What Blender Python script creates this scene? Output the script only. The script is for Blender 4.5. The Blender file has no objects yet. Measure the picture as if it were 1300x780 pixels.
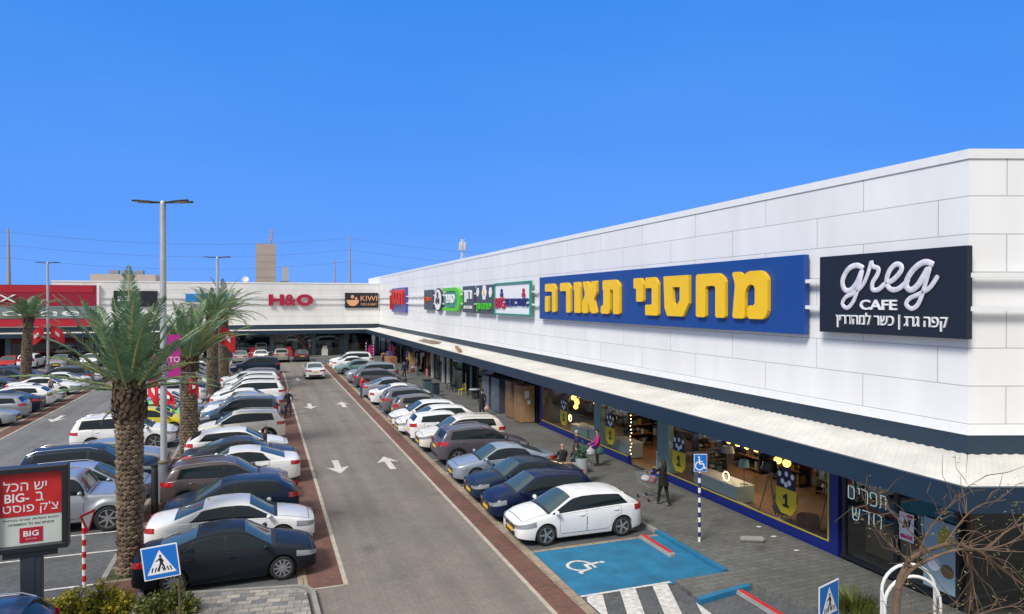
import bpy, bmesh, math, random
from math import sin, cos, pi, radians, sqrt
from mathutils import Vector, Matrix
SC = bpy.context.scene
COL = SC.collection
random.seed(7)

# ------------------------------------------------------------------ camera
cam_data = bpy.data.cameras.new('camera')
cam_data.sensor_width = 36.0
cam_data.lens = 867.0 / 1300.0 * 36.0
cam_data.clip_start = 0.1
cam_data.clip_end = 6000
camera = bpy.data.objects.new('camera', cam_data)
COL.objects.link(camera)
camera.location = (0, 0, 7.4)
camera.rotation_euler = (radians(90 - 0.43), 0, radians(-20.08))
SC.camera = camera

# ------------------------------------------------------------------ world, sun, exposure
SUN_EL, SUN_AZ = 46, 236          # azimuth clockwise from +Y
world = bpy.data.worlds.new('World')
SC.world = world
world.use_nodes = True
wn = world.node_tree.nodes
wl = world.node_tree.links
wn.clear()
w_out = wn.new('ShaderNodeOutputWorld')
w_bg = wn.new('ShaderNodeBackground')
w_bg.inputs['Strength'].default_value = 0.1
w_sky = wn.new('ShaderNodeTexSky')
w_sky.sky_type = 'NISHITA'
w_sky.sun_disc = False
w_sky.sun_elevation = radians(SUN_EL)
w_sky.sun_rotation = radians(SUN_AZ)
w_tc = wn.new('ShaderNodeTexCoord')
w_sep = wn.new('ShaderNodeSeparateXYZ')
wl.new(w_tc.outputs['Generated'], w_sep.inputs[0])
w_ramp = wn.new('ShaderNodeValToRGB')      # clear saturated blue air, paler toward the horizon
e = w_ramp.color_ramp.elements
e[0].position = 0.0; e[0].color = (0.078, 0.265, 0.79, 1)
e[1].position = 0.42; e[1].color = (0.017, 0.182, 0.64, 1)
m = e.new(0.10); m.color = (0.042, 0.212, 0.72, 1)
wl.new(w_sep.outputs['Z'], w_ramp.inputs[0])
w_mul = wn.new('ShaderNodeMix'); w_mul.data_type = 'RGBA'; w_mul.blend_type = 'MULTIPLY'
w_mul.inputs[0].default_value = 1.0
w_mul.inputs[7].default_value = (10, 10, 10, 1)
w_mul.clamp_result = False
w_n2 = wn.new('ShaderNodeTexNoise'); w_n2.inputs['Scale'].default_value = 1.6; w_n2.inputs['Detail'].default_value = 4.0   # faint unevenness of the air
w_mp = wn.new('ShaderNodeMapping'); w_mp.inputs['Scale'].default_value = (1, 1, 3.5)
wl.new(w_tc.outputs['Generated'], w_mp.inputs['Vector']); wl.new(w_mp.outputs[0], w_n2.inputs['Vector'])
w_r2 = wn.new('ShaderNodeMapRange'); w_r2.inputs['From Min'].default_value = 0.35; w_r2.inputs['From Max'].default_value = 0.75
w_r2.inputs['To Min'].default_value = 0.0; w_r2.inputs['To Max'].default_value = 0.09
wl.new(w_n2.outputs['Fac'], w_r2.inputs['Value'])
w_h = wn.new('ShaderNodeMix'); w_h.data_type = 'RGBA'; w_h.inputs[7].default_value = (0.22, 0.42, 0.80, 1)
wl.new(w_r2.outputs[0], w_h.inputs[0]); wl.new(w_ramp.outputs[0], w_h.inputs[6])
wl.new(w_h.outputs[2], w_mul.inputs[6])
w_mix = wn.new('ShaderNodeMix'); w_mix.data_type = 'RGBA'
w_mix.inputs[0].default_value = 0.90
wl.new(w_sky.outputs[0], w_mix.inputs[6])
wl.new(w_mul.outputs[2], w_mix.inputs[7])
# made-up white sheet overhead, out of view, added to neutralise the blue fill light
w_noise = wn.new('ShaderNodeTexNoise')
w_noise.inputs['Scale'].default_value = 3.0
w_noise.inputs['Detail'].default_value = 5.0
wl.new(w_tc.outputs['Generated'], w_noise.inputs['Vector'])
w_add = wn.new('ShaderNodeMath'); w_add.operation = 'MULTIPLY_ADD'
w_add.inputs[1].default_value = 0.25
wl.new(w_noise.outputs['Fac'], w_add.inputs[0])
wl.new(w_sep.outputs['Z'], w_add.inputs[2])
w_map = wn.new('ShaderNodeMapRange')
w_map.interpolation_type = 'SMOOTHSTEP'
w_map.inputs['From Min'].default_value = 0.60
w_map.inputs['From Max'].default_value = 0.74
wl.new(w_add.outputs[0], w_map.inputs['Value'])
w_white = wn.new('ShaderNodeMix'); w_white.data_type = 'RGBA'
w_white.inputs[7].default_value = (4.6, 4.7, 4.8, 1)
w_fill = wn.new('ShaderNodeMapRange'); w_fill.interpolation_type = 'SMOOTHSTEP'   # white added to the unseen sky behind the camera, cuts blue in the fill
w_fill.inputs['From Min'].default_value = 0.30; w_fill.inputs['From Max'].default_value = -0.25
w_fill.inputs['To Min'].default_value = 0.0; w_fill.inputs['To Max'].default_value = 0.85
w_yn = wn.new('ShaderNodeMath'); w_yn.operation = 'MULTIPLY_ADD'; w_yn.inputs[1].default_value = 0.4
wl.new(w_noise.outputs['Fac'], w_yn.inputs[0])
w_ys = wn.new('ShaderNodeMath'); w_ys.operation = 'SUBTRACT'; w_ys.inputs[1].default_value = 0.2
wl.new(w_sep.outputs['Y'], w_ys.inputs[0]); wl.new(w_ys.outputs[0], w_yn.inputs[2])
wl.new(w_yn.outputs[0], w_fill.inputs['Value'])
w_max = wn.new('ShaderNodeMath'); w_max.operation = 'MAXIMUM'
wl.new(w_map.outputs[0], w_max.inputs[0]); wl.new(w_fill.outputs[0], w_max.inputs[1])
wl.new(w_max.outputs[0], w_white.inputs[0])
wl.new(w_mix.outputs[2], w_white.inputs[6])
wl.new(w_white.outputs[2], w_bg.inputs['Color'])
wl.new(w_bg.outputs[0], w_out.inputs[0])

sun_data = bpy.data.lights.new('sun', 'SUN')
sun_data.energy = 2.7
sun_data.angle = radians(17)
sun_data.color = (1.0, 0.95, 0.875)
sun = bpy.data.objects.new('sun', sun_data)
COL.objects.link(sun)
_d = Vector((sin(radians(SUN_AZ)) * cos(radians(SUN_EL)), cos(radians(SUN_AZ)) * cos(radians(SUN_EL)), sin(radians(SUN_EL))))
sun.rotation_euler = (-_d).to_track_quat('-Z', 'Y').to_euler()
sun.location = (-30, -40, 60)
SC.view_settings.view_transform = 'Standard'
SC.view_settings.look = 'None'
SC.view_settings.exposure = 0.48
SC.view_settings.gamma = 1.0
SC.view_settings.use_curve_mapping = False
SC.cycles.use_denoising = True
SC.cycles.max_bounces = 8
SC.cycles.transparent_max_bounces = 12

# ------------------------------------------------------------------ materials
MATS = {}
def srgb(r, g, b):
    f = lambda c: (c / 255.0) / 12.92 if c <= 10.3 else ((c / 255.0 + 0.055) / 1.055) ** 2.4
    return (f(r), f(g), f(b))
def mat(name, col, rough=0.6, metal=0.0, var=0.0, vscale=4.0, bump=0.0, bscale=30.0, coat=0.0, spec=0.5, emit=None, estr=0.0):
    if name in MATS: return MATS[name]
    m = bpy.data.materials.new(name); m.use_nodes = True
    n = m.node_tree.nodes; l = m.node_tree.links
    b = n['Principled BSDF']
    b.inputs['Base Color'].default_value = (*col, 1)
    b.inputs['Roughness'].default_value = rough
    b.inputs['Metallic'].default_value = metal
    b.inputs['Specular IOR Level'].default_value = spec
    if coat:
        b.inputs['Coat Weight'].default_value = coat
        b.inputs['Coat Roughness'].default_value = 0.04
    if emit:
        b.inputs['Emission Color'].default_value = (*emit, 1)
        b.inputs['Emission Strength'].default_value = estr
    if var or bump:
        tc = n.new('ShaderNodeTexCoord')
    if var:
        t = n.new('ShaderNodeTexNoise'); t.inputs['Scale'].default_value = vscale; t.inputs['Detail'].default_value = 6
        t.inputs['Roughness'].default_value = 0.65
        l.new(tc.outputs['Object'], t.inputs['Vector'])
        r = n.new('ShaderNodeMapRange'); r.inputs['From Min'].default_value = 0.3; r.inputs['From Max'].default_value = 0.7
        r.inputs['To Min'].default_value = 1 - var; r.inputs['To Max'].default_value = 1 + var
        l.new(t.outputs['Fac'], r.inputs['Value'])
        x = n.new('ShaderNodeMix'); x.data_type = 'RGBA'; x.blend_type = 'MULTIPLY'; x.inputs[0].default_value = 1
        x.inputs[6].default_value = (*col, 1)
        l.new(r.outputs[0], x.inputs[7]); l.new(x.outputs[2], b.inputs['Base Color'])
    if bump:
        t2 = n.new('ShaderNodeTexNoise'); t2.inputs['Scale'].default_value = bscale; t2.inputs['Detail'].default_value = 4
        l.new(tc.outputs['Object'], t2.inputs['Vector'])
        bp = n.new('ShaderNodeBump'); bp.inputs['Strength'].default_value = bump; bp.inputs['Distance'].default_value = 0.02
        l.new(t2.outputs['Fac'], bp.inputs['Height']); l.new(bp.outputs[0], b.inputs['Normal'])
    MATS[name] = m
    return m
def paver_mat(name, c1, c2, mortar, bw, bh, msize=0.02, rot=0.0, big=0.25, rough=0.85, offset=0.5, spots=None, tracks=0.0):
    """brick pavers laid in world metres, blotched by wear and tyre traffic"""
    if name in MATS: return MATS[name]
    m = bpy.data.materials.new(name); m.use_nodes = True
    n = m.node_tree.nodes; l = m.node_tree.links
    b = n['Principled BSDF']; b.inputs['Roughness'].default_value = rough
    b.inputs['Specular IOR Level'].default_value = 0.3
    g = n.new('ShaderNodeNewGeometry')
    mp = n.new('ShaderNodeMapping'); mp.inputs['Rotation'].default_value = (0, 0, rot)
    l.new(g.outputs['Position'], mp.inputs['Vector'])
    br = n.new('ShaderNodeTexBrick')
    br.inputs['Color1'].default_value = (*c1, 1); br.inputs['Color2'].default_value = (*c2, 1); br.inputs['Mortar'].default_value = (*mortar, 1)
    br.inputs['Scale'].default_value = 1.0
    br.inputs['Brick Width'].default_value = bw; br.inputs['Row Height'].default_value = bh
    br.inputs['Mortar Size'].default_value = msize * bh; br.inputs['Mortar Smooth'].default_value = 0.2
    br.offset = offset
    l.new(mp.outputs[0], br.inputs['Vector'])
    cur = br.outputs['Color']
    for sc, am, det in ((0.35, big, 5), (6.0, big * 0.55, 3)):
        t = n.new('ShaderNodeTexNoise'); t.inputs['Scale'].default_value = sc; t.inputs['Detail'].default_value = det; t.inputs['Roughness'].default_value = 0.7
        l.new(g.outputs['Position'], t.inputs['Vector'])
        r = n.new('ShaderNodeMapRange'); r.inputs['From Min'].default_value = 0.3; r.inputs['From Max'].default_value = 0.7
        r.inputs['To Min'].default_value = 1 - am; r.inputs['To Max'].default_value = 1 + am
        l.new(t.outputs['Fac'], r.inputs['Value'])
        x = n.new('ShaderNodeMix'); x.data_type = 'RGBA'; x.blend_type = 'MULTIPLY'; x.inputs[0].default_value = 1
        l.new(cur, x.inputs[6]); l.new(r.outputs[0], x.inputs[7]); cur = x.outputs[2]
    if tracks:   # darker wheel paths and patches drawn out along the lane
        mp2 = n.new('ShaderNodeMapping'); mp2.inputs['Scale'].default_value = (1.3, 0.05, 1)
        l.new(g.outputs['Position'], mp2.inputs['Vector'])
        t = n.new('ShaderNodeTexNoise'); t.inputs['Scale'].default_value = 1.0; t.inputs['Detail'].default_value = 4; l.new(mp2.outputs[0], t.inputs['Vector'])
        r = n.new('ShaderNodeMapRange'); r.inputs['From Min'].default_value = 0.35; r.inputs['From Max'].default_value = 0.65
        r.inputs['To Min'].default_value = 1 - tracks; r.inputs['To Max'].default_value = 1 + tracks*0.6
        l.new(t.outputs['Fac'], r.inputs['Value'])
        x = n.new('ShaderNodeMix'); x.data_type = 'RGBA'; x.blend_type = 'MULTIPLY'; x.inputs[0].default_value = 1
        l.new(cur, x.inputs[6]); l.new(r.outputs[0], x.inputs[7]); cur = x.outputs[2]
    if spots:   # oil drips and gum
        v = n.new('ShaderNodeTexVoronoi'); v.inputs['Scale'].default_value = spots
        l.new(g.outputs['Position'], v.inputs['Vector'])
        r = n.new('ShaderNodeMapRange'); r.inputs['From Min'].default_value = 0.03; r.inputs['From Max'].default_value = 0.22
        r.inputs['To Min'].default_value = 0.72; r.inputs['To Max'].default_value = 1.0
        l.new(v.outputs['Distance'], r.inputs['Value'])
        x = n.new('ShaderNodeMix'); x.data_type = 'RGBA'; x.blend_type = 'MULTIPLY'; x.inputs[0].default_value = 1
        l.new(cur, x.inputs[6]); l.new(r.outputs[0], x.inputs[7]); cur = x.outputs[2]
    l.new(cur, b.inputs['Base Color'])
    bp = n.new('ShaderNodeBump'); bp.inputs['Strength'].default_value = 0.25; bp.inputs['Distance'].default_value = 0.01
    l.new(br.outputs['Fac'], bp.inputs['Height']); bp.invert = True
    l.new(bp.outputs[0], b.inputs['Normal'])
    MATS[name] = m
    return m
def cladding_mat(name, col, bw, bh, gap=0.022, seed=0.0):
    """large metal wall panels on the UVs (metres), thin dark joints"""
    if name in MATS: return MATS[name]
    m = bpy.data.materials.new(name); m.use_nodes = True
    n = m.node_tree.nodes; l = m.node_tree.links
    b = n['Principled BSDF']; b.inputs['Roughness'].default_value = 0.42
    uv = n.new('ShaderNodeUVMap')
    br = n.new('ShaderNodeTexBrick')
    c2 = tuple(c * 0.955 for c in col)
    br.inputs['Color1'].default_value = (*col, 1); br.inputs['Color2'].default_value = (*c2, 1); br.inputs['Mortar'].default_value = (0.40, 0.41, 0.42, 1)
    br.inputs['Scale'].default_value = 1.0
    br.inputs['Brick Width'].default_value = bw; br.inputs['Row Height'].default_value = bh
    br.inputs['Mortar Size'].default_value = gap * 0.5; br.inputs['Mortar Smooth'].default_value = 0.05
    br.offset = 0.43; br.offset_frequency = 2
    l.new(uv.outputs[0], br.inputs['Vector'])
    t = n.new('ShaderNodeTexNoise'); t.inputs['Scale'].default_value = 0.9; t.inputs['Detail'].default_value = 7
    mp = n.new('ShaderNodeMapping'); mp.inputs['Scale'].default_value = (1.0, 0.18, 1)
    l.new(uv.outputs[0], mp.inputs['Vector']); l.new(mp.outputs[0], t.inputs['Vector'])
    r = n.new('ShaderNodeMapRange'); r.inputs['From Min'].default_value = 0.3; r.inputs['From Max'].default_value = 0.75
    r.inputs['To Min'].default_value = 1.02; r.inputs['To Max'].default_value = 0.90
    l.new(t.outputs['Fac'], r.inputs['Value'])
    x = n.new('ShaderNodeMix'); x.data_type = 'RGBA'; x.blend_type = 'MULTIPLY'; x.inputs[0].default_value = 1
    l.new(br.outputs['Color'], x.inputs[6]); l.new(r.outputs[0], x.inputs[7]); l.new(x.outputs[2], b.inputs['Base Color'])
    bp = n.new('ShaderNodeBump'); bp.inputs['Strength'].default_value = 0.5; bp.inputs['Distance'].default_value = 0.02; bp.invert = True
    l.new(br.outputs['Fac'], bp.inputs['Height']); l.new(bp.outputs[0], b.inputs['Normal'])
    MATS[name] = m
    return m
def glass_mat(name, tint, refl=1.0):
    if name in MATS: return MATS[name]
    m = bpy.data.materials.new(name); m.use_nodes = True
    n = m.node_tree.nodes; l = m.node_tree.links; n.clear()
    o = n.new('ShaderNodeOutputMaterial'); mx = n.new('ShaderNodeMixShader')
    t = n.new('ShaderNodeBsdfTransparent'); t.inputs[0].default_value = (*tint, 1)
    g = n.new('ShaderNodeBsdfGlossy'); g.inputs['Roughness'].default_value = 0.02; g.inputs['Color'].default_value = (refl, refl, refl, 1)
    ge = n.new('ShaderNodeNewGeometry'); d = n.new('ShaderNodeVectorMath'); d.operation = 'DOT_PRODUCT'
    l.new(ge.outputs['Incoming'], d.inputs[0]); l.new(ge.outputs['Normal'], d.inputs[1])
    a = n.new('ShaderNodeMath'); a.operation = 'ABSOLUTE'; l.new(d.outputs['Value'], a.inputs[0])
    b = n.new('ShaderNodeMath'); b.operation = 'SUBTRACT'; b.inputs[0].default_value = 1.0; l.new(a.outputs[0], b.inputs[1])
    c = n.new('ShaderNodeMath'); c.operation = 'POWER'; c.inputs[1].default_value = 5.0; l.new(b.outputs[0], c.inputs[0])
    e = n.new('ShaderNodeMath'); e.operation = 'MULTIPLY_ADD'; e.inputs[1].default_value = 0.9; e.inputs[2].default_value = 0.10; l.new(c.outputs[0], e.inputs[0])
    l.new(e.outputs[0], mx.inputs[0]); l.new(t.outputs[0], mx.inputs[1]); l.new(g.outputs[0], mx.inputs[2])
    l.new(mx.outputs[0], o.inputs[0])
    MATS[name] = m
    return m
def paint(name, col, metal=0.0, rough=0.35):
    return mat('paint_' + name, col, 0.5 if not metal else rough, metal, coat=0.7 if max(col) > 0.3 else (0.45 if max(col) > 0.1 else 0.28), var=0.04, vscale=2.0, spec=0.25 if max(col) > 0.1 else 0.1)

# ------------------------------------------------------------------ mesh builder
class MB:
    def __init__(s): s.v = []; s.f = []; s.m = []; s.uv = None
    def add(s, verts, faces, mi=0):
        o = len(s.v); s.v += [tuple(p) for p in verts]
        for f in faces: s.f.append([i + o for i in f]); s.m.append(mi)
        return s
    def box(s, x0, x1, y0, y1, z0, z1, mi=0):
        v = [(x0,y0,z0),(x1,y0,z0),(x1,y1,z0),(x0,y1,z0),(x0,y0,z1),(x1,y0,z1),(x1,y1,z1),(x0,y1,z1)]
        return s.add(v, [(0,3,2,1),(4,5,6,7),(0,1,5,4),(1,2,6,5),(2,3,7,6),(3,0,4,7)], mi)
    def bbox(s, x0, x1, y0, y1, z0, z1, b=0.01, mi=0):
        """box with chamfered vertical and top edges"""
        b = min(b, (x1-x0)/2.2, (y1-y0)/2.2, (z1-z0)/2.2)
        def ring(d, z): return [(x0+d+b,y0+d,z),(x1-d-b,y0+d,z),(x1-d,y0+d+b,z),(x1-d,y1-d-b,z),(x1-d-b,y1-d,z),(x0+d+b,y1-d,z),(x0+d,y1-d-b,z),(x0+d,y0+d+b,z)]
        r = [ring(0,z0), ring(0,z1-b), ring(b*0.7,z1)]
        return s.loft(r, True, True, mi)
    def loft(s, rings, cap0=False, cap1=False, mi=0, closed=True):
        o = len(s.v); k = len(rings[0])
        for r in rings: s.v += [tuple(p) for p in r]
        for i in range(len(rings)-1):
            for j in range(k if closed else k-1):
                a = o+i*k+j; b = o+i*k+(j+1)%k
                s.f.append([a, b, b+k, a+k]); s.m.append(mi)
        if cap0: s.f.append([o+j for j in range(k)][::-1]); s.m.append(mi)
        if cap1: s.f.append([o+(len(rings)-1)*k+j for j in range(k)]); s.m.append(mi)
        return s
    def cyl(s, x, y, z0, z1, r0, r1=None, n=16, mi=0):
        r1 = r0 if r1 is None else r1
        R = [[(x+r*cos(2*pi*i/n), y+r*sin(2*pi*i/n), z) for i in range(n)] for r, z in ((r0,z0),(r1,z1))]
        return s.loft(R, True, True, mi)
    def lathe(s, prof, x=0, y=0, n=16, mi=0, cap=True):
        R = [[(x+r*cos(2*pi*i/n), y+r*sin(2*pi*i/n), z) for i in range(n)] for r, z in prof]
        return s.loft(R, cap, cap, mi)
    def tube(s, pts, rads, n=8, mi=0, flat=None):
        pts = [Vector(p) for p in pts]
        if not hasattr(rads, '__len__'): rads = [rads]*len(pts)
        rings = []; up = None
        for i, p in enumerate(pts):
            t = (pts[min(i+1,len(pts)-1)] - pts[max(i-1,0)])
            if t.length < 1e-9: t = Vector((0,0,1))
            t.normalize()
            if up is None:
                up = Vector((0,0,1)) if abs(t.z) < 0.9 else Vector((1,0,0))
            a = t.cross(up)
            if a.length < 1e-4: a = t.cross(Vector((0,1,0)))
            a.normalize(); bb = a.cross(t).normalized(); up = bb
            r = rads[i]
            ring = []
            for k in range(n):
                q = 2*pi*k/n
                d = a*cos(q)*r + bb*sin(q)*r
                if flat: d = Vector((d.x*flat[0], d.y*flat[1], d.z*flat[2]))
                ring.append(p + d)
            rings.append(ring)
        return s.loft(rings, True, True, mi)
    def bar(s, p, q, w, mi=0, n=4): return s.tube([p, q], w, n, mi)
    def prism(s, poly, z0, z1, mi=0, cap=True):
        n = len(poly); o = len(s.v)
        a = sum(poly[i][0]*poly[(i+1)%n][1]-poly[(i+1)%n][0]*poly[i][1] for i in range(n))
        if a < 0: poly = poly[::-1]
        s.v += [(x,y,z0) for x,y in poly] + [(x,y,z1) for x,y in poly]
        for i in range(n):
            j = (i+1)%n; s.f.append([o+i,o+j,o+n+j,o+n+i]); s.m.append(mi)
        if cap:
            s.f.append([o+i for i in range(n)][::-1]); s.f.append([o+n+i for i in range(n)]); s.m += [mi, mi]
        return s
    def sphere(s, c, r, n=10, k=7, mi=0, sc=(1,1,1)):
        R = []
        for i in range(k+1):
            th = pi*i/k; rr = max(sin(th), 0.02)*r; z = -cos(th)*r
            R.append([(c[0]+rr*cos(2*pi*j/n)*sc[0], c[1]+rr*sin(2*pi*j/n)*sc[1], c[2]+z*sc[2]) for j in range(n)])
        return s.loft(R, True, True, mi)
    def xform(s, M, start=0):
        for i in range(start, len(s.v)): s.v[i] = tuple(M @ Vector(s.v[i]))
        return s
    def build(s, name, mats, parent=None, smooth=None, world=False, sharp=35):
        if not isinstance(mats, (list, tuple)): mats = [mats]
        me = bpy.data.meshes.new(name)
        vv = s.v
        if world and parent is not None:
            lx = parent.location
            vv = [(x-lx.x, y-lx.y, z-lx.z) for x,y,z in s.v]
        me.from_pydata(vv, [], s.f)
        for m in mats: me.materials.append(m)
        if len(mats) > 1: me.polygons.foreach_set('material_index', s.m)
        if s.uv:
            u = me.uv_layers.new(name='UVMap')
            for p in me.polygons:
                for li, vi in zip(p.loop_indices, p.vertices):
                    u.data[li].uv = s.uv(p, s.v[vi], vi)
        me.validate(); me.update()
        if smooth:
            me.polygons.foreach_set('use_smooth', [True]*len(me.polygons))
            me.set_sharp_from_angle(angle=radians(sharp))
        o = bpy.data.objects.new(name, me)
        COL.objects.link(o)
        if parent is not None: o.parent = parent
        return o
def empty(name, loc=(0,0,0), rz=0.0, M=None):
    o = bpy.data.objects.new(name, None); COL.objects.link(o)
    o.empty_display_size = 0.2
    if M is not None: o.matrix_world = M
    else: o.location = loc; o.rotation_euler = (0,0,rz)
    return o
def tag(o, label=None, cat=None, group=None, kind=None):
    if label: o['label'] = label
    if cat: o['category'] = cat
    if group: o['group'] = group
    if kind: o['kind'] = kind
    return o
def thing(name, label, cat, loc=(0,0,0), rz=0.0, group=None, M=None):
    return tag(empty(name, loc, rz, M), label, cat, group)
KIDS = {}
def copy_tree(o, parent=None, skip=()):
    c = o.copy(); COL.objects.link(c)
    if parent is not None: c.parent = parent
    for ch in o.children:
        if ch.name.split('.')[0] in skip: continue
        copy_tree(ch, c, skip)
    return c
def face_M(loc, right, up=(0,0,1)):
    """frame whose x runs along `right`, y up, z out of the face"""
    r = Vector(right).normalized(); u = Vector(up).normalized(); n = r.cross(u).normalized()
    M = Matrix((r, u, n)).transposed().to_4x4(); M.translation = Vector(loc)
    return M
def text_mesh(s, w=None, h=None, depth=0.02, x=0, y=0, z=0, offset=0.0, sx=None):
    """centred lettering as a plain mesh in the xy plane; Hebrew is given in reading order and laid right to left"""
    if any('\u0590' <= c <= '\u05ff' for c in s): s = s[::-1]
    cu = bpy.data.curves.new('lettering', 'FONT'); cu.body = s; cu.size = 1.0; cu.extrude = 0.0; cu.offset = offset
    cu.resolution_u = 3
    o = bpy.data.objects.new('lettering', cu); COL.objects.link(o)
    dg = bpy.context.evaluated_depsgraph_get(); dg.update()
    me = bpy.data.meshes.new_from_object(o.evaluated_get(dg))
    V0 = [tuple(v.co) for v in me.vertices]; key = {}; idx = []
    vs = []
    for c in V0:
        k_ = (round(c[0], 4), round(c[1], 4))
        if k_ not in key: key[k_] = len(vs); vs.append((c[0], c[1], 0.5))
        idx.append(key[k_])
    fs = []
    for p in me.polygons:
        f = [idx[i] for i in p.vertices]
        if p.normal.z > 0.5 and len(set(f)) == len(f): fs.append(tuple(f))
    bpy.data.objects.remove(o); bpy.data.curves.remove(cu); bpy.data.meshes.remove(me)
    edges = {}
    for f in fs:
        for a, b in zip(f, f[1:]+f[:1]): edges[(a, b)] = edges.get((a, b), 0)+1
    nv = len(vs); vs += [(a, b, -0.5) for a, b, c in vs]
    for (a, b) in list(edges):
        if (b, a) not in edges: fs.append((b, a, a+nv, b+nv))
    mb = MB()
    if not vs: return mb
    x0 = min(v[0] for v in vs); x1 = max(v[0] for v in vs); y0 = min(v[1] for v in vs); y1 = max(v[1] for v in vs)
    kx = (w/(x1-x0)) if w else None; ky = (h/(y1-y0)) if h else None
    if kx is None: kx = ky
    if ky is None: ky = kx
    mb.add([((a-(x0+x1)/2)*kx+x, (b-(y0+y1)/2)*ky+y, (c+0.5)*depth+z) for a,b,c in vs], fs)
    return mb
def join(*mbs):
    r = MB()
    for b in mbs:
        o = len(r.v); r.v += b.v; r.f += [[i+o for i in f] for f in b.f]; r.m += b.m
    return r
def catmull(pts, k=6):
    out = []
    P = [Vector(p) for p in pts]
    for i in range(len(P)-1):
        p0 = P[max(i-1,0)]; p1 = P[i]; p2 = P[i+1]; p3 = P[min(i+2,len(P)-1)]
        for j in range(k):
            t = j/k
            out.append(0.5*((2*p1)+(p2-p0)*t+(2*p0-5*p1+4*p2-p3)*t*t+(3*p1-p0-3*p2+p3)*t**3))
    out.append(P[-1])
    return out
def quad(mb, x0, x1, y0, y1, z, mi=0):
    return mb.add([(x0,y0,z),(x1,y0,z),(x1,y1,z),(x0,y1,z)], [(0,1,2,3)], mi)
# ------------------------------------------------------------------ ground, lanes, bays, paint
def sheet(name, rects, z, m, thick=None):
    mb = MB()
    for x0, x1, y0, y1 in rects:
        if thick: mb.box(x0, x1, y0, y1, z - thick, z)
        else: quad(mb, x0, x1, y0, y1, z)
    o = mb.build(name, m); tag(o, kind='structure'); return o
M_ground = mat('ground_soil', (0.16, 0.145, 0.125), 0.95, var=0.3, vscale=0.05)
M_bay = paver_mat('bay_paving', (0.118, 0.124, 0.130), (0.094, 0.099, 0.105), (0.062, 0.064, 0.067), 0.21, 0.105, 0.08, spots=0.9)
M_lane = paver_mat('lane_paving', (0.222, 0.194, 0.172), (0.197, 0.173, 0.154), (0.152, 0.134, 0.120), 0.21, 0.105, 0.08, rot=radians(45), big=0.14, spots=0.45, tracks=0.16)
M_lane2 = paver_mat('far_lane_paving', (0.185, 0.185, 0.188), (0.160, 0.160, 0.163), (0.12, 0.12, 0.123), 0.21, 0.105, 0.08, rot=radians(45), big=0.15, spots=0.4, tracks=0.16)
M_red = paver_mat('red_paving', (0.175, 0.084, 0.062), (0.135, 0.068, 0.053), (0.11, 0.08, 0.07), 0.21, 0.105, 0.08, big=0.25)
M_walk = paver_mat('walk_paving', (0.142, 0.143, 0.134), (0.118, 0.119, 0.112), (0.082, 0.082, 0.079), 0.42, 0.21, 0.06, big=0.24, spots=0.6)
M_beige = paver_mat('beige_kerb', (0.33, 0.265, 0.19), (0.29, 0.235, 0.175), (0.15, 0.12, 0.1), 0.5, 0.5, 0.03, big=0.22)
M_cream = mat('lane_edge_line', (0.42, 0.37, 0.30), 0.8, var=0.25, vscale=3)
M_white = mat('road_paint_white', (0.56, 0.54, 0.51), 0.75, var=0.38, vscale=7)
M_kerb = mat('kerb_concrete', (0.26, 0.25, 0.235), 0.85, var=0.2, vscale=3, bump=0.2)
M_blue = mat('bay_paint_blue', (0.013, 0.150, 0.285), 0.75, var=0.26, vscale=1.5, bump=0.25, bscale=60)
M_redp = mat('paint_red_stop', (0.50, 0.02, 0.025), 0.6, var=0.15)
M_grassy = mat('tree_pit_soil', (0.05, 0.075, 0.03), 0.95, var=0.5, vscale=8)

sheet('ground', [(-2500, 2500, -800, 5000)], -0.06, M_ground)
sheet('parking_bays', [(-60, 15.45, 2.0, 97.3)], 0.0, M_bay)
sheet('main_lane', [(2.04, 6.5, 3.0, 87.4), (-14.1, 2.04, 77.5, 87.4), (-60, -14.1, 80.5, 87.4), (-2.4, 2.04, 3.0, 16.6), (0.9, 2.04, 16.6, 18.2)], 0.004, M_lane)
sheet('far_lane', [(-13.25, -8.75, 3.0, 77.5)], 0.004, M_lane2)
sheet('red_paving_strip', [(6.56, 7.2, 3.0, 84.6), (1.1, 1.98, 18.2, 76.5), (-14.0, -13.3, 24.0, 76.8), (-8.7, -8.1, 22.0, 76.5)], 0.008, M_red)
sheet('pale_kerb_strip', [(7.2, 7.46, 3.0, 85.0), (0.86, 1.1, 18.2, 76.7), (-14.26, -14.0, 24.0, 77.2), (-8.1, -7.9, 22.0, 76.5)], 0.012, M_beige)
sheet('lane_edge_line', [(6.44, 6.56, 3.0, 85.0), (1.98, 2.10, 18.2, 76.7), (-13.31, -13.19, 24.0, 77.0), (-8.81, -8.69, 22.0, 76.5), (0.95, 1.98, 18.16, 18.24), (1.1, 2.0, 76.7, 76.8)], 0.012, M_cream)
# bay dividers
div = []
y = 21.1
while y < 84: div.append((7.46, 11.7, y - 0.05, y + 0.05)); y += 2.52
y = 21.2
while y < 77: div.append((-2.85, 0.86, y - 0.05, y + 0.05)); y += 2.45
for y in (12.9, 20.5, 23.1, 25.0, 27.6): div.append((-7.9, -4.02, y - 0.05, y + 0.05))
y = 30.2
while y < 77: div.append((-7.9, -4.02, y - 0.05, y + 0.05)); y += 2.45
y = 42.5
while y < 77: div.append((-18.4, -14.26, y - 0.05, y + 0.05)); y += 2.45
for x in (-28.2, -25.6, -23.0, -19.9, -17.2, -14.6, -12.0, -9.2, -6.4, -3.6, -1.3, 0.95, 3.35, 5.8): div.append((x-0.05, x+0.05, 87.5, 92.4))
sheet('bay_divider_lines', div, 0.008, M_white)
sheet('bay_end_line', [(-30, 7.2, 87.42, 87.56)], 0.010, M_cream)
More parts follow.
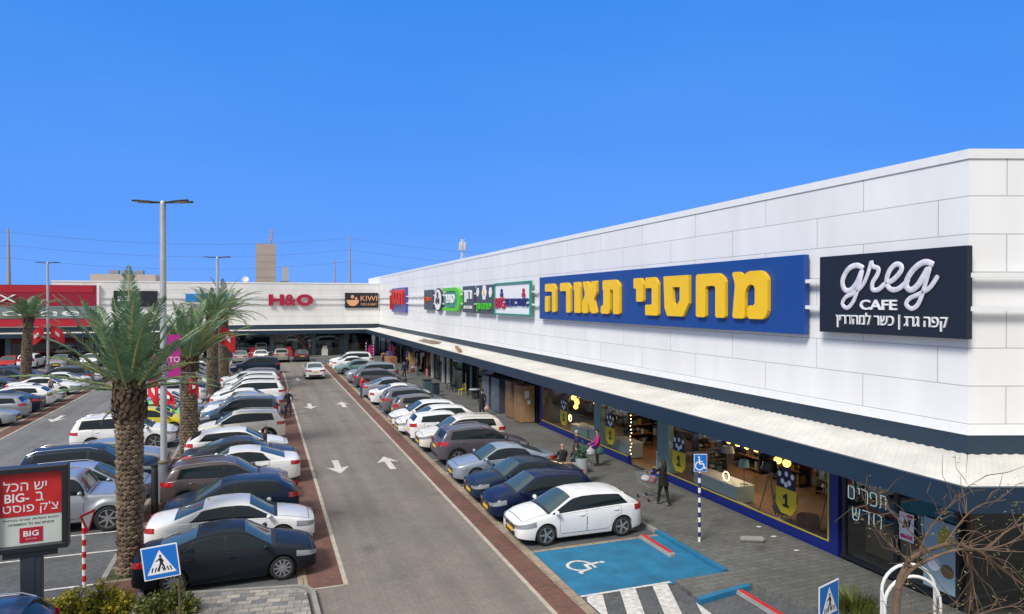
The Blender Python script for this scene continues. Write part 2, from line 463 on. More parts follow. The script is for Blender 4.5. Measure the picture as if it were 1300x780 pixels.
# disabled bay and hatched access aisle
bl = MB(); quad(bl, 7.47, 11.74, 15.48, 18.62, 0.016); quad(bl, 9.98, 11.74, 15.30, 15.48, 0.016)
tag(bl.build('blue_disabled_bay', M_blue), kind='structure')
sheet('bay_border_line', [(7.46, 11.74, 18.62, 18.78)], 0.014, M_beige)
hb = MB()
quad(hb, 7.47, 10.1, 15.38, 15.475, 0.018)
quad(hb, 7.9, 10.0, 12.92, 13.02, 0.018)
for p in ([(7.62,13.02),(8.07,13.02),(9.0,15.36),(8.55,15.36)], [(8.57,13.02),(9.02,13.02),(9.95,15.36),(9.50,15.36)], [(9.52,13.02),(9.94,13.02),(9.98,13.9),(9.98,14.15)], [(7.5,13.95),(8.05,15.36),(7.6,15.36),(7.5,15.1)]):
    hb.add([(a, b, 0.022) for a, b in p], [(0,1,2,3)])
tag(hb.build('white_hatching', M_white), kind='structure')
# wheelchair symbol, drawn lying in the bay facing the lane
def wheelchair(mb, M, s):
    zc = [0.0]
    def st(pts, w):
        pts = [Vector((p[0], p[1], 0)) for p in pts]
        for i in range(len(pts)-1):
            d = (pts[i+1]-pts[i]).normalized(); n = Vector((-d.y, d.x, 0))*w
            e = d*w*0.5; zc[0] += 0.0006; up_ = Vector((0, 0, zc[0]))
            mb.add([M @ (q*s+up_) for q in (pts[i]-n-e, pts[i+1]-n+e, pts[i+1]+n+e, pts[i]+n-e)], [(0,1,2,3)])
    arc = [(0.33*cos(a)-0.03, 0.33*sin(a)-0.22) for a in [radians(t) for t in range(100, 361, 20)]]
    st(arc, 0.045)
    st([(-0.06, 0.33), (-0.02, -0.06)], 0.055); st([(-0.04, 0.12), (0.22, 0.12)], 0.04)
    st([(-0.02, -0.06), (0.26, -0.06)], 0.055); st([(0.26, -0.06), (0.38, -0.42)], 0.05); st([(0.38, -0.42), (0.48, -0.39)], 0.045)
    mb.add([M @ (Vector((0.075*cos(a)-0.07, 0.075*sin(a)+0.46, 0))*s) for a in [2*pi*i/12 for i in range(12)]], [tuple(range(12))])
sy = MB(); MW = Matrix(((0, 1, 0, 8.55), (-1, 0, 0, 17.2), (0, 0, 1, 0.021), (0, 0, 0, 1)))
wheelchair(sy, MW, 1.05)
tag(sy.build('wheelchair_symbol', M_white), kind='structure')
# lane arrows
def arrow(mb, x, y, d, L=2.6, w=1.0, k=0.0):
    P = [(-0.14,-0.5),(0.14,-0.5),(0.14,0.1),(0.14+0.36,0.02),(0,0.5),(-0.5,0.02),(-0.14,0.1)]
    mb.add([(x+a*w*d+k*b, y+b*L*d, 0.014) for a, b in P], [tuple(range(7))])
ar = MB()
for y in (31.4, 50.3, 68.2): arrow(ar, 3.15, y, -1)
for y in (31.4, 50.3): arrow(ar, 5.42, y, 1)
for y in (50.4, 70.4): arrow(ar, -12.2, y, -1)
for y in (50.8,): arrow(ar, -9.95, y, 1)
tag(ar.build('lane_arrows', M_white), kind='structure')
# median with red paving, kerbs, tree pits
md = MB(); md.box(-3.88, -2.95, 18.35, 76.5, -0.05, 0.10)
tag(md.build('median_paving', M_red), kind='structure')
kb = MB(); kb.box(-4.02, -3.88, 17.2, 76.7, -0.05, 0.115); kb.box(-2.95, -2.83, 17.2, 76.7, -0.05, 0.115); kb.box(-3.88,-2.95,76.5,76.7,-0.05,0.115)
tag(kb.build('median_kerb', M_kerb), kind='structure')
pit = MB()
for y in (20.75, 35.9, 60.0, 65.2): pit.box(-3.84, -3.0, y-0.48, y+0.48, 0.0, 0.108)
tag(pit.build('tree_pit_soil', M_grassy), kind='structure')
pk = MB()
for y in (20.75, 35.9, 60.0, 65.2):
    for s in (-1, 1): pk.box(-3.87, -2.96, y+s*0.50-0.04, y+s*0.50+0.04, 0.0, 0.118)
tag(pk.build('tree_pit_edging', M_beige), kind='structure')
md2 = MB(); md2.box(-19.2, -18.4, 40, 77.3, -0.05, 0.1)
tag(md2.build('far_median_paving', M_red), kind='structure')
# corner island of mixed cut stone by the crossing
M_isl = paver_mat('mixed_stone', (0.34, 0.31, 0.28), (0.135, 0.14, 0.155), (0.12, 0.11, 0.10), 0.34, 0.22, 0.05, big=0.35, rot=radians(8))
ip = [(-3.88, 18.15), (-2.9, 18.15), (-1.84, 18.75), (0.85, 18.18), (1.02, 17.9), (1.06, 16.4), (0.9, 15.0), (-3.88, 15.0)]
isl = MB(); isl.prism(ip, -0.05, 0.11); tag(isl.build('corner_island', M_isl), kind='structure')
ik = MB()
for (a, b) in (((-1.95, 18.80), (0.95, 18.24)), ((0.95, 18.24), (1.12, 17.9)), ((1.12, 17.9), (1.16, 16.4)), ((1.16, 16.4), (0.98, 14.9))):
    a = Vector((*a, 0)); b = Vector((*b, 0)); d = (b-a).normalized(); n = Vector((d.y, -d.x, 0))*0.11
    ik.add([a+Vector((0,0,0.125)), b+Vector((0,0,0.125)), b-n+Vector((0,0,0.125)), a-n+Vector((0,0,0.125)), a, b, b-n, a-n], [(0,1,2,3),(0,4,5,1),(1,5,6,2),(2,6,7,3),(3,7,4,0)])
tag(ik.build('island_kerb', M_kerb), kind='structure')
# pavement in front of the shops
wk = MB(); wk.box(11.9, 15.47, 14.45, 96.0, -0.05, 0.10)
wk.prism([(10.15, 15.32), (11.9, 15.32), (11.9, 14.45), (11.75, 14.45), (10.05, 14.2)], -0.05, 0.10)
wk.prism([(11.9, 14.45), (15.47, 14.45), (15.47, 11.3), (39.3, 2.7), (39.3, -2), (12.6, -2), (12.6, 12.0)], -0.05, 0.098)
wk.box(-60, 15.47, 93.0, 97.36, -0.05, 0.10)
tag(wk.build('pavement', M_walk), kind='structure')
kk = MB(); kk.box(11.75, 11.9, 18.9, 93.0, -0.05, 0.115); kk.box(-60, 11.75, 92.85, 93.0, -0.05, 0.115)
tag(kk.build('pavement_kerb', M_kerb), kind='structure')
kb2 = MB(); kb2.box(11.75, 11.9, 15.4, 18.85, -0.05, 0.12)
kb2.prism([(10.0, 14.02), (11.75, 14.3), (11.75, 14.46), (10.03, 14.18)], -0.05, 0.13)
tag(kb2.build('blue_painted_kerb', M_blue), kind='structure')
# ------------------------------------------------------------------ retail buildings
M_clad = cladding_mat('white_cladding', (0.80, 0.805, 0.81), 3.9, 0.895)
M_clad2 = cladding_mat('back_cladding', (0.78, 0.775, 0.76), 5.2, 0.895)
M_trim = mat('white_trim', (0.76, 0.77, 0.78), 0.4, var=0.05)
M_navy = mat('navy_fascia', (0.010, 0.028, 0.056), 0.42, var=0.10, vscale=0.8)
M_navy2 = mat('navy_band', (0.011, 0.029, 0.052), 0.45, var=0.12, vscale=0.8)
M_canopy = mat('canopy_sheet_metal', (0.66, 0.645, 0.595), 0.55, var=0.16, vscale=0.7)
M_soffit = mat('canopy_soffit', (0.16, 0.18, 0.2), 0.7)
M_dark = mat('dark_frame', (0.015, 0.018, 0.024), 0.4)
M_blueframe = mat('blue_shop_frame', (0.008, 0.02, 0.19), 0.4)
M_yellowline = mat('yellow_line', (0.62, 0.50, 0.03), 0.5)
M_glass = glass_mat('shop_glass', (0.86, 0.93, 0.92))
M_glassd = glass_mat('tinted_shop_glass', (0.55, 0.64, 0.66))
M_wood = mat('oak_floor', (0.36, 0.20, 0.095), 0.5, var=0.2, vscale=1.5)
M_woodwall = mat('wood_wall', (0.30, 0.165, 0.08), 0.6, var=0.2, vscale=1.2)
M_darkint = mat('dark_interior', (0.035, 0.04, 0.05), 0.8, var=0.3, vscale=0.8)
M_greyint = mat('grey_interior', (0.12, 0.13, 0.145), 0.8, var=0.3, vscale=0.5)
M_teal = mat('pale_green_pilaster', (0.16, 0.27, 0.27), 0.5)
M_bluewall = mat('deep_blue_wall', (0.014, 0.03, 0.12), 0.6, var=0.2)
RV = Vector((0.943, -0.332, 0))
NV = Vector((-0.332, -0.943, 0))
E2 = (39.2, 3.09)

rb = thing('retail_building', 'long white panelled shopping centre block with navy canopy along the main lane', 'building', (15.6, 11.4, 0))
mb = MB(); pts = [(15.6, 11.4), (15.6, 108.0), (60, 108.0), (60, 20), E2]
mb.prism(pts, 4.27, 10.94)
def rb_uv(p, v, vi):
    n = p.normal
    if abs(n.x) > 0.9: return (108.0 - v[1], v[2] - 4.52 + 0.895*5)
    if abs(n.z) > 0.5: return (v[0]*0.01, 0.3)
    return ((v[0]-15.6)*1.06 + 96.6, v[2] - 4.52 + 0.895*5)
def build_uv(mb, name, m, parent, fn):
    me_v = list(mb.v)
    mb.uv = lambda p, v, vi: fn(p, me_v[vi], vi)
    return mb.build(name, m, parent, world=True)
build_uv(mb, 'wall', M_clad, rb, rb_uv)
# coping and lower drip trim, proud of the cladding
def band(mb, d, z0, z1, y1=108.0, inner=0.0):
    """strip along both street faces, from `inner` to `d` metres proud of the wall"""
    k = 0.707
    a = [(15.6-d, y1), (15.6-d, 11.4-k*d), (E2[0]+NV.x*d, E2[1]+NV.y*d)]
    b = [(15.6-inner, y1), (15.6-inner, 11.4-k*inner), (E2[0]+NV.x*inner, E2[1]+NV.y*inner)]
    poly = a + b[::-1]
    return mb.prism(poly, z0, z1)
b1 = MB(); band(b1, 0.035, 10.765, 10.99, inner=-0.3); b1.build('coping', M_trim, rb, world=True)
b1 = MB(); band(b1, 0.03, 4.262, 4.50, inner=-0.1); b1.build('drip_trim', M_trim, rb, world=True)
b1 = MB(); band(b1, 0.012, 3.62, 4.258, inner=-0.25, y1=97.2); b1.build('fascia_band', M_navy2, rb, world=True)
# sign rails
for z in (8.02, 7.24):
    b1 = MB(); band(b1, 0.24, z-0.055, z+0.055, inner=0.14, y1=97.0); b1.build('sign_rail', M_trim, rb, world=True)
for y in [12.4 + 2.1*i for i in range(40)]:
    rl = MB(); rl.box(15.46, 15.598, y-0.03, y+0.03, 7.15, 8.11); rl.build('rail_bracket', M_trim, rb, world=True)
# canopy: ribbed sheet metal falling to a navy edge
D = 2.26; KD = 0.707
def at_wall(y, d, z): return (15.6-d, y, z)
cr = MB()
def ribs(start, end, fn, n):
    rows = []
    for i in range(n+1):
        ph = i % 4
        h = 0.019 if ph in (1, 2) else 0.0
        u = start + (end-start)*i/n
        rows.append((fn(u, 0.0, 3.80+h), fn(u, 1.0, 3.625+h)))
    return rows
N = 1300
rows = ribs(0, 1, lambda u, t, z: (15.6-0.02-(D-0.02)*t, (11.4-KD*D*t) + (95.2+2.0*(1-t)-(11.4-KD*D*t))*u, z), N)
o0 = len(cr.v)
for a, b in rows: cr.v += [a, b]
for i in range(N): cr.f.append([o0+2*i, o0+2*i+1, o0+2*i+3, o0+2*i+2]); cr.m.append(0)
def c2(u, t, z):
    p0 = Vector((15.6-D*t, 11.4-KD*D*t, 0)); p1 = Vector((E2[0]+NV.x*D*t, E2[1]+NV.y*D*t, 0)); p = p0.lerp(p1, u); return (p.x, p.y, z)
rows = ribs(0, 1, c2, 380)
o0 = len(cr.v)
for a, b in rows: cr.v += [a, b]
for i in range(380): cr.f.append([o0+2*i, o0+2*i+2, o0+2*i+3, o0+2*i+1]); cr.m.append(0)
cn = cr.build('canopy', M_canopy, rb, world=True)
fl = MB(); fl.tube([at_wall(11.4, 0.05, 3.82), (15.6-D+0.02, 11.4-KD*D+0.02, 3.655)], 0.035, 6)
fl.tube([tuple(Vector((15.6, 11.4, 3.82))+RV*1.55), tuple(Vector((15.6-D, 11.4-KD*D, 3.655))+RV*1.2)], 0.03, 6)
fl.build('flashing', M_trim, cn)
b1 = MB()
k = 0.707
a = [(15.6-D-0.05, 95.2), (15.6-D-0.05, 11.4-k*(D+0.05)), (E2[0]+NV.x*(D+0.05), E2[1]+NV.y*(D+0.05))]
b = [(15.6-D+0.06, 95.2), (15.6-D+0.06, 11.4-k*(D-0.06)), (E2[0]+NV.x*(D-0.06), E2[1]+NV.y*(D-0.06))]
b1.prism(a + b[::-1], 3.13, 3.652); b1.build('canopy_fascia', M_navy, rb, world=True)
b1 = MB(); band(b1, D-0.07, 3.42, 3.50, inner=0.02, y1=97.2); b1.build('canopy_soffit', M_soffit, rb, world=True)

# shop fronts below the canopy on the main lane
def P3(x, y, z): return (x, y, z)
XF = 15.55
fr = MB()
fr.box(XF-0.03, XF+0.12, 27.15, 37.55, 0.02, 0.42); fr.box(XF-0.03, XF+0.12, 15.45, 25.1, 0.02, 0.42)
fr.box(XF-0.05, XF+0.15, 37.35, 37.62, 0.425, 3.42); fr.box(XF-0.05, XF+0.15, 15.15, 15.48, 0.02, 3.42)
fr.build('blue_shop_frame', M_blueframe, rb, world=True)
fr = MB()
for y0, y1 in ((27.2, 37.33), (15.5, 25.05)): fr.box(XF-0.045, XF-0.032, y0, y1, 0.40, 0.445)
fr.box(XF-0.045, XF-0.032, 15.5, 15.545, 0.45, 3.3)
fr.build('yellow_frame_line', M_yellowline, rb, world=True)
for y0, y1 in ((34.0, 37.33), (30.6, 33.97), (27.2, 29.9), (19.2, 23.9), (15.5, 19.17)):
    g = MB(); g.add([(XF, y0, .425), (XF, y0, 3.42), (XF, y1, 3.42), (XF, y1, .425)], [(0,1,2,3)]); g.build('window', M_glass, rb, world=True)
for y0, y1 in ((29.92, 30.58), (23.92, 24.75)): pl = MB(); pl.box(XF-0.02, XF+0.25, y0, y1, 0.425, 3.42); pl.build('pilaster', M_teal, rb, world=True)
# dark fronts further along and the cafe at the corner
fx = MB()
for y in [38.2, 42.2, 46.4, 50.3, 54.5, 58.6, 62.6, 66.8, 71.0, 75.2, 79.4, 83.6, 87.8, 92.0, 96.6]: fx.box(XF-0.02, XF+0.14, y-0.07, y+0.07, 0.1, 3.42)
for y in [14.98, 13.28, 11.62]: fx.box(XF-0.02, XF+0.12, y-0.06, y+0.06, 0.1, 3.42)
fx.box(XF-0.01, XF+0.1, 37.7, 97, 2.95, 3.05); fx.box(XF-0.01, XF+0.1, 11.5, 15.1, 2.6, 2.68); fx.box(XF-0.01, XF+0.1, 11.5, 15.1, 0.1, 0.22)
fx.build('mullion', M_dark, rb, world=True)
for y0, y1 in ((46.5, 50.2), (54.6, 58.5), (58.7, 62.5), (62.7, 66.7), (66.9, 70.9), (75.3, 79.3), (83.7, 87.7), (87.9, 91.9), (92.1, 96.5), (13.36, 14.9), (11.7, 13.2)):
    za, zb_ = (0.23, 2.59) if y1 < 15 else (0.1, 2.94); g = MB(); g.add([(XF+.03, y0, za), (XF+.03, y0, zb_), (XF+.03, y1, zb_), (XF+.03, y1, za)], [(0,1,2,3)]); g.build('window', M_glassd, rb, world=True)
# white / blue piers and posters between shops
for y in (58.6, 60.4, 64.6): pw = MB(); pw.box(XF-0.2, XF-0.03, y-0.28, y+0.28, 0.1, 3.0); pw.build('white_pier', mat('pier_white', (0.42, 0.44, 0.43), 0.6, var=0.1), rb, world=True)
for y in (72.9, 81.5): pw = MB(); pw.box(XF-0.05, XF+0.03, y-1.9, y+1.9, 2.1, 2.94); pw.build('blue_shop_band', M_bluewall, rb, world=True)
# interiors
it = MB(); it.box(15.7, 24.0, 11.9, 97.2, 0.03, 0.105); it.build('shop_floor', mat('shop_floor_grey', (0.13, 0.13, 0.13), 0.5, var=0.2, vscale=0.8), rb, world=True)
it = MB(); it.box(15.75, 23.9, 15.3, 37.6, 0.106, 0.112); it.build('wood_shop_floor', M_wood, rb, world=True)
it = MB(); it.box(15.72, 24.1, 11.5, 97.2, 3.46, 3.58); it.build('shop_ceiling', mat('shop_ceiling', (0.18, 0.18, 0.18), 0.8), rb, world=True)
it = MB(); it.box(23.95, 24.1, 37.6, 97.2, 0.1, 3.45); it.build('shop_back_wall', M_greyint, rb, world=True)
it = MB(); it.box(20.4, 20.55, 15.3, 37.6, 0.11, 3.45); it.build('wood_shop_wall', M_woodwall, rb, world=True)
for y in (15.24, 37.66, 46.4, 54.5, 66.8, 75.2, 87.8): it = MB(); it.box(15.72, 23.9, y-0.06, y+0.06, 0.106, 3.44); it.build('partition_wall', M_darkint, rb, world=True)
it = MB(); it.box(19.5, 19.62, 12.6, 15.16, 0.106, 3.44); it.build('cafe_back_wall', M_darkint, rb, world=True)
# corner face towards the picture's right: dark glass cafe
def rpt(s, d, z): p = Vector((15.6, 11.4, z)) + RV*s - NV*d; return (p.x, p.y, z)
def rbox(mb, s0, s1, d0, d1, z0, z1):
    v = [rpt(s0,d0,z0), rpt(s1,d0,z0), rpt(s1,d1,z0), rpt(s0,d1,z0), rpt(s0,d0,z1), rpt(s1,d0,z1), rpt(s1,d1,z1), rpt(s0,d1,z1)]
    return mb.add(v, [(0,3,2,1),(4,5,6,7),(0,1,5,4),(1,2,6,5),(2,3,7,6),(3,0,4,7)])
for s in (0.12, 1.6, 4.0, 6.4, 8.8, 11.2): cf = MB(); rbox(cf, s-0.05, s+0.05, 0.02, 0.15, 0.1, 3.42); cf.build('cafe_mullion', mat('cafe_brown_frame', (0.10, 0.065, 0.04), 0.6), rb, world=True)
for s0, s1 in ((0.2, 1.52), (1.68, 3.92), (4.08, 6.32), (6.48, 8.72)):
    g = MB(); g.add([rpt(s0,.05,.12), rpt(s1,.05,.12), rpt(s1,.05,3.4), rpt(s0,.05,3.4)], [(0,1,2,3)]); g.build('window', M_glassd, rb, world=True)
g = MB(); rbox(g, 2.2, 24, 4.2, 4.35, 0.1, 3.45); g.build('cafe_rear_wall', M_darkint, rb, world=True)

# back building
bb = thing('back_retail_building', 'low white and red shop block closing the far end of the car park', 'building', (-10, 97.4, 0))
mb = MB(); mb.box(-24.1, 15.58, 97.4, 125, 4.32, 9.97)
build_uv(mb, 'wall', M_clad2, bb, lambda p, v, vi: (v[0]+60 if abs(p.normal.y) > 0.5 else v[1]*0.01, v[2]-4.52+0.895*5) if abs(p.normal.z) < 0.5 else (0.5, 0.3))
mb = MB(); mb.box(-90, -24.12, 97.4, 125, 4.32, 9.42)
build_uv(mb, 'wall', M_clad2, bb, lambda p, v, vi: (v[0]+100 if abs(p.normal.y) > 0.5 else v[1]*0.01, v[2]-4.52+0.895*5) if abs(p.normal.z) < 0.5 else (0.5, 0.3))
c = MB(); c.box(-24.13, 15.56, 97.35, 97.7, 9.86, 10.03); c.build('coping', M_trim, bb, world=True)
for z in (8.0, 7.25):
    c = MB(); c.box(-18.9, 15.3, 97.18, 97.27, z-0.05, z+0.05); c.build('sign_rail', M_trim, bb, world=True)
# red shop panel
rp = MB(); rp.box(-90, -19.2, 97.12, 97.39, 4.42, 9.46); pan = rp.build('red_panel', mat('red_panel', (0.27, 0.006, 0.03), 0.45, var=0.06), bb, world=True)
o = MB(); o.box(-90, -19.6, 97.075, 97.118, 8.55, 9.34); o.box(-90, -19.22, 97.075, 97.118, 4.46, 5.28); o.build('bright_red_band', mat('bright_red', (0.40, 0.012, 0.03), 0.4, var=0.06), bb, world=True)
o = MB(); o.box(-90, -19.4, 97.07, 97.118, 5.38, 6.88); o.build('grey_band', mat('grey_band', (0.17, 0.22, 0.23), 0.5, var=0.05), bb, world=True)
o = MB(); o.box(-19.24, -19.0, 97.0, 97.39, 4.35, 9.5); o.build('panel_edge', M_trim, bb, world=True)
for s, x, w, h, z in (('FOX', -30.2, 5.2, 0.95, 7.8), ('home', -26.2, 10.2, 0.95, 6.15)):
    t = text_mesh(s, w, h, 0.06); t.xform(face_M((x, 97.07, z), (1,0,0))); t.build('shop_lettering', M_trim, bb, world=True)
o = MB(); o.box(-90, 15.58, 97.42, 97.6, 3.72, 4.318); o.build('fascia_band', M_navy2, bb, world=True)
o = MB()
o.add([(-90, 97.44, 3.705), (15.59, 97.44, 3.705), (13.34, 95.22, 3.66), (-90, 95.22, 3.66), (-90, 97.44, 3.665), (15.59, 97.44, 3.665), (13.34, 95.22, 3.62), (-90, 95.22, 3.62)], [(0,3,2,1),(4,5,6,7),(0,1,5,4),(2,3,7,6)])
o.build('canopy', M_canopy, bb, world=True)
o = MB(); o.box(-90, 13.30, 95.15, 95.26, 3.13, 3.615); o.build('canopy_fascia', M_navy, bb, world=True)
o = MB(); o.box(-90, 13.3, 95.3, 97.4, 3.30, 3.40); o.build('canopy_soffit', M_soffit, bb, world=True)
for x in (-44, -38, -33, -28.6, -19.1, -13.5, -8.5, -3.9, 1.2, 6.6, 10.9, 15.3): o = MB(); o.box(x-0.28, x+0.28, 97.38, 97.7, 0.1, 3.42); o.build('pier', mat('teal_grey_pier', (0.10, 0.15, 0.17), 0.6), bb, world=True)
o = MB(); o.box(-28.3, -19.4, 97.3, 97.42, 2.35, 3.28); o.build('dark_red_shop_band', mat('dark_red', (0.12, 0.006, 0.012), 0.6), bb, world=True)
for x0, x1 in ((-28.3, -19.4), (-18.8, -13.8), (-13.2, -8.8), (-8.2, -4.2), (-3.6, 0.9), (1.5, 6.3), (6.9, 10.6), (11.2, 15.0)):
    g = MB(); g.add([(x0,97.5,.12),(x1,97.5,.12),(x1,97.5,3.4),(x0,97.5,3.4)], [(0,1,2,3)]); g.build('window', M_glassd, bb, world=True)
o = MB(); o.box(-90, 15.55, 97.6, 106, 0.02, 0.11); o.build('shop_floor', MATS['shop_floor_grey'], bb, world=True)
o = MB(); o.box(-90, 15.55, 97.6, 106, 3.46, 3.6); o.build('shop_ceiling', MATS['shop_ceiling'], bb, world=True)
o = MB(); o.box(-90, 15.55, 104.4, 104.6, 0.11, 3.45)
for x in (-19.1, -8.5, -3.9, 6.6): o.box(x-0.08, x+0.08, 97.72, 104.39, 0.112, 3.44)
o.build('shop_back_wall', M_darkint, bb, world=True)
t = text_mesh('H&O', 1.6, 0.38, 0.05); t.xform(face_M((4.3, 97.44, 3.15), (1,0,0))); t.build('door_lettering', mat('dim_white', (0.35,0.37,0.4), 0.5), bb, world=True)

# upright display panels and posters just behind the dark shop glass
rp_ = random.Random(12)
pc = [(.28,.32,.33), (.02,.05,.16), (.30,.06,.08), (.10,.16,.18), (.34,.30,.24), (.05,.05,.06), (.16,.22,.24), (.42,.42,.40)]
for i in range(26):
    y = 47.2 + i*1.86 + rp_.uniform(-.3, .3); w_ = rp_.uniform(.25, .7); h_ = rp_.uniform(1.3, 2.7)
    q = MB(); q.box(XF+.22, XF+.27, y-w_/2, y+w_/2, .12, h_); q.build('display_panel', mat('shop_panel_%d' % (i % 8), pc[i % 8], .6, var=.3, vscale=3), rb, world=True)
for i in range(20):
    x = -17.5 + i*1.65 + rp_.uniform(-.3, .3); w_ = rp_.uniform(.3, .9); h_ = rp_.uniform(1.2, 2.8)
    q = MB(); q.box(x-w_/2, x+w_/2, 97.9, 97.95, .12, h_); q.build('display_panel', mat('shop_panel_%d' % (i*3 % 8), pc[i*3 % 8], .6, var=.3, vscale=3), bb, world=True)
# ------------------------------------------------------------------ cars
M_paint0 = paint('white', (0.74, 0.75, 0.76))
M_carglass = mat('car_glass', (0.008, 0.015, 0.018), 0.05, spec=0.45)
M_carscreen = mat('car_screen_glass', (0.045, 0.078, 0.082), 0.05, spec=0.4)
M_trimblk = mat('black_trim', (0.012, 0.012, 0.014), 0.35)
M_plastic = mat('black_plastic', (0.02, 0.02, 0.022), 0.65)
M_tyre = mat('tyre_rubber', (0.018, 0.018, 0.019), 0.85)
M_rim = mat('alloy_rim', (0.46, 0.47, 0.49), 0.32, metal=0.75)
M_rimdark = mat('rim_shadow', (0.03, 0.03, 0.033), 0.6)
M_head = mat('headlamp_glass', (0.26, 0.28, 0.31), 0.1, metal=0.2, coat=1.0)
M_tail = mat('tail_lamp_red', (0.42, 0.008, 0.012), 0.15, coat=1.0)
M_plate = mat('yellow_plate', (0.78, 0.48, 0.03), 0.5)
M_seam = mat('door_seam', (0.006, 0.006, 0.007), 0.8)
M_chrome = mat('chrome', (0.6, 0.6, 0.62), 0.15, metal=1.0)

def gsmooth(xs, zs, sig):
    n = len(xs); dx = xs[1]-xs[0]; k = int(3*sig/dx)+1
    w = [math.exp(-0.5*(i*dx/sig)**2) for i in range(-k, k+1)]
    out = []
    for i in range(n):
        a = b = 0.0
        for q in range(-k, k+1):
            j = min(max(i+q, 0), n-1); a += zs[j]*w[q+k]; b += w[q+k]
        out.append(a/b)
    return out
def lin(pts, x):
    if x <= pts[0][0]: return pts[0][1]
    for (a, b), (c, d) in zip(pts, pts[1:]):
        if x <= c: return b + (d-b)*(x-a)/max(c-a, 1e-9)
    return pts[-1][1]
class Car:
    def __init__(s, L, W, wb, fo, r, top, belt, cowl, rf, rr, rg, tumble=0.36, sill=0.20, bpil=0.0, cpil=None, rails=False, box=False, sidefront=None, grille=(0.46, 0.60, 0.42), head=(0.60,0.74,0.56,0.68,0.50,0.26), tail=(0.74,0.90,0.70,0.86,0.35,0.22), plate_r=0.80, taper=0.70, rake=0.0, flare=0.0, spokes=5, clad=False, drop=0.05):
        s.__dict__.update(locals())
        n = int(L/0.02)+1; s.n = n
        xs = [-L/2 + L*i/(n-1) for i in range(n)]
        s.xs = xs
        s.zt_ = gsmooth(xs, [lin(top, x) for x in xs], 0.035 if not box else 0.02)
        s.zb_ = gsmooth(xs, [lin(belt, x) for x in xs], 0.06)
        s.fx = L/2 - fo; s.rx = s.fx - wb
    def _i(s, arr, x):
        u = (x + s.L/2)/s.L*(s.n-1); i = int(min(max(u, 0), s.n-2)); t = min(max(u-i, 0), 1)
        return arr[i]*(1-t)+arr[i+1]*t
    def zt(s, x): return s._i(s.zt_, x)
    def belt_(s, x): return min(s._i(s.zb_, x), s.zt(x)-0.03)
    def hw(s, x):
        d = min(s.L/2 - x, s.L/2 + x); D = 0.62
        k = 1.0
        if d < D: q = 1 - max(d, 0)/D; k = s.taper + (1-s.taper)*sqrt(max(0, 1-q**2.4))
        return s.W/2*k
    def zb(s, x):
        d = min(s.L/2 - x, s.L/2 + x)
        z = s.sill + (0.08*(1-d/0.5) if d < 0.5 else 0)
        Ra = s.r + 0.055
        for c in (s.fx, s.rx):
            if abs(x-c) < Ra: z = max(z, s.r + sqrt(Ra*Ra-(x-c)**2))
        return z
    def side(s, x, z):
        zb = s.belt_(x); t = (z - s.sill)/max(zb - s.sill, 0.05)
        P = [(-0.2,.92),(0.0,.935),(.12,.965),(.35,.992),(.6,1.0),(.82,.985),(.93,.965),(1.0,.945)]
        y = s.hw(x)*lin(P, t)
        if s.flare:
            for c in (s.fx, s.rx):
                d = sqrt((x-c)**2 + (z-s.r)**2)
                if d < s.r+0.24: y += s.flare*min(1, (s.r+0.24-d)/0.08)
        return y
    def gh(s, x):     # roof edge: half width, height
        zt = s.zt(x); zb = s.belt_(x); h = zt-zb
        ze = max(zb+0.018, zt - s.drop - 0.02)
        hr = s.hw(x)*0.945 - 0.025 - s.tumble*max(0, ze-zb)
        return max(hr, 0.3), ze
    def ghside(s, x, t):
        hr, ze = s.gh(x); zb = s.belt_(x); y0 = s.hw(x)*0.945 - 0.02; z0 = zb + 0.012
        b = 0.02*sin(pi*t)
        return (y0 + (hr-y0)*t + b*max(0, min(1, (ze-zb)*3)), z0 + (ze-z0)*t)
    def toppt(s, x, q):
        hr, ze = s.gh(x); zt = s.zt(x)
        return (x, q*hr, zt - (zt-ze)*abs(q)**2.6)
    def stations(s):
        X = set()
        L = s.L
        for i in range(61): X.add(round(-L/2 + L*i/60, 4))
        for i in range(9):
            d = 0.62*(i/9)**2
            X.add(round(L/2-d, 4)); X.add(round(-L/2+d, 4))
        Ra = s.r+0.055
        for c in (s.fx, s.rx):
            for i in range(15): X.add(round(c - Ra*cos(pi*i/14), 4))
            X.add(round(c-Ra-0.004, 4)); X.add(round(c+Ra+0.004, 4))
        X = sorted(X); out = [X[0]]
        for x in X[1:]:
            if x-out[-1] > 0.003: out.append(x)
        out[-1] = L/2
        return out
    def body(s):
        mb = MB(); rings = []
        for x in s.stations():
            zb0 = s.zb(x); zbelt = s.belt_(x); half = []
            zb0 = min(zb0, zbelt-0.03)
            y = s.side(x, zb0)
            half.append((max(y-0.26, 0.1), zb0+0.01)); half.append((y-0.035, zb0-0.004))
            for t in (0, .08, .2, .36, .52, .68, .82, .92, 1.0):
                z = zb0 + t*(zbelt-zb0); half.append((s.side(x, z), z))
            for t in (0.0, .25, .5, .75, .93): half.append(s.ghside(x, t))
            for q in (1.0, .93, .8, .6, .3, 0.0):
                _, yy, zz = s.toppt(x, q)
                half.append((yy*(0.985 if q == 1.0 else 1), zz if q < 1 else zz))
            ring = [(x, yy, zz) for yy, zz in half] + [(x, -yy, zz) for yy, zz in half[-2::-1]]
            rings.append(ring)
        mb.loft(rings, True, True, 0, closed=False)
        return mb
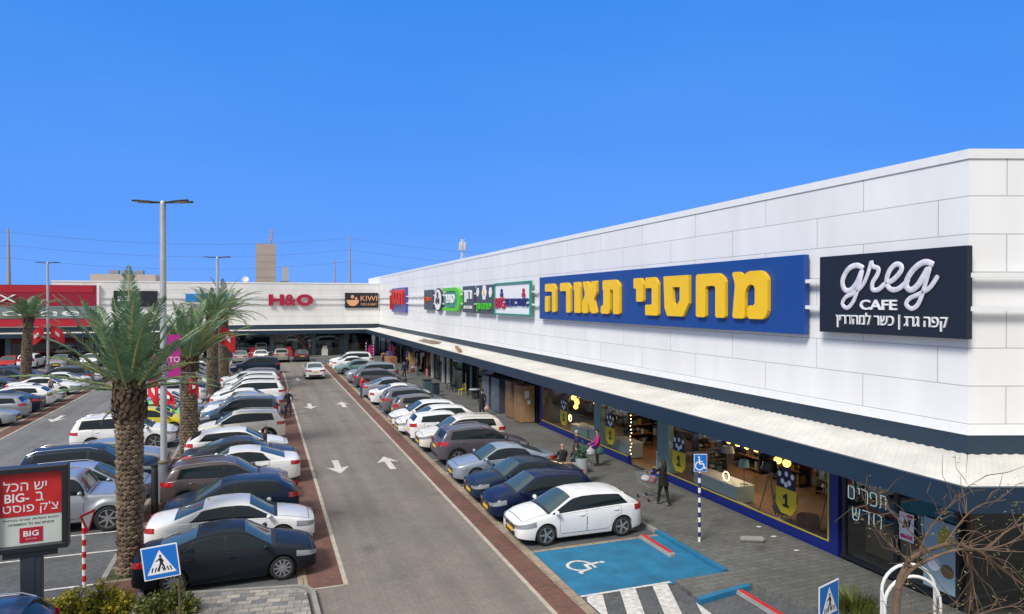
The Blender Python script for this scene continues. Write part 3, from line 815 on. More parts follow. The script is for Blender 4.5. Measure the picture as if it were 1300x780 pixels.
    # patch on any surface function
    def patch(s, fn, nu, nv, off, flip=False):
        mb = MB(); P = [[Vector(fn(i/nu, j/nv)) for j in range(nv+1)] for i in range(nu+1)]
        V = []
        for i in range(nu+1):
            for j in range(nv+1):
                a = P[min(i+1,nu)][j]-P[max(i-1,0)][j]; b = P[i][min(j+1,nv)]-P[i][max(j-1,0)]
                n = a.cross(b)
                if n.length > 1e-12: n.normalize()
                V.append(P[i][j] + n*off)
        F = [(i*(nv+1)+j, (i+1)*(nv+1)+j, (i+1)*(nv+1)+j+1, i*(nv+1)+j+1) for i in range(nu) for j in range(nv)]
        mb.add(V, F); return mb
    def mir(s, mb):
        r = MB(); r.v = [(x, -y, z) for x, y, z in mb.v]; r.f = [f[::-1] for f in mb.f]; r.m = list(mb.m); return r
    def sidepatch(s, x0, x1, z0, z1, off, nu=16, nv=6):
        f = (lambda u, v: (lambda x: (x, s.side(x, (a := (z0(x) if callable(z0) else z0)) + v*((z1(x) if callable(z1) else z1)-a)), a + v*((z1(x) if callable(z1) else z1)-a)))(x1 + (x0-x1)*u))
        return s.patch(f, nu, nv, off)
    def ghpatch(s, x0, x1, t0, t1, off, sl0=0.0, sl1=0.0, nu=18, nv=5):
        def f(u, v):
            xa = x0 + sl0*v; xb = x1 + sl1*v; x = xb + (xa-xb)*u; t = t0 + (t1-t0)*v
            y, z = s.ghside(x, t); return (x, y, z)
        return s.patch(f, nu, nv, off)
    def lamp(s, end, z0a, z1a, z0b, z1b, ls, lf, off):
        """lamp wrapping from the flank round onto the nose (end=1) or tail (end=-1)"""
        xe = s.L/2*end
        def f(u, v):
            q = u*(ls+lf); k = u
            z = (z0a+(z0b-z0a)*k) + v*((z1a+(z1b-z1a)*k)-(z0a+(z0b-z0a)*k))
            if q < ls: x = xe - end*(ls-q); y = s.side(x, z)
            else: x = xe; y = s.side(x, z)-(q-ls)
            return (x, y, z)
        mb = s.patch(f, 14, 4, off*(-end))
        if end > 0: mb.f = [g[::-1] for g in mb.f]
        return mb
    def endrect(s, end, y0, y1, z0, z1, off, r=0.25, th=0.02):
        x = end*(s.L/2+off); w = (z1-z0)*r
        pts = [(y0+w,z0),(y1-w,z0),(y1,z0+w),(y1,z1-w),(y1-w,z1),(y0+w,z1),(y0,z1-w),(y0,z0+w)]
        A = [(x-end*th, a, b) for a, b in pts]; B = [(x, a, b) for a, b in pts]
        mb = MB()
        if end > 0: mb.loft([A, B], True, True)
        else: mb.loft([B, A], True, True); 
        return mb
def make_wheel(r, w, spokes):
    ty = MB(); k = w/2
    prof = [(r*0.72, -k), (r*0.9, -k), (r*0.97, -k*0.8), (r, -k*0.5), (r, k*0.5), (r*0.97, k*0.8), (r*0.9, k), (r*0.735, k), (r*0.72, k*0.7)]
    ty.lathe(prof, n=28)
    rm = MB(); R = r*0.745
    rm.lathe([(R, -k*0.3), (R, k*0.88), (R*0.92, k*0.94), (R*0.90, k*0.70), (R*0.88, k*0.3)], n=28, mi=0, cap=False)
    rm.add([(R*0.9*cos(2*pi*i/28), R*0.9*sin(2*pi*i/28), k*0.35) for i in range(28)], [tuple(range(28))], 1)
    for i in range(spokes):
        a = 2*pi*i/spokes; c, d = cos(a), sin(a)
        wi, wo = R*0.12, R*(0.075 if spokes > 6 else 0.11)
        P = [(R*0.12, -wi), (R*0.94, -wo), (R*0.94, wo), (R*0.12, wi)]
        B = [(x*c-y*d, x*d+y*c, k*0.4) for x, y in P]; T = [(x*c-y*d, x*d+y*c, k*(0.82 if abs(x) < R*.5 else 0.9)) for x, y in P]
        rm.loft([B, T], False, True, 0)
    rm.lathe([(R*0.22, k*0.4), (R*0.22, k*0.86), (R*0.1, k*0.9)], n=12)
    return ty, rm
WHEEL_CACHE = {}
def build_car(kind, name, paintm):
    s = CARS[kind]; root = empty(name)
    body = s.body().build('body', paintm, root, smooth=True, sharp=42)
    ub = MB(); yw = s.W/2-0.24
    ub.box(-s.L/2+0.25, s.L/2-0.25, -yw, yw, s.sill-0.03, min(0.62, s.sill+0.42))
    ub.box(s.rx+s.r+0.1, s.fx-s.r-0.1, -s.W/2+0.09, s.W/2-0.09, s.sill-0.045, s.sill+0.03)
    ub.box(-s.L/2+0.12, s.rx-s.r-0.1, -s.W/2+0.25, s.W/2-0.25, s.sill+0.0, s.sill+0.09)
    ub.box(s.fx+s.r+0.1, s.L/2-0.12, -s.W/2+0.25, s.W/2-0.25, s.sill+0.0, s.sill+0.09)
    ub.build('underbody', M_plastic, root)
    # screens
    q0 = 0.90
    w = s.patch(lambda u, v: s.toppt((s.rf+0.04) + (s.cowl-0.03-s.rf-0.04)*u, q0*(-1+2*v)), 12, 12, 0.007)
    w.build('windscreen', M_carscreen, root, smooth=True)
    w = s.patch(lambda u, v: s.toppt(s.rg+0.03 + (s.rr-0.03-s.rg-0.03)*u, (0.86 if not s.box else .8)*(-1+2*v)), 10, 10, 0.007)
    w.build('rear_window', M_carscreen if s.rg > -s.L/2+0.35 else M_carglass, root, smooth=True)
    # cowl and wipers
    c = s.patch(lambda u, v: s.toppt(s.cowl-0.05 + 0.12*u, 0.93*(-1+2*v)), 3, 10, 0.004); c.build('cowl', M_plastic, root)
    hs = MB()
    for q_ in (-1, 1):
        pq = s.patch(lambda u, v: s.toppt(s.cowl+0.10 + (s.L/2-0.16-s.cowl-0.10)*u, q_*(0.90-0.06*u+0.016*v)), 12, 1, 0.003*q_)
        hs = join(hs, pq)
    xe = s.L/2-0.16
    hs = join(hs, s.patch(lambda u, v: s.toppt(xe-0.016*(1-v), -0.84+1.68*u), 12, 1, -0.003))
    hs.f = hs.f + [f[::-1] for f in hs.f]; hs.m = hs.m*2
    for i_, p_ in enumerate(hs.v): hs.v[i_] = (p_[0], p_[1], p_[2]+0.0035)
    hs.f = hs.f[:len(hs.f)//2]; hs.m = hs.m[:len(hs.f)]
    hs.build('bonnet_seam', M_seam, root)
    # side glazing
    cp = s.cpil if s.cpil is not None else s.rr-0.1
    sf = s.sidefront if s.sidefront else s.cowl-0.12
    tr = s.ghpatch(cp-0.05, sf+0.06, 0.05, 0.93, 0.004, s.rake-0.02, -0.02)
    tr.build('window_trim', M_trimblk, root, smooth=True); s.mir(tr).build('window_trim', M_trimblk, root, smooth=True)
    for side in (1, -1):
        for (x0, x1, a, b) in ((cp, s.bpil-0.05, s.rake, 0.02), (s.bpil+0.05, sf, 0.02, 0)):
            g = s.ghpatch(x0, x1, 0.11, 0.87, 0.009, a, b)
            (g if side > 0 else s.mir(g)).build('side_window', M_carglass, root, smooth=True)
    # doors
    Ra = s.r+0.09
    def zlow(x):
        z = s.sill+0.13
        for c in (s.fx, s.rx):
            if abs(x-c) < Ra+0.03: z = max(z, s.r+sqrt(max(0, (Ra+0.03)**2-(x-c)**2)))
        return z
    ztop = lambda x: s.belt_(x)-0.012
    d0 = max(cp+0.02, s.rx+0.05)
    for side in (1, -1):
        for (x0, x1) in ((d0, s.bpil-0.013), (s.bpil+0.013, min(s.fx-Ra-0.04, sf+0.04))):
            sm = s.sidepatch(x0-0.012, x1+0.012, lambda x: zlow(x)-0.014, lambda x: ztop(x)+0.008, 0.0015)
            pt = s.sidepatch(x0, x1, zlow, ztop, 0.004)
            d = (pt if side > 0 else s.mir(pt)).build('door', paintm, root, smooth=True)
            (sm if side > 0 else s.mir(sm)).build('door_seam', M_seam, d, smooth=True)
            h = MB(); xh = x0+0.17; zh = s.belt_(xh)-0.11; yh = s.side(xh, zh)
            h.tube([(xh-0.10, yh+0.008, zh), (xh-0.06, yh+0.032, zh), (xh+0.06, yh+0.032, zh), (xh+0.10, yh+0.008, zh)], 0.013, 6)
            (h if side > 0 else s.mir(h)).build('handle', paintm, d, smooth=True)
    # mirrors
    xm = sf-0.06
    for side in (1, -1):
        y, z = s.ghside(xm, 0.10)
        mm = MB(); mm.sphere((xm, y+0.13, z+0.07), 0.1, 10, 7, sc=(0.75, 1.05, 0.72)); mm.bar((xm, y-0.02, z+0.02), (xm, y+0.07, z+0.04), 0.03)
        (mm if side > 0 else s.mir(mm)).build('mirror', paintm, root, smooth=True, sharp=60)
    # lamps
    for side in (1, -1):
        h = s.lamp(1, *s.head, 0.009) ; h = h if side > 0 else s.mir(h); h.build('headlight', M_head, root, smooth=True)
        t = s.lamp(-1, *s.tail, 0.009); t = t if side > 0 else s.mir(t); t.build('taillight', M_tail, root, smooth=True)
    g0, g1, gw = s.grille
    gr = s.endrect(1, -gw, gw, g0, g1, 0.012, 0.3); gr2 = s.endrect(1, -gw*1.05, gw*1.05, s.sill+0.09, s.sill+0.2, 0.010, 0.3)
    gg = join(gr, gr2).build('grille', M_plastic, root)
    ch = MB(); yy = gw*0.96; X = s.L/2+0.014
    for zz in (g0+(g1-g0)*0.35, g0+(g1-g0)*0.7): ch.box(X-0.01, X+0.006, -yy, yy, zz-0.008, zz+0.008)
    ch.lathe([(0.055, -0.006), (0.055, 0.006)], n=12) ; start = len(ch.v)-24
    for i in range(start, len(ch.v)):
        a, b, c_ = ch.v[i]; ch.v[i] = (X+0.004+c_, a, b+(g0+g1)/2+0.02)
    ch.build('grille_bar', M_chrome, gg)
    p = s.endrect(1, -0.26, 0.26, s.sill+0.17, s.sill+0.28, 0.022, 0.08); p.build('number_plate', M_plate, root)
    p = s.endrect(-1, -0.26, 0.26, s.plate_r-0.055, s.plate_r+0.055, 0.018, 0.08); p.build('number_plate', M_plate, root)
    rbm = s.endrect(-1, -0.62, 0.62, s.sill+0.10, s.sill+0.24, 0.008, 0.2); rbm.build('bumper_insert', M_plastic, root)
    if s.rails:
        rl = MB()
        pts = []
        for i in range(9):
            x = s.rr-0.02 + (s.rf-0.15-s.rr)*i/8; _, y, z = s.toppt(x, 0.90); pts.append((x, y, z+(0.055 if 0 < i < 8 else 0.0)))
        rl.tube(pts, 0.018, 6); rl.build('roof_rail', M_chrome, root, smooth=True); s.mir(rl).build('roof_rail', M_chrome, root, smooth=True)
    an = MB(); xa = s.rr+0.12; an.tube([s.toppt(xa, 0), (xa-0.10, 0, s.zt(xa)+0.10)], [0.012, 0.004], 5); an.build('aerial', M_plastic, root)
    if s.clad:
        cl = MB()
        for c in (s.fx, s.rx):
            for sd in (1, -1):
                rings = []
                for i in range(17):
                    a = pi*(i-0.6)/15; ca, sa = cos(a), sin(a)
                    rr = [s.r+0.045, s.r+0.115]
                    ring = []
                    for r_ in rr:
                        x = c+r_*ca; z = s.r+r_*sa; ring.append((x, s.side(x, max(z, s.sill))+0.006, z))
                    rings.append([(x, y*sd, z) for x, y, z in ring])
                cl.loft(rings, closed=False)
        cl.build('arch_cladding', M_plastic if s.flare == 0 else paintm, root, smooth=True)
    # wheels
    key = (s.r, s.spokes)
    new_wheel = key not in WHEEL_CACHE
    if new_wheel:
        ty, rm = make_wheel(s.r, 0.215 if s.flare == 0 else 0.27, s.spokes)
        w = ty.build('wheel', M_tyre, None, smooth=True); r_ = rm.build('rim', [M_rim, M_rimdark], w, smooth=True)
        WHEEL_CACHE[key] = w
    proto = WHEEL_CACHE[key]
    for c in (s.fx, s.rx):
        for sd in (1, -1):
            if new_wheel: w = proto; w.parent = root; new_wheel = False
            else: w = copy_tree(proto, root)
            w.location = (c, sd*(s.W/2-0.125 + s.flare*0.8), s.r)
            w.rotation_euler = (radians(-90*sd), 0, 0)
    return root
SED = dict(top=[(-2.3,.84),(-2.28,.93),(-2.18,1.0),(-1.78,1.05),(-.72,1.40),(-.3,1.455),(.1,1.455),(.42,1.41),(1.12,1.0),(1.4,.965),(1.85,.88),(2.12,.80),(2.26,.73),(2.3,.66)],
           belt=[(-2.3,.78),(-2.15,.93),(-1.7,.985),(0,.93),(1.1,.90),(1.8,.80),(2.15,.68),(2.3,.58)])
CARS = {
 'sedan': Car(4.6, 1.80, 2.70, 0.92, 0.325, SED['top'], SED['belt'], 1.14, .38, -.74, -1.72, cpil=-1.12, bpil=-0.08, rake=0.32, head=(0.62,0.77,0.55,0.65,0.55,0.20), tail=(0.78,0.93,0.74,0.88,0.38,0.24), plate_r=0.72, spokes=10),
 'saloon': Car(4.85, 1.80, 2.85, 0.98, 0.33,
    [(-2.42,.84),(-2.40,.95),(-2.28,1.04),(-1.70,1.09),(-.78,1.40),(-.3,1.455),(.2,1.455),(.5,1.41),(1.22,1.0),(1.5,.97),(2.0,.87),(2.25,.78),(2.38,.71),(2.42,.66)],
    [(-2.42,.78),(-2.25,.95),(-1.7,1.0),(0,.95),(1.2,.91),(1.9,.80),(2.25,.67),(2.42,.58)], 1.24, .46, -.80, -1.64, cpil=-1.16, bpil=0.0, rake=0.36, head=(0.60,0.76,0.54,0.65,0.55,0.22), tail=(0.80,0.95,0.78,0.92,0.30,0.26), plate_r=0.74, spokes=7),
 'hatch': Car(4.37, 1.80, 2.66, 0.90, 0.325,
    [(-2.185,.80),(-2.16,.95),(-2.08,1.03),(-1.98,1.12),(-1.54,1.385),(-1.2,1.45),(-.5,1.49),(0,1.485),(.35,1.43),(1.12,1.0),(1.42,.965),(1.8,.87),(2.02,.78),(2.14,.71),(2.185,.64)],
    [(-2.185,.76),(-2.05,.96),(-1.6,1.03),(0,.96),(1.1,.915),(1.75,.80),(2.05,.68),(2.185,.57)], 1.14, .32, -1.50, -1.98, cpil=-1.56, bpil=-0.10, rake=0.30, head=(0.62,0.78,0.53,0.63,0.56,0.22), tail=(0.82,0.99,0.82,0.97,0.36,0.22), plate_r=0.62),
 'small_hatch': Car(3.99, 1.72, 2.51, 0.82, 0.30,
    [(-1.995,.80),(-1.97,.98),(-1.88,1.08),(-1.62,1.40),(-1.45,1.45),(-.5,1.51),(0,1.51),(.35,1.45),(1.08,1.02),(1.35,.98),(1.7,.88),(1.88,.78),(1.96,.71),(1.995,.64)],
    [(-1.995,.76),(-1.88,.98),(-1.5,1.05),(0,.97),(1.05,.92),(1.62,.80),(1.9,.67),(1.995,.57)], 1.10, .32, -1.58, -1.86, cpil=-1.42, bpil=-0.12, rake=0.12, head=(0.64,0.80,0.54,0.64,0.50,0.22), tail=(0.84,1.04,0.84,1.0,0.30,0.16), plate_r=0.66, spokes=6),
 'suv': Car(4.44, 1.85, 2.64, 0.92, 0.355,
    [(-2.22,.86),(-2.20,1.05),(-2.10,1.16),(-1.84,1.53),(-1.62,1.60),(-.6,1.66),(0,1.655),(.36,1.59),(1.10,1.13),(1.4,1.09),(1.82,.99),(2.05,.90),(2.18,.80),(2.22,.70)],
    [(-2.22,.80),(-2.1,1.06),(-1.6,1.14),(0,1.06),(1.1,1.02),(1.75,.91),(2.08,.78),(2.22,.64)], 1.12, .34, -1.80, -2.08, cpil=-1.62, bpil=-0.10, rake=0.14, sill=0.26, rails=True, clad=True, head=(0.74,0.89,0.64,0.74,0.55,0.20), tail=(0.92,1.09,0.92,1.06,0.44,0.24), plate_r=0.80, grille=(0.50,0.70,0.46), tumble=0.34),
 'large_suv': Car(4.76, 1.88, 2.78, 0.94, 0.37,
    [(-2.38,.90),(-2.36,1.10),(-2.28,1.20),(-2.05,1.60),(-1.85,1.66),(-.6,1.715),(.1,1.705),(.5,1.63),(1.24,1.16),(1.5,1.12),(2.0,1.02),(2.22,.92),(2.34,.82),(2.38,.72)],
    [(-2.38,.82),(-2.25,1.08),(-1.7,1.12),(0,1.07),(1.2,1.03),(1.9,.93),(2.24,.80),(2.38,.66)], 1.26, .48, -2.02, -2.26, cpil=-1.90, bpil=-0.02, rake=0.14, sill=0.27, rails=True, head=(0.76,0.90,0.68,0.78,0.60,0.20), tail=(0.88,1.04,0.90,1.02,0.42,0.28), plate_r=0.84, grille=(0.52,0.74,0.44), tumble=0.33),
 'estate': Car(4.65, 1.80, 2.68, 0.94, 0.325,
    [(-2.325,.82),(-2.30,1.0),(-2.2,1.08),(-1.92,1.38),(-1.7,1.44),(-.5,1.50),(.1,1.495),(.46,1.43),(1.18,1.0),(1.5,.965),(1.95,.87),(2.15,.79),(2.28,.71),(2.325,.65)],
    [(-2.325,.78),(-2.2,.98),(-1.7,1.02),(0,.95),(1.15,.915),(1.85,.80),(2.18,.68),(2.325,.58)], 1.20, .42, -1.88, -2.18, cpil=-1.80, bpil=-0.05, rake=0.16, rails=True, head=(0.62,0.77,0.54,0.64,0.56,0.22), tail=(0.84,1.0,0.84,0.98,0.36,0.22), plate_r=0.64),
 'mpv': Car(4.35, 1.80, 2.72, 0.86, 0.32,
    [(-2.175,.82),(-2.16,1.05),(-2.10,1.18),(-1.98,1.62),(-1.85,1.72),(-.6,1.79),(0,1.775),(.45,1.68),(1.25,1.12),(1.5,1.05),(1.85,.93),(2.04,.83),(2.14,.75),(2.175,.66)],
    [(-2.175,.78),(-2.08,1.02),(-1.7,1.10),(0,1.04),(1.2,.99),(1.75,.86),(2.04,.72),(2.175,.60)], 1.27, .42, -1.95, -2.09, cpil=-1.80, bpil=-0.05, rake=0.06, head=(0.68,0.86,0.58,0.68,0.56,0.20), tail=(0.90,1.25,0.90,1.22,0.20,0.14), plate_r=0.78, tumble=0.26, rails=True),
 'offroader': Car(4.74, 1.98, 2.84, 0.86, 0.415,
    [(-2.37,.88),(-2.36,1.15),(-2.33,1.24),(-2.26,1.76),(-2.16,1.83),(-.5,1.865),(.45,1.86),(.60,1.80),(.90,1.28),(1.05,1.25),(2.10,1.20),(2.28,1.15),(2.35,1.06),(2.37,.80)],
    [(-2.37,.80),(-2.25,1.18),(-1.0,1.22),(.85,1.20),(2.1,1.12),(2.3,.98),(2.37,.72)], .90, .58, -2.24, -2.31, cpil=-2.05, bpil=-0.35, rake=0.03, sill=0.36, box=True, tumble=0.16, taper=0.93, flare=0.07, clad=True, head=(0.88,1.04,0.84,1.02,0.06,0.30), tail=(0.92,1.14,0.92,1.12,0.10,0.10), plate_r=0.92, grille=(0.80,1.02,0.52), sidefront=0.76, drop=0.03, spokes=7),
}
def variant(base, **kw):
    import inspect
    d = {k: v for k, v in CARS[base].__dict__.items() if k in inspect.signature(Car.__init__).parameters and k not in ('self', 's')}
    d.update(kw); return Car(**d)
CARS['suv_upright'] = variant('suv', rails=False, clad=False, tail=(0.88,1.24,0.88,1.20,0.16,0.14), head=(0.76,0.93,0.70,0.84,0.35,0.26), grille=(0.58,0.80,0.40), spokes=7, rake=0.02, tumble=0.28, cpil=-1.75)
CARS['hatch_round'] = variant('hatch', tail=(0.80,1.02,0.80,1.0,0.24,0.14), head=(0.60,0.80,0.52,0.64,0.40,0.24), grille=(0.50,0.60,0.30), spokes=8, rake=0.16, tumble=0.42, cpil=-1.36, taper=0.66)
CARS['sedan_plain'] = variant('sedan', tail=(0.74,0.92,0.74,0.90,0.22,0.30), head=(0.60,0.76,0.55,0.67,0.40,0.24), grille=(0.48,0.62,0.36), spokes=6, rake=0.24, cpil=-1.05, tumble=0.40, taper=0.74)
PAINTS = dict(
 white=(0.74,0.75,0.76,0,.35), pearl=(0.70,0.665,0.60,0,.35), silver=(0.36,0.385,0.42,.55,.32), paleblue=(0.33,0.40,0.50,.45,.32), black=(0.010,0.013,0.020,0,.3), navy=(0.008,0.016,0.055,.1,.3),
 darkblue=(0.014,0.028,0.055,.2,.32), darkgrey=(0.045,0.05,0.062,.35,.34), purplegrey=(0.115,0.105,0.135,.4,.36), brown=(0.115,0.092,0.095,.4,.36), taupe=(0.20,0.175,0.165,.35,.36), steel=(0.045,0.075,0.115,.3,.33),
 midgrey=(0.17,0.18,0.195,.4,.36), yellow=(0.62,0.50,0.012,0,.35), green=(0.22,0.60,0.18,0,.35), teal=(0.16,0.27,0.27,.3,.35), red=(0.45,0.01,0.015,0,.35), blue=(0.02,0.06,0.17,.3,.32), warmgrey=(0.30,0.30,0.29,.4,.35))
def P(n):
    c = PAINTS[n]; return paint(n, c[:3], c[3], c[4])
PROTO = {}
DETAIL = ('bonnet_seam', 'door', 'aerial', 'cowl', 'grille_bar', 'bumper_insert')
def place_car(kind, col, x, y, rz, label, group, name='parked_car', far=False, cat='car'):
    first = kind not in PROTO
    if first: PROTO[kind] = build_car(kind, name, P(col)); o = PROTO[kind]
    else:
        o = copy_tree(PROTO[kind], None, DETAIL if far else ()); o.name = name
        pm = P(col)
        def rec(q):
            for ch in q.children:
                if ch.type == 'MESH' and ch.data.materials and ch.data.materials[0].name.startswith('paint_'):
                    ch.material_slots[0].link = 'OBJECT'; ch.material_slots[0].material = pm
                rec(ch)
        rec(o)
    o.scale = (1+random.uniform(-.025,.025), 1+random.uniform(-.02,.02), 1+random.uniform(-.025,.03)) if y > 29 else (.97, .98, .97)
    o.location = (x, y, 0.016); o.rotation_euler = (0, 0, radians(rz))
    for k in ('label', 'category', 'group'):
        if k in o: del o[k]
    return tag(o, label, cat, group)
# ------------------------------------------------------------------ the parked cars
G_R = 'cars parked nose-in along the shop pavement'
G_L = 'cars parked beside the palm median on the main lane'
G_M = 'cars parked on the far side of the palm median'
G_F = 'cars parked in the rows across the far lane'
G_B = 'cars parked against the back shops'
RIGHT = [
 ('hatch','white',9.32,19.85,180,'white five-door hatchback beside the blue disabled bay, nearest in the shop-side row'),
 ('small_hatch','navy',9.1,22.2,180,'small deep navy hatchback parked beside the nearest white hatchback of the shop-side row'),
 ('sedan','darkblue',9.45,24.5,180,'low blue-black car with sloping tail between the navy hatchback and the silver sedan'),
 ('sedan','paleblue',9.5,27.3,180,'bright silver sedan with yellow front plate, facing the lane beside the purple-grey SUV'),
 ('suv','purplegrey',9.6,30.6,0,'purple-grey SUV with roof rails, its red-lamped tail toward the lane'),
 ('suv','pearl',9.45,33.5,180,'cream white SUV facing the lane beside the purple-grey SUV'),
 ('small_hatch','white',9.3,36.0,0,'small white hatchback backed to the lane beside the cream white SUV'),
 ('hatch','white',9.3,38.2,180,'white hatchback squeezed between two other white cars, facing the lane behind the small backed-in one'),
 ('hatch','white',9.25,40.5,180,'white hatchback facing the lane beside the taupe hatchback'),
 ('small_hatch','taupe',9.6,42.8,0,'taupe small hatchback with red tail lamps toward the lane'),
 ('suv','midgrey',9.6,45.5,0,'mid grey SUV with tail toward the lane, behind the taupe hatchback'),
 ('sedan','white',9.5,49.9,0,'white sedan with sloping tail toward the lane, just past the mid grey SUV'),
 ('sedan','silver',9.5,53.8,0,'silver sedan with its tail beside the man in the red jacket'),
 ('estate','purplegrey',9.7,60.4,0,'dark purple-grey estate backed to the lane beyond the red-jacketed man'),
 ('large_suv','silver',9.5,63.9,180,'silver white large SUV with roof rails facing the lane beyond the purple-grey estate'),
 ('sedan','teal',9.3,72.0,180,'pale teal sedan among the last cars of the shop-side row'),
 ('sedan','white',9.4,76.2,0,'white sedan backed to the lane, second from the far end of the shop-side row'),
 ('large_suv','white',9.4,78.9,180,'white large SUV at the far end of the shop-side row'),
]
LEFT = [
 ('sedan','black',-0.87,19.9,0,'black sedan parked at the near end of the median row behind the tilted crossing sign'),
 ('saloon','white',-0.85,22.55,0,'long white sedan with dark rear window beside the nearest black sedan'),
 ('hatch','darkblue',-0.95,25.0,180,'dark navy hatchback with red tail lamps, beyond the long white sedan'),
 ('suv','brown',-1.25,27.4,0,'brown-grey SUV with its red tail lamps toward the median paving'),
 ('sedan','white',-0.85,29.9,180,'white fastback sedan, tail to the main lane, just beyond the brown-grey SUV'),
 ('sedan','darkgrey',-0.85,32.2,0,'dark grey sedan facing the main lane in front of the man in black'),
 ('hatch','white',-1.1,34.7,0,'white hatchback with sunroof and red tail lamps toward the median, beside the dark grey sedan'),
 ('suv','pearl',-1.1,38.9,180,'pearl white crossover SUV with tail to the lane and black arch cladding'),
 ('mpv','steel',-1.25,43.4,180,'steel blue people carrier facing the median behind the pearl crossover'),
 ('estate','white',-1.25,45.9,180,'white estate with silver roof rails behind the steel blue people carrier'),
 ('saloon','paleblue',-1.1,48.1,180,'pale silver sedan mostly hidden beyond the white railed estate'),
 ('sedan','white',-1.0,50.5,0,'white sedan with its red tail lamp toward the palm trunks, behind the pale silver sedan'),
 ('large_suv','white',-0.9,53.1,180,'white seven-seat SUV with long dark side windows and tail to the lane'),
 ('mpv','white',-0.9,55.6,180,'tall white people carrier with roof rails in the middle of the median row'),
 ('suv','white',-0.8,60.3,180,'white SUV, tail to the lane, third from the far end of the white run'),
 ('sedan','white',-1.0,62.7,0,'white sedan with tail toward the median, second from the far end of the white run'),
 ('estate','midgrey',-0.8,65.1,180,'grey estate at the far end of the unbroken run beside the median'),
 ('large_suv','darkblue',-0.7,75.4,180,'large dark navy SUV parked alone at the far end of the median'),
]
MID = [
 ('offroader','silver',-6.15,26.1,0,'boxy silver off-road car with big fat tyres next to the red poster board'),
 ('estate','paleblue',-6.2,29.0,0,'pale silver-blue estate beside the boxy silver off-road car'),
 ('large_suv','darkblue',-6.4,31.4,0,'dark blue large SUV between two pale silver cars behind the nearest palm'),
 ('sedan','silver',-6.2,33.9,0,'silver sedan between the dark blue large SUV and a white seven-seat SUV'),
 ('large_suv','white',-6.5,39.2,0,'white large SUV parked by itself across the median from the steel blue people carrier'),
 ('hatch','yellow',-6.0,43.3,0,'bright yellow hatchback between the first two palms'),
 ('hatch','green',-6.0,45.7,0,'light green hatchback beside the bright yellow one'),
 ('sedan','paleblue',-6.0,48.2,0,'pale silver sedan beside the light green hatchback'),
 ('hatch','white',-6.0,50.6,0,'white hatchback beyond the pale silver sedan on the far side of the median'),
 ('suv','white',-6.1,55.4,0,'white SUV under the red hanging flags beside the second palm'),
 ('sedan','blue',-6.0,60.3,0,'mid blue sedan behind the second palm trunk'),
 ('sedan','white',-6.0,62.8,180,'white sedan behind the palms, next to the mid blue sedan'),
 ('estate','blue',-6.0,67.6,0,'blue estate far along the median seen between palm trunks'),
 ('suv','silver',-6.0,70.1,0,'silver SUV far along the median next to the blue estate'),
 ('sedan','white',-6.0,75.0,0,'white sedan at the far end behind the palm median'),
]
FAR = [
 ('saloon','silver',-16.3,48.9,0,'silver sedan cut by the picture edge, nearest car across the far lane'),
 ('estate','silver',-16.35,51.7,180,'silver estate at the picture edge with its tail to the far lane'),
 ('sedan','darkblue',-16.3,54.4,180,'slate navy sedan with its red tail lamp toward the far lane'),
 ('hatch','white',-16.2,56.9,180,'white hatchback with red tail lamp tucked beside the slate navy sedan'),
 ('sedan','white',-16.2,59.3,0,'white sedan with black grille facing the far lane'),
 ('saloon','white',-16.3,63.8,0,'long white sedan beside the woman in pale clothes, facing the far lane'),
 ('sedan','white',-16.2,67.2,180,'white sedan with its tail and alloy wheel toward the far lane'),
 ('large_suv','steel',-16.6,70.0,180,'steel blue SUV beyond the white cars across the far lane'),
 ('sedan','white',-16.2,72.5,0,'white sedan near the far end of the row across the far lane'),
 ('sedan','darkgrey',-16.2,75.0,0,'dark grey sedan ending the row across the far lane'),
 ('estate','steel',-21.3,60.0,0,'dark teal-blue estate facing right at the left picture edge'),
 ('sedan','darkblue',-21.3,62.6,0,'navy black sedan in the second row, beside the dark teal-blue estate'),
 ('suv','steel',-21.3,67.4,0,'dark blue SUV in the second row in front of the lone leaning palm'),
 ('sedan','darkblue',-21.3,72.4,0,'navy sedan in the second row beyond the lone leaning palm'),
 ('hatch','blue',-21.3,75.0,0,'blue hatchback ending the second row near the lamp post'),
]
BACK = [
 ('sedan','red',-26.3,90.2,-90,'bright red car facing forward under the red shop panel'),
 ('suv','white',-24.3,90.4,90,'white SUV seen from behind under the red shop panel'),
 ('sedan','silver',-21.4,90.3,-90,'silver sedan facing forward beside the flag lamp post'),
 ('sedan','white',-18.4,90.3,-90,'white sedan facing forward behind the drooping palm frond'),
 ('sedan','black',-15.9,90.3,-90,'black sedan facing forward before the back shops'),
 ('hatch','darkgrey',-13.3,90.3,-90,'dark grey hatchback before the back shops behind the big palm'),
 ('suv','silver',-10.6,90.3,90,'silver SUV before the back shops behind the palm crowns'),
 ('sedan','white',-7.8,90.3,90,'white sedan before the back shops between the palms'),
 ('sedan','silver',-2.5,90.5,90,'silver grey sedan seen from behind, first before the striped fashion shop windows'),
 ('sedan','white',-0.2,90.2,90,'white sedan seen from behind before the back shop windows'),
 ('suv','warmgrey',2.15,89.7,90,'warm grey SUV seen from behind before the back shop windows'),
 ('sedan','darkgrey',4.6,89.9,90,'dark grey sedan seen from behind, last before the back shop door'),
]
for L_, G_ in ((RIGHT, G_R), (LEFT, G_L), (MID, G_M), (FAR, G_F), (BACK, G_B)):
    for n_, (k, c, x, y, r, lab) in enumerate(L_):
        if n_ % 2 and y > 40: k = {'suv': 'suv_upright', 'hatch': 'hatch_round', 'sedan': 'sedan_plain'}.get(k, k)
        place_car(k, c, x, y, r + random.uniform(-1.2, 1.2), lab, G_, far=y > 47)
place_car('sedan', 'white', 4.75, 69.6, 90, 'white sedan driving away down the middle of the main lane', None, name='moving_car')
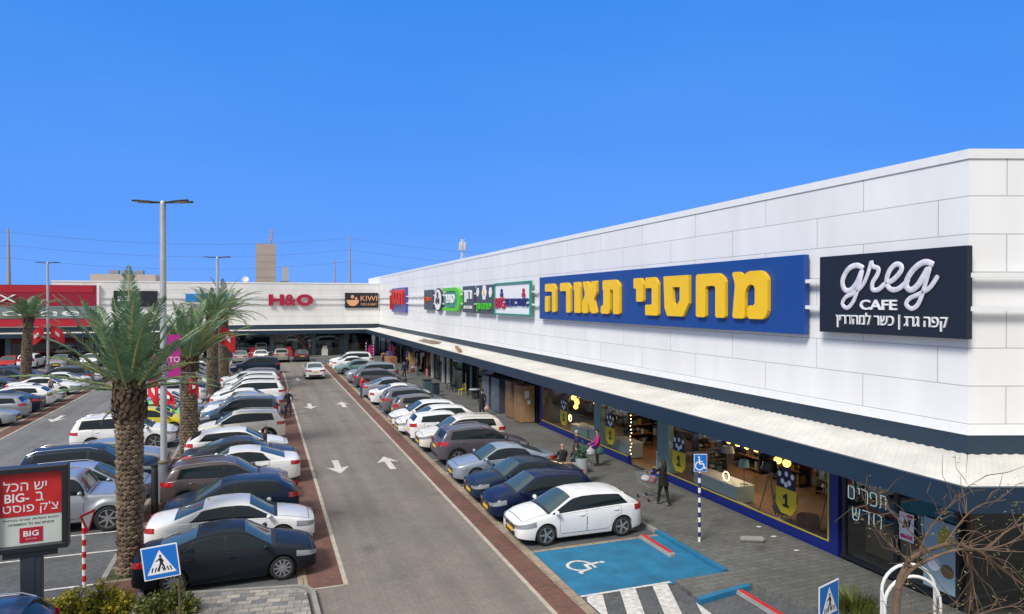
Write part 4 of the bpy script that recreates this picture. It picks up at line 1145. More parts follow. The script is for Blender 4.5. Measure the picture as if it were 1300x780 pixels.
place_car('estate', 'blue', -6.25, 16.0, 180, 'dark blue car whose roof shows below the red poster board', None, name='moving_car')
# ------------------------------------------------------------------ palms, shrubs, bare tree
def leaf_mat(name, col, col2, rough=0.45):
    if name in MATS: return MATS[name]
    m = bpy.data.materials.new(name); m.use_nodes = True
    n = m.node_tree.nodes; l = m.node_tree.links; b = n['Principled BSDF']; b.inputs['Roughness'].default_value = rough
    tc = n.new('ShaderNodeTexCoord'); t = n.new('ShaderNodeTexNoise'); t.inputs['Scale'].default_value = 3.5; t.inputs['Detail'].default_value = 3
    l.new(tc.outputs['Object'], t.inputs['Vector'])
    r = n.new('ShaderNodeMapRange'); r.inputs['From Min'].default_value = 0.35; r.inputs['From Max'].default_value = 0.65
    l.new(t.outputs['Fac'], r.inputs['Value'])
    x = n.new('ShaderNodeMix'); x.data_type = 'RGBA'; x.inputs[6].default_value = (*col, 1); x.inputs[7].default_value = (*col2, 1)
    l.new(r.outputs[0], x.inputs[0]); l.new(x.outputs[2], b.inputs['Base Color'])
    tr = n.new('ShaderNodeBsdfTranslucent'); l.new(x.outputs[2], tr.inputs[0])
    mx = n.new('ShaderNodeMixShader'); mx.inputs[0].default_value = 0.25
    o = n['Material Output']; l.new(b.outputs[0], mx.inputs[1]); l.new(tr.outputs[0], mx.inputs[2]); l.new(mx.outputs[0], o.inputs[0])
    MATS[name] = m; return m
M_frond = leaf_mat('palm_leaf', (0.085, 0.185, 0.100), (0.200, 0.320, 0.165))
M_frondy = leaf_mat('palm_leaf_yellowish', (0.14, 0.20, 0.05), (0.23, 0.26, 0.07))
M_deadf = leaf_mat('dead_palm_leaf', (0.16, 0.11, 0.05), (0.24, 0.17, 0.08))
M_rach = mat('palm_stalk', (0.30, 0.31, 0.13), 0.5, var=0.2)
M_boot = mat('palm_trunk_scale', (0.21, 0.155, 0.105), 0.9, var=0.40, vscale=7, bump=0.5, bscale=30)
M_boot2 = mat('palm_trunk_scale_dark', (0.13, 0.10, 0.075), 0.9, var=0.4, vscale=9, bump=0.5)
M_core = mat('palm_trunk_core', (0.045, 0.034, 0.026), 0.95, var=0.3)
M_bootd = mat('palm_old_leaf_base', (0.085, 0.055, 0.035), 0.9, var=0.45, vscale=9)
def frond(mb, base, az, el, L, droop, rng, w=0.30, n=46, curl=0.0):
    """one feather leaf: arching stalk with paired narrow leaflets"""
    K = 16; pts = []; p = Vector(base); e = el
    step = L/K
    for i in range(K+1):
        pts.append(p.copy())
        p = p + Vector((cos(az)*cos(e), sin(az)*cos(e), sin(e)))*step
        e -= droop/K*(0.4+1.4*i/K); az += curl/K
    rad = [0.045*(1-i/K)**0.8+0.006 for i in range(K+1)]
    mb.tube(pts, rad, 5, 1)
    for i in range(n):
        u = 0.16+0.83*i/(n-1); f = u*K; k = min(int(f), K-1); t = f-k
        q = pts[k].lerp(pts[k+1], t); tan = (pts[k+1]-pts[k]).normalized()
        sd = tan.cross(Vector((0,0,1)))
        if sd.length < 0.05: sd = Vector((-sin(az), cos(az), 0))
        sd.normalize(); up = sd.cross(tan).normalized()
        ll = w*1.55*(sin(pi*min(1, 0.22+0.80*u))**0.7)*rng.uniform(0.85, 1.12)*(L/2.8)
        for s in (-1, 1):
            fwd = rng.uniform(0.55, 0.85)+0.5*u
            d = (sd*s + tan*fwd + up*rng.uniform(-0.05, 0.5)).normalized()
            a = q; c = q + d*ll*0.55; b = q + d*ll + Vector((0,0,-0.05*ll*rng.uniform(0.5, 2.5)))
            ww = 0.024*(1+0.3*rng.random())
            o = (tan*0.8 + up*0.25).normalized()*ww
            mb.add([a-o*0.5, a+o*0.5, c+o, c-o, b], [(0,1,2,3),(3,2,4)], 0)
def palm(name_label, x, y, H, r0, r1, seed, nf, L, els, boots_top=0.9, group=None, lean=(0,0), extra=(), wide=1.0, ymix=0.25, scale_h=0.135):
    rng = random.Random(seed)
    root = thing('palm_tree', name_label, 'palm tree', (x, y, 0.1), 0, group)
    tk = MB(); nr = int(H/scale_h)
    ax = lambda z: Vector((lean[0]*(z/H)**1.5, lean[1]*(z/H)**1.5, z))
    def rad(z):
        t = z/H
        r = r0+(r1-r0)*min(1, t*1.2)
        if t < 0.1: r *= 1+0.18*(1-t/0.1)
        return r
    core = []
    for i in range(13):
        z = H*i/12; c = ax(z); core.append([(c.x+rad(z)*0.93*cos(2*pi*k/14), c.y+rad(z)*0.93*sin(2*pi*k/14), z-0.1*(i == 0)) for k in range(14)])
    tk.loft(core, True, True, 1)
    per = 11
    for i in range(nr):
        z = i*scale_h; c = ax(z); r = rad(z)
        for k in range(per):
            a = 2*pi*(k+0.5*(i % 2))/per + rng.uniform(-.06, .06); ca, sa = cos(a), sin(a); h = scale_h*rng.uniform(1.0, 1.3); wd = pi*r/per*1.02
            out = r*rng.uniform(0.18, 0.30)
            T = Vector((-sa, ca, 0)); N = Vector((ca, sa, 0)); b = c + N*r*0.9
            zz = Vector((0,0,1))
            v = [b-T*wd*0.5+zz*(-h*0.25), b+T*wd*0.5+zz*(-h*0.25), b+T*wd+N*out*0.55+zz*h*0.45, b+N*out*1.15+zz*h*0.78, b-T*wd+N*out*0.55+zz*h*0.45, b+T*wd*0.9+zz*h*0.55, b-T*wd*0.9+zz*h*0.55, b+zz*h*0.9, b+N*out*0.8+zz*h*0.12]
            tk.add(v, [(0,1,8),(1,2,8),(2,3,8),(3,4,8),(4,0,8),(2,5,7,3),(3,7,6,4)], 0 if rng.random() < .7 else 2)
    trunk = tk.build('trunk', [M_boot, M_core, M_boot2], root)
    if boots_top:
        bt = MB(); nz = int(boots_top/0.075)
        for i in range(nz):
            t = i/max(nz-1, 1); z = H-boots_top*0.75+boots_top*t; c = ax(min(z, H)); c.z = z
            r = r1*(1.0+0.22*sin(pi*min(1, 0.25+0.7*t)))
            for k in range(9):
                a = 2*pi*k/9+i*1.1+rng.uniform(-.15, .15); N = Vector((cos(a), sin(a), 0)); T = Vector((-sin(a), cos(a), 0))
                l_ = rng.uniform(0.16, 0.34); d = (N*rng.uniform(0.3, 0.6)+Vector((0,0,1))).normalized(); w = rng.uniform(0.06, 0.09)
                b = c+N*r*0.85
                m = b+d*l_*0.5+N*0.04; e = b+d*l_
                bt.add([b-T*w, b+T*w, m+T*w*0.9, e+T*w*0.5, e-T*w*0.5, m-T*w*0.9, b+N*0.09+d*0.06], [(0,1,6),(1,2,6),(2,3,4,5,6),(5,0,6),(0,5,2,1),(5,4,3,2)], 0)
        bt.build('leaf_base_collar', M_bootd, root)
    cr = MB(); top = ax(H)
    for i in range(nf):
        t = (i+0.5)/nf
        az = i*2.39996+rng.uniform(-.2, .2); el = radians(els[0]+(els[1]-els[0])*(1-t)**1.0+rng.uniform(-7, 7))
        l_ = L*rng.uniform(0.85, 1.1)*(0.92 if t < .2 else 1)
        base = top+Vector((cos(az), sin(az), 0))*r1*0.35*(0.4+t)+Vector((0,0,0.15*(1-t)))
        frond(cr, base, az, el, l_, radians(rng.uniform(26, 60))*wide, rng, curl=rng.uniform(-.25, .25))
    for az, el, l_, dr in extra: frond(cr, top+Vector((0,0,0.05)), radians(az), radians(el), l_, radians(dr), rng)
    mats = [M_frond, M_rach]
    cr.build('crown', mats, root)
    if boots_top:
        dd = MB()
        for i in range(4): frond(dd, top-Vector((0,0,.25)), rng.uniform(0, 2*pi), radians(rng.uniform(-35, -5)), L*rng.uniform(.25,.4), radians(60), rng, n=18)
        dd.build('dead_fronds', [M_deadf, M_rach], root)
    if ymix:
        yo = MB()
        for i in range(int(nf*ymix)):
            az = rng.uniform(0, 2*pi); frond(yo, top+Vector((0,0,0.05)), az, radians(rng.uniform(els[0]-25, els[0]+20)), L*rng.uniform(.75, 1.0), radians(rng.uniform(20, 55)), rng, n=40)
        yo.build('older_fronds', [M_frondy, M_rach], root)
    return root
GP = 'date palms along the median'
palm('nearest palm with diamond-scaled trunk and ragged brown collar beside the crossing', -3.36, 20.75, 4.85, 0.285, 0.31, 11, 19, 3.0, (46, 86), 1.0, GP, extra=[(186, 20, 2.9, 26), (-12, 14, 2.4, 34), (165, 8, 2.3, 30), (100, 88, 3.5, 6), (14, 62, 2.9, 14), (172, 60, 3.2, 14)], ymix=0.2, wide=0.62)
palm('second palm along the median, its trunk beside the red hanging flags', -3.3, 35.9, 4.4, 0.36, 0.35, 23, 26, 3.2, (45, 85), 0.6, GP, ymix=0.4, wide=0.7, extra=[(0, 40, 3.3, 45), (10, 58, 3.4, 35), (180, 30, 2.6, 50), (-10, 12, 2.4, 40)])
palm('third palm along the median, thick trunk left of the slim white lamp post', -3.75, 59.5, 6.0, 0.42, 0.38, 31, 30, 3.2, (10, 80), 0.5, GP, wide=1.2)
palm('fourth palm along the median, tallest dark crown with long arching fronds', -3.2, 65.2, 6.2, 0.40, 0.36, 47, 32, 3.8, (5, 80), 0.5, GP, wide=1.5, ymix=0.1)
palm('lone palm across the far lane before the red shop panel', -19.6, 71.2, 5.8, 0.42, 0.34, 58, 28, 3.1, (18, 75), 0.5, 'date palms along the median', wide=1.3, lean=(0.25, 0), ymix=0.1)

def shrub(mb, c, r, n, rng, sz=0.07, mi=0):
    for i in range(n):
        d = Vector((rng.gauss(0, 1), rng.gauss(0, 1), rng.gauss(0, 1))).normalized(); k = rng.random()**0.45
        k *= 0.75+0.35*sin(d.x*5+c[0]*3)*cos(d.y*4+c[1])
        p = Vector(c)+Vector((d.x*r[0]*k, d.y*r[1]*k, abs(d.z)*r[2]*k))
        a = Vector((rng.gauss(0,1), rng.gauss(0,1), rng.gauss(0,.6)+.5)).normalized(); b = a.cross(Vector((rng.gauss(0,1), rng.gauss(0,1), rng.gauss(0,1)))).normalized()
        s = sz*rng.uniform(0.6, 1.4)
        mb.add([p, p+(a*0.5+b*0.35)*s, p+a*s, p+(a*0.5-b*0.35)*s], [(0,1,2,3)], mi)
rng = random.Random(3)
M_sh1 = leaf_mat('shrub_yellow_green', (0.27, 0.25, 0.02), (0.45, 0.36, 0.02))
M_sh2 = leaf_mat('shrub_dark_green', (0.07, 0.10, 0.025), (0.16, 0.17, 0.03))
M_twig = mat('twig_brown', (0.10, 0.07, 0.045), 0.9)
def bush(label, x, y, parts, dens, mats, sz=0.08, grp=None, z0=0.1):
    root = thing('shrub', label, 'shrub', (x, y, z0), 0, grp)
    a = MB(); b = MB()
    for (dx, dy, rx, ry, rz) in parts:
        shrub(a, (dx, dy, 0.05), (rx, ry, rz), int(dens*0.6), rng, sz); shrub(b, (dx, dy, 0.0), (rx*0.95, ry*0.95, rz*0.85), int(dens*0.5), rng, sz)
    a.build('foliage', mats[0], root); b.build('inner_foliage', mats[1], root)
    t = MB()
    for (dx, dy, rx, ry, rz) in parts:
        for k in range(7):
            q = rng.uniform(0, 6.28); t.tube([(dx, dy, -0.08), (dx+cos(q)*rx*0.35, dy+sin(q)*ry*0.35, rz*0.5), (dx+cos(q)*rx*0.7, dy+sin(q)*ry*0.7, rz*0.85)], [0.014, 0.01, 0.004], 5)
    t.build('stems', M_twig, root)
    return root
GS = 'low shrubs by the crossing'
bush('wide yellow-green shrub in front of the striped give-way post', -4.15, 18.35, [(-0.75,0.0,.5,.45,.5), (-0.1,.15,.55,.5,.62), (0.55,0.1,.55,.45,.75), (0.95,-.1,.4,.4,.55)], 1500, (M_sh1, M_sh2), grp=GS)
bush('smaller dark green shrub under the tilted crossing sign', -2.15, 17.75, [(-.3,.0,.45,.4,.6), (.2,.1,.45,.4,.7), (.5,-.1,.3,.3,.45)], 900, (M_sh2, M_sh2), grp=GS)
# spiky tuft by the other crossing sign
def tuft(label, x, y, n, h, w, grp=None, z0=0.1):
    mb = MB()
    for i in range(n):
        a = rng.uniform(0, 6.28); r = rng.random()*w; tilt = rng.uniform(0.05, 0.5); b = Vector((cos(a)*r, sin(a)*r, -0.03)); d = Vector((cos(a)*tilt, sin(a)*tilt, 1)).normalized(); L = h*rng.uniform(0.6, 1.1)
        s = Vector((-sin(a), cos(a), 0))*0.012
        mb.add([b-s, b+s, b+d*L*0.6+s*0.8+Vector((cos(a)*.02, sin(a)*.02, 0)), b+d*L*0.6-s*0.8, b+d*L+Vector((cos(a)*.1, sin(a)*.1, 0))], [(0,1,2,3),(3,2,4)])
    o = mb.build('grass_tuft', M_sh2); o.location = (x, y, z0)
    return tag(o, label, 'plant', grp)
# planting bed and tuft near the lower right corner
bed = MB(); bed.prism([(8.2, 5.0), (13.4, 5.0), (13.4, 9.0), (11.2, 9.9), (9.6, 9.7), (8.2, 8.0)], -0.05, 0.16)
tag(bed.build('planting_bed', M_grassy), kind='structure')

# bare tree: trunk that forks, crooked limbs and fine twigs
M_bark = mat('bare_branch_bark', (0.13, 0.085, 0.055), 0.9, var=0.3, vscale=6, bump=0.4)
M_sprout = leaf_mat('pale_sprout', (0.16, 0.15, 0.04), (0.22, 0.19, 0.06))
def bare_tree():
    root = thing('bare_tree', 'leafless brown tree with crooked limbs reaching over the white hoop rails', 'tree', (8.74, 7.45, 0.1))
    rg = random.Random(21); tr = MB(); br = MB(); lf = MB()
    R_ = Vector((0.939, -0.343, 0)); F_ = Vector((0.343, 0.939, 0))
    O = Vector((8.74, 7.45, 0))
    def W(r, z, d=0): return R_*r + F_*d + Vector((0, 0, z-0.1-0.45*min(1, z/2.5)))
    trunk = catmull([W(-.30, 0), W(-.16, 1.2, .05), W(-.03, 2.2), W(0.0, 2.9, .02), W(0.02, 3.35, .05), W(.10, 3.72, .1), W(.24, 3.92, .15)], 5)
    tr.tube(trunk, [0.072*(1-0.40*i/(len(trunk)-1)) for i in range(len(trunk))], 10)
    tr.build('trunk', M_bark, root, smooth=True)
    tips = []
    def limb(pts, r0, r1=0.02, n=7):
        r0 *= 0.40; r1 *= 0.45
        c = catmull(pts, 5); br.tube(c, [r0+(r1-r0)*(i/(len(c)-1)) for i in range(len(c))], n)
        for i in range(2, len(c)): tips.append((c[i], (c[i]-c[i-1]).normalized(), r0+(r1-r0)*i/len(c)))
        return c
    limb([W(.10,3.70,.1), W(.30,3.98,.2), W(.62,4.12,.25), W(1.02,4.19,.3), W(1.45,4.05,.35), W(1.9,3.72,.45), W(2.5,3.3,.6)], 0.105, 0.03)
    limb([W(.05,3.6,.05), W(.25,3.86,.1), W(.6,4.06,.1), W(.95,4.22,.0), W(1.3,4.24,-.1)], 0.08, 0.03)
    limb([W(.0,2.98), W(.25,3.20,.05), W(.6,3.18,.15), W(1.1,3.02,.25), W(1.7,2.72,.3), W(2.4,2.35,.35)], 0.085, 0.025)
    limb([W(1.0,4.2,.3), W(1.25,4.05,.4), W(1.4,3.7,.45), W(1.45,3.3,.45)], 0.045, 0.012)
    limb([W(.6,4.1,.2), W(.35,4.4,.3), W(.08,4.7,.4), W(-.12,5.0,.5)], 0.04, 0.008)
    limb([W(.3,3.98,.2), W(.1,4.15,.3), W(-.15,4.45,.35), W(-.3,4.9,.4)], 0.03, 0.006)
    limb([W(.9,4.2,.3), W(1.2,4.55,.35), W(1.5,4.75,.4), W(1.95,4.8,.5)], 0.04, 0.01)
    limb([W(1.3,4.2,0), W(1.7,4.5,.05), W(2.2,4.62,.1), W(2.7,4.5,.2)], 0.04, 0.01)
    limb([W(1.1,3.02,.25), W(1.5,3.15,.3), W(2.0,3.2,.4), W(2.5,3.1,.5)], 0.035, 0.01)
    limb([W(1.4,4.08,.35), W(1.9,4.15,.4), W(2.35,4.4,.5), W(2.6,4.8,.6)], 0.04, 0.01)
    limb([W(0.4,4.05,.15), W(.55,4.5,.1), W(.9,4.95,.05), W(1.05,5.15,0)], 0.03, 0.006)
    limb([W(1.7,2.72,.3), W(2.0,2.5,.2), W(2.3,2.45,.1), W(2.7,2.6,0)], 0.03, 0.008)
    base_tips = list(tips)
    for i in range(170):
        p, d, r = rg.choice(base_tips)
        q = (d + Vector((rg.gauss(0,.8), rg.gauss(0,.8), rg.gauss(0.1,.7)))).normalized(); L = rg.uniform(0.2, 0.85)
        pts = [p, p+q*L*0.35+Vector((0,0,rg.uniform(-.05,.08))), p+q*L*0.7+Vector((rg.gauss(0,.06),0,rg.uniform(-.08,.06))), p+q*L+Vector((rg.gauss(0,.1),0,rg.uniform(-.12,.05)))]
        br.tube(pts, [min(0.010, r*0.6), 0.007, 0.005, 0.0025], 4)
        if rg.random() < 0.28:
            for k in range(9):
                e = pts[-1]+Vector((rg.gauss(0,.06), rg.gauss(0,.06), rg.gauss(0,.06))); a = Vector((rg.gauss(0,1), rg.gauss(0,1), rg.gauss(0,1))).normalized(); b = a.orthogonal().normalized()
                lf.add([e, e+a*.02+b*.009, e+a*.045, e+a*.02-b*.009], [(0,1,2,3)])
    br.build('branches', M_bark, root, smooth=True); lf.build('sprouting_leaves', M_sprout, root)
bare_tree()
tuft('spiky green tuft at the bottom edge beside the small crossing sign', 13.03, 12.2, 420, 0.62, 0.42)
# ------------------------------------------------------------------ shop signs on the walls
M_yel = mat('sign_yellow', (0.84, 0.52, 0.01), 0.4, var=0.04)
M_sblue = mat('sign_blue', (0.008, 0.058, 0.26), 0.42, var=0.05, vscale=0.7)
M_sdark = mat('sign_dark_slate', (0.009, 0.013, 0.024), 0.5, var=0.08)
M_sgrey = mat('sign_grey_slate', (0.06, 0.075, 0.10), 0.5, var=0.08)
M_swhite = mat('sign_white', (0.78, 0.79, 0.82), 0.45)
M_slilac = mat('sign_worn_white', (0.62, 0.62, 0.70), 0.5, var=0.22, vscale=6)
M_sred = mat('sign_red', (0.58, 0.022, 0.02), 0.4)
M_scrim = mat('sign_crimson', (0.40, 0.008, 0.045), 0.4)
M_sgreen = mat('sign_green', (0.07, 0.50, 0.02), 0.4)
M_steal = mat('sign_teal', (0.02, 0.25, 0.19), 0.4)
M_spurple = mat('sign_violet_blue', (0.07, 0.08, 0.30), 0.4)
M_speach = mat('sign_peach', (0.75, 0.36, 0.17), 0.45)
M_sorange = mat('sign_orange_red', (0.60, 0.09, 0.03), 0.4)
M_snavy = mat('sign_navy_letters', (0.012, 0.02, 0.16), 0.4)
def wall_sign(name, label, yc, zc, X=15.3, cat='shop sign', grp=None):
    return thing(name, label, cat, M=face_M((X, yc, zc), (0, -1, 0)), group=grp)
def board(root, w, h, m, d=0.14, name='board', z=-0.14):
    mb = MB(); mb.bbox(-w/2, w/2, -h/2, h/2, z, z+d, 0.015); return mb.build(name, m, root)
LET = {
 'ה': ([[(0,1),(.8,1),(1,.85),(1,0),(.66,0),(.66,.72),(0,.72)], [(0,.56),(.34,.56),(.34,0),(0,0)]]),
 'ר': ([[(0,1),(.75,1),(1,.85),(1,0),(.6,0),(.6,.72),(0,.72)]]),
 'ו': ([[(0,1),(.78,1),(1,.88),(1,0),(.12,0),(.12,.74),(0,.74)]]),
 'א': ([[(0,1),(.40,1),(.60,.68),(.60,1),(.98,1),(.98,.62),(.80,.42),(1,0),(.62,0),(.42,.33),(.38,.30),(.38,0),(0,0),(0,.36),(.20,.60)]]),
 'ת': ([[(.10,1),(.80,1),(1,.85),(1,0),(.66,0),(.66,.72),(.50,.72),(.50,.10),(.42,0),(0,0),(0,.24),(.14,.24),(.14,.72),(.10,.72)]]),
 'י': ([[(0,1),(.75,1),(1,.85),(1,.36),(.28,.36),(.28,.72),(0,.72)]]),
 'נ': ([[(0,1),(.72,1),(1,.85),(1,0),(0,0),(0,.28),(.52,.28),(.52,.72),(0,.72)]]),
 'ס': ([[(0,1),(1,1),(1,.32),(.78,0),(.16,0),(.05,.2),(0,1),(.36,.72),(.40,.34),(.46,.28),(.56,.28),(.66,.40),(.66,.72),(.36,.72)]]),
 'ח': ([[(0,1),(.8,1),(1,.85),(1,0),(.68,0),(.68,.72),(.34,.72),(.34,0),(0,0)]]),
 'מ': ([[(0,1),(.24,1),(.33,.90),(.48,1),(.84,1),(1,.85),(1,.13),(.90,0),(.46,0),(.46,.28),(.66,.28),(.66,.66),(.60,.72),(.50,.72),(.42,.64),(.38,.5),(.38,0),(.02,0),(.10,.74)]]),
}
def round_poly(p, r=0.05):
    out = []; n = len(p)
    for i in range(n):
        a, b, c = Vector(p[i-1]), Vector(p[i]), Vector(p[(i+1) % n])
        d1 = a-b; d2 = c-b
        if d1.length < 1e-6 or d2.length < 1e-6: out.append(tuple(b)); continue
        q = min(r, d1.length*0.4, d2.length*0.4)
        out += [tuple(b+d1.normalized()*q), tuple(b+d2.normalized()*q)]
    return out
# blue board with big yellow letters
s = wall_sign('shop_sign', 'long blue sign board with large raised yellow Hebrew letters', 26.72, 7.62)
board(s, 20.86, 2.42, M_sblue, 0.2, z=-0.2)
PXB = [('ה',108,168),('ר',173,225),('ו',232,268),('א',270,346),('ת',350,445),('י',492,541),('נ',543,612),('ס',622,745),('ח',763,903),('מ',918,1088)]
def px2y(px):   # along-wall position of a picture column, worked out once from the camera pose
    r = (px-650)/867.0; psi = radians(20.08); cp = cos(radians(.43))
    dx = sin(psi)*cp+cos(psi)*r; dy = cos(psi)*cp-sin(psi)*r
    return dy*15.15/dx
for ch, a, b in PXB:
    ya = px2y(660+a/3.421); yb = px2y(660+b/3.421-(4 if ch not in 'ויר' else 2)); x0 = -(ya-26.72); x1 = -(yb-26.72)
    mb = MB()
    for poly in LET[ch]:
        if ch == 'ס': pp = poly
        else: pp = round_poly(poly, 0.045)
        zz0, zz1 = (-0.78, 0.80)
        mb.prism([(x0+(x1-x0)*u, zz0+(zz1-zz0)*v) for u, v in pp], 0.012, 0.14)
    mb.build('letter', M_yel, s)
# dark cafe board with script lettering
g = wall_sign('shop_sign', 'dark slate cafe sign board with worn white script lettering at the wall corner', 13.44, 7.62)
GW, GH = 4.46, 2.18
board(g, GW, GH, M_sdark, 0.16, z=-0.16)
def gp(x, y):
    t = (x-174)/826.0; top = 205-70*t; bot = 615+40*t
    # columns nearer the picture's right edge stand closer together on the wall than they look
    yy = px2y(1000+x/4.333)
    return (-(yy-13.44), -GH/2+GH*(bot-y)/(bot-top), 0)
strokes = [
 ([(398,268),(360,252),(315,272),(284,330),(292,380),(325,388),(362,345),(388,282)], .078),
 ([(392,276),(380,330),(362,395),(340,452),(308,484),(282,462),(302,424),(348,402),(392,360),(420,300),(440,228)], .060),
 ([(440,226),(448,256),(478,268),(474,300),(448,345),(448,382),(480,382),(515,350)], .066),
 ([(512,352),(560,330),(602,282),(602,252),(574,246),(540,280),(524,336),(540,376),(580,382),(622,352),(645,325)], .070),
 ([(782,246),(735,232),(682,262),(640,320),(634,366),(660,384),(700,352),(752,262)], .078),
 ([(762,256),(742,330),(722,400),(694,466),(660,486),(632,462),(652,430),(700,408),(760,372),(806,305)], .060)]
mb = MB()
for pts, r in strokes:
    c = catmull([(*gp(x, y)[:2], 0.03) for x, y in pts], 6)
    mb.tube(c, [r*(0.75 if i in (0, len(c)-1) else 1) for i in range(len(c))], 10, flat=(1, 1, 0.35))
mb.build('script_lettering', M_slilac, g, smooth=True)
a = gp(378, 490); b = gp(580, 440)
text_mesh('CAFE', b[0]-a[0], 0.27, 0.04, (a[0]+b[0])/2, gp(480, 466)[1], 0.0, offset=0.02).build('cafe_lettering', M_swhite, g)
a = gp(248, 590); b = gp(858, 520)
text_mesh('קפה גרג | כשר למהדרין', b[0]-a[0], 0.42, 0.04, (a[0]+b[0])/2, gp(550, 556)[1], 0.0).build('hebrew_lettering', M_swhite, g)
# small signs further along
s = wall_sign('shop_sign', 'violet-blue sign with tall red Hebrew lettering nearest the inner corner of the walls', 81.6, 7.62)
board(s, 8.9, 2.9, M_spurple, 0.45, z=-0.45)
text_mesh('הסטוק', 7.9, 2.4, 0.35, 0, 0.05, 0.0, offset=0.02).build('lettering', M_sred, s)
s = wall_sign('shop_sign', 'narrow grey slate sign with small orange-red lettering', 65.8, 7.60)
board(s, 3.7, 1.95, M_sgrey); text_mesh('נעמן', 3.0, 0.55, 0.1, -0.2, 0, 0.0).build('lettering', M_sorange, s)
s = wall_sign('shop_sign', 'white oval sign with black rim and black figure mark', 61.9, 7.60)
mb = MB(); mb.loft([[(1.5*k*cos(2*pi*i/28), 1.08*k*sin(2*pi*i/28), z) for i in range(28)] for k, z in ((1,-.14),(1,0))], True, True); mb.build('rim', M_dark, s)
mb = MB(); mb.loft([[(1.3*cos(2*pi*i/28), 0.95*sin(2*pi*i/28), z) for i in range(28)] for z in (0.0, .03)], False, True); mb.build('face', M_swhite, s)
mb = MB()
for x, y, r in ((0,.45,.28),(-.4,-.1,.3),(.4,-.1,.3)): mb.loft([[(x+r*1.2*cos(2*pi*i/14), y+r*sin(2*pi*i/14), z) for i in range(14)] for z in (0.032, .06)], False, True)
mb.build('mark', M_dark, s)
s = wall_sign('shop_sign', 'green rounded sign frame with white Hebrew lettering on teal', 57.1, 7.62)
mb = MB()
out = [(-2.85,1.0),(1.6,1.0),(2.4,.75),(2.85,.3),(2.85,-.4),(2.4,-.8),(1.6,-1.02),(-2.85,-1.02),(-2.85,-.72),(1.4,-.72),(1.9,-.4),(1.9,.4),(1.4,.70),(-2.85,.70)]
mb.prism(out, -0.2, 0.06); mb.build('green_frame', M_sgreen, s)
mb = MB(); mb.box(-2.5, 1.5, -.66, .62, -0.2, -0.02); mb.build('teal_board', M_steal, s)
text_mesh('סופר', 3.2, 0.75, 0.1, -0.5, 0.05, -0.015, offset=0.02).build('lettering', M_swhite, s)
s = wall_sign('shop_sign', 'grey slate sign with two large white Hebrew letters over a small line of text', 52.0, 7.60)
board(s, 3.1, 2.1, M_sgrey); text_mesh('חן', 2.1, 0.95, 0.1, 0.1, 0.25, 0.0, offset=0.02).build('lettering', M_swhite, s); text_mesh('חנות בתים', 2.2, 0.22, 0.05, 0, -0.62, 0.0).build('small_lettering', M_swhite, s)
s = wall_sign('shop_sign', 'dark slate sign with three white flowers above green Hebrew lettering', 47.8, 7.58)
board(s, 4.1, 2.12, M_sgrey)
mb = MB()
for x, y, r in ((-1.55,.55,.34),(0.05,.5,.55),(1.5,.5,.36)):
    for k in range(6):
        a = k*pi/3; mb.loft([[(x+r*.55*cos(a)+r*.42*cos(2*pi*i/10), y+r*.6*sin(a)+r*.46*sin(2*pi*i/10), z) for i in range(10)] for z in (0.0+.002*k, .03+.002*k)], False, True)
mb.build('flowers', M_swhite, s)
mb = MB(); mb.loft([[(0.05+.2*cos(2*pi*i/12), .5+.22*sin(2*pi*i/12), z) for i in range(12)] for z in (0.03, .06)], False, True); mb.build('flower_heart', M_yel, s)
text_mesh('פרח וגן', 3.4, 0.62, 0.12, 0, -0.58, 0.0, offset=0.02).build('lettering', M_sgreen, s)
s = wall_sign('shop_sign', 'white panel in a green frame reading BIG ELECTRIC with two small figures', 41.95, 7.60)
mb = MB(); mb.box(-3.3, 3.3, -.98, .98, -0.08, -0.02); mb.build('panel', M_swhite, s)
mb = MB()
for q in ((-3.44,3.44,.97,1.09),(-3.44,3.44,-1.09,-.97),(-3.44,-3.3,-.97,.97),(3.3,3.44,-.97,.97)): mb.box(*q, -0.1, 0.06)
mb.build('green_frame', M_steal, s)
text_mesh('BIG', 2.05, 0.72, 0.1, -2.15, -0.28, -0.018, offset=0.03).build('lettering', M_scrim, s)
text_mesh('ELECTRIC', 4.1, 0.5, 0.1, 1.05, -0.22, -0.018, offset=0.035).build('lettering', M_snavy, s)
mb = MB(); mb.box(-1.05, 3.2, -.5, .05, -0.018, 0.02)
def fig(mb, x, y):
    mb.loft([[(x+.16*cos(2*pi*i/12), y+.42+.12*sin(2*pi*i/12), z) for i in range(12)] for z in (-.01, .06)], False, True)
    mb.prism([(x-.26,y),(x+.26,y),(x+.26,y+.2),(x+.12,y+.3),(x-.12,y+.3),(x-.26,y+.2)], -.01, .055)
a = MB(); fig(a, -1.9, .14); a.build('figure', M_snavy, s)
a = MB(); fig(a, 2.25, .1); a.build('figure', M_scrim, s)
# back wall signs
def back_sign(label, x, z, y=97.17): return thing('shop_sign', label, 'shop sign', M=face_M((x, y, z), (1, 0, 0)))
s = back_sign('crimson raised letters reading H&O on the white back wall', 3.64, 7.66)
xs = [(-2.85, 'H', 1.9), (-0.55, '&', 1.6), (1.85, 'O', 2.1)]
mb = MB()
for x in (-2.85, -1.45): mb.prism([(x,-.75),(x+.58,-.75),(x+.58,.75),(x,.75)], 0, .16)
mb.prism([(-2.27,-.2),(-1.45,-.2),(-1.45,.2),(-2.27,.2)], 0.003, .157); mb.build('letter', M_scrim, s)
text_mesh('&', 1.5, 1.5, 0.16, -0.08, 0, 0, offset=0.03).build('letter', M_scrim, s)
mb = MB(); o_ = MB()
R = [[( 1.8+kx*cos(2*pi*i/32), ky*sin(2*pi*i/32), z) for i in range(32)] for kx, ky, z in ((1.1,.78,0),(1.1,.78,.16),(.52,.38,.16),(.52,.38,0))]
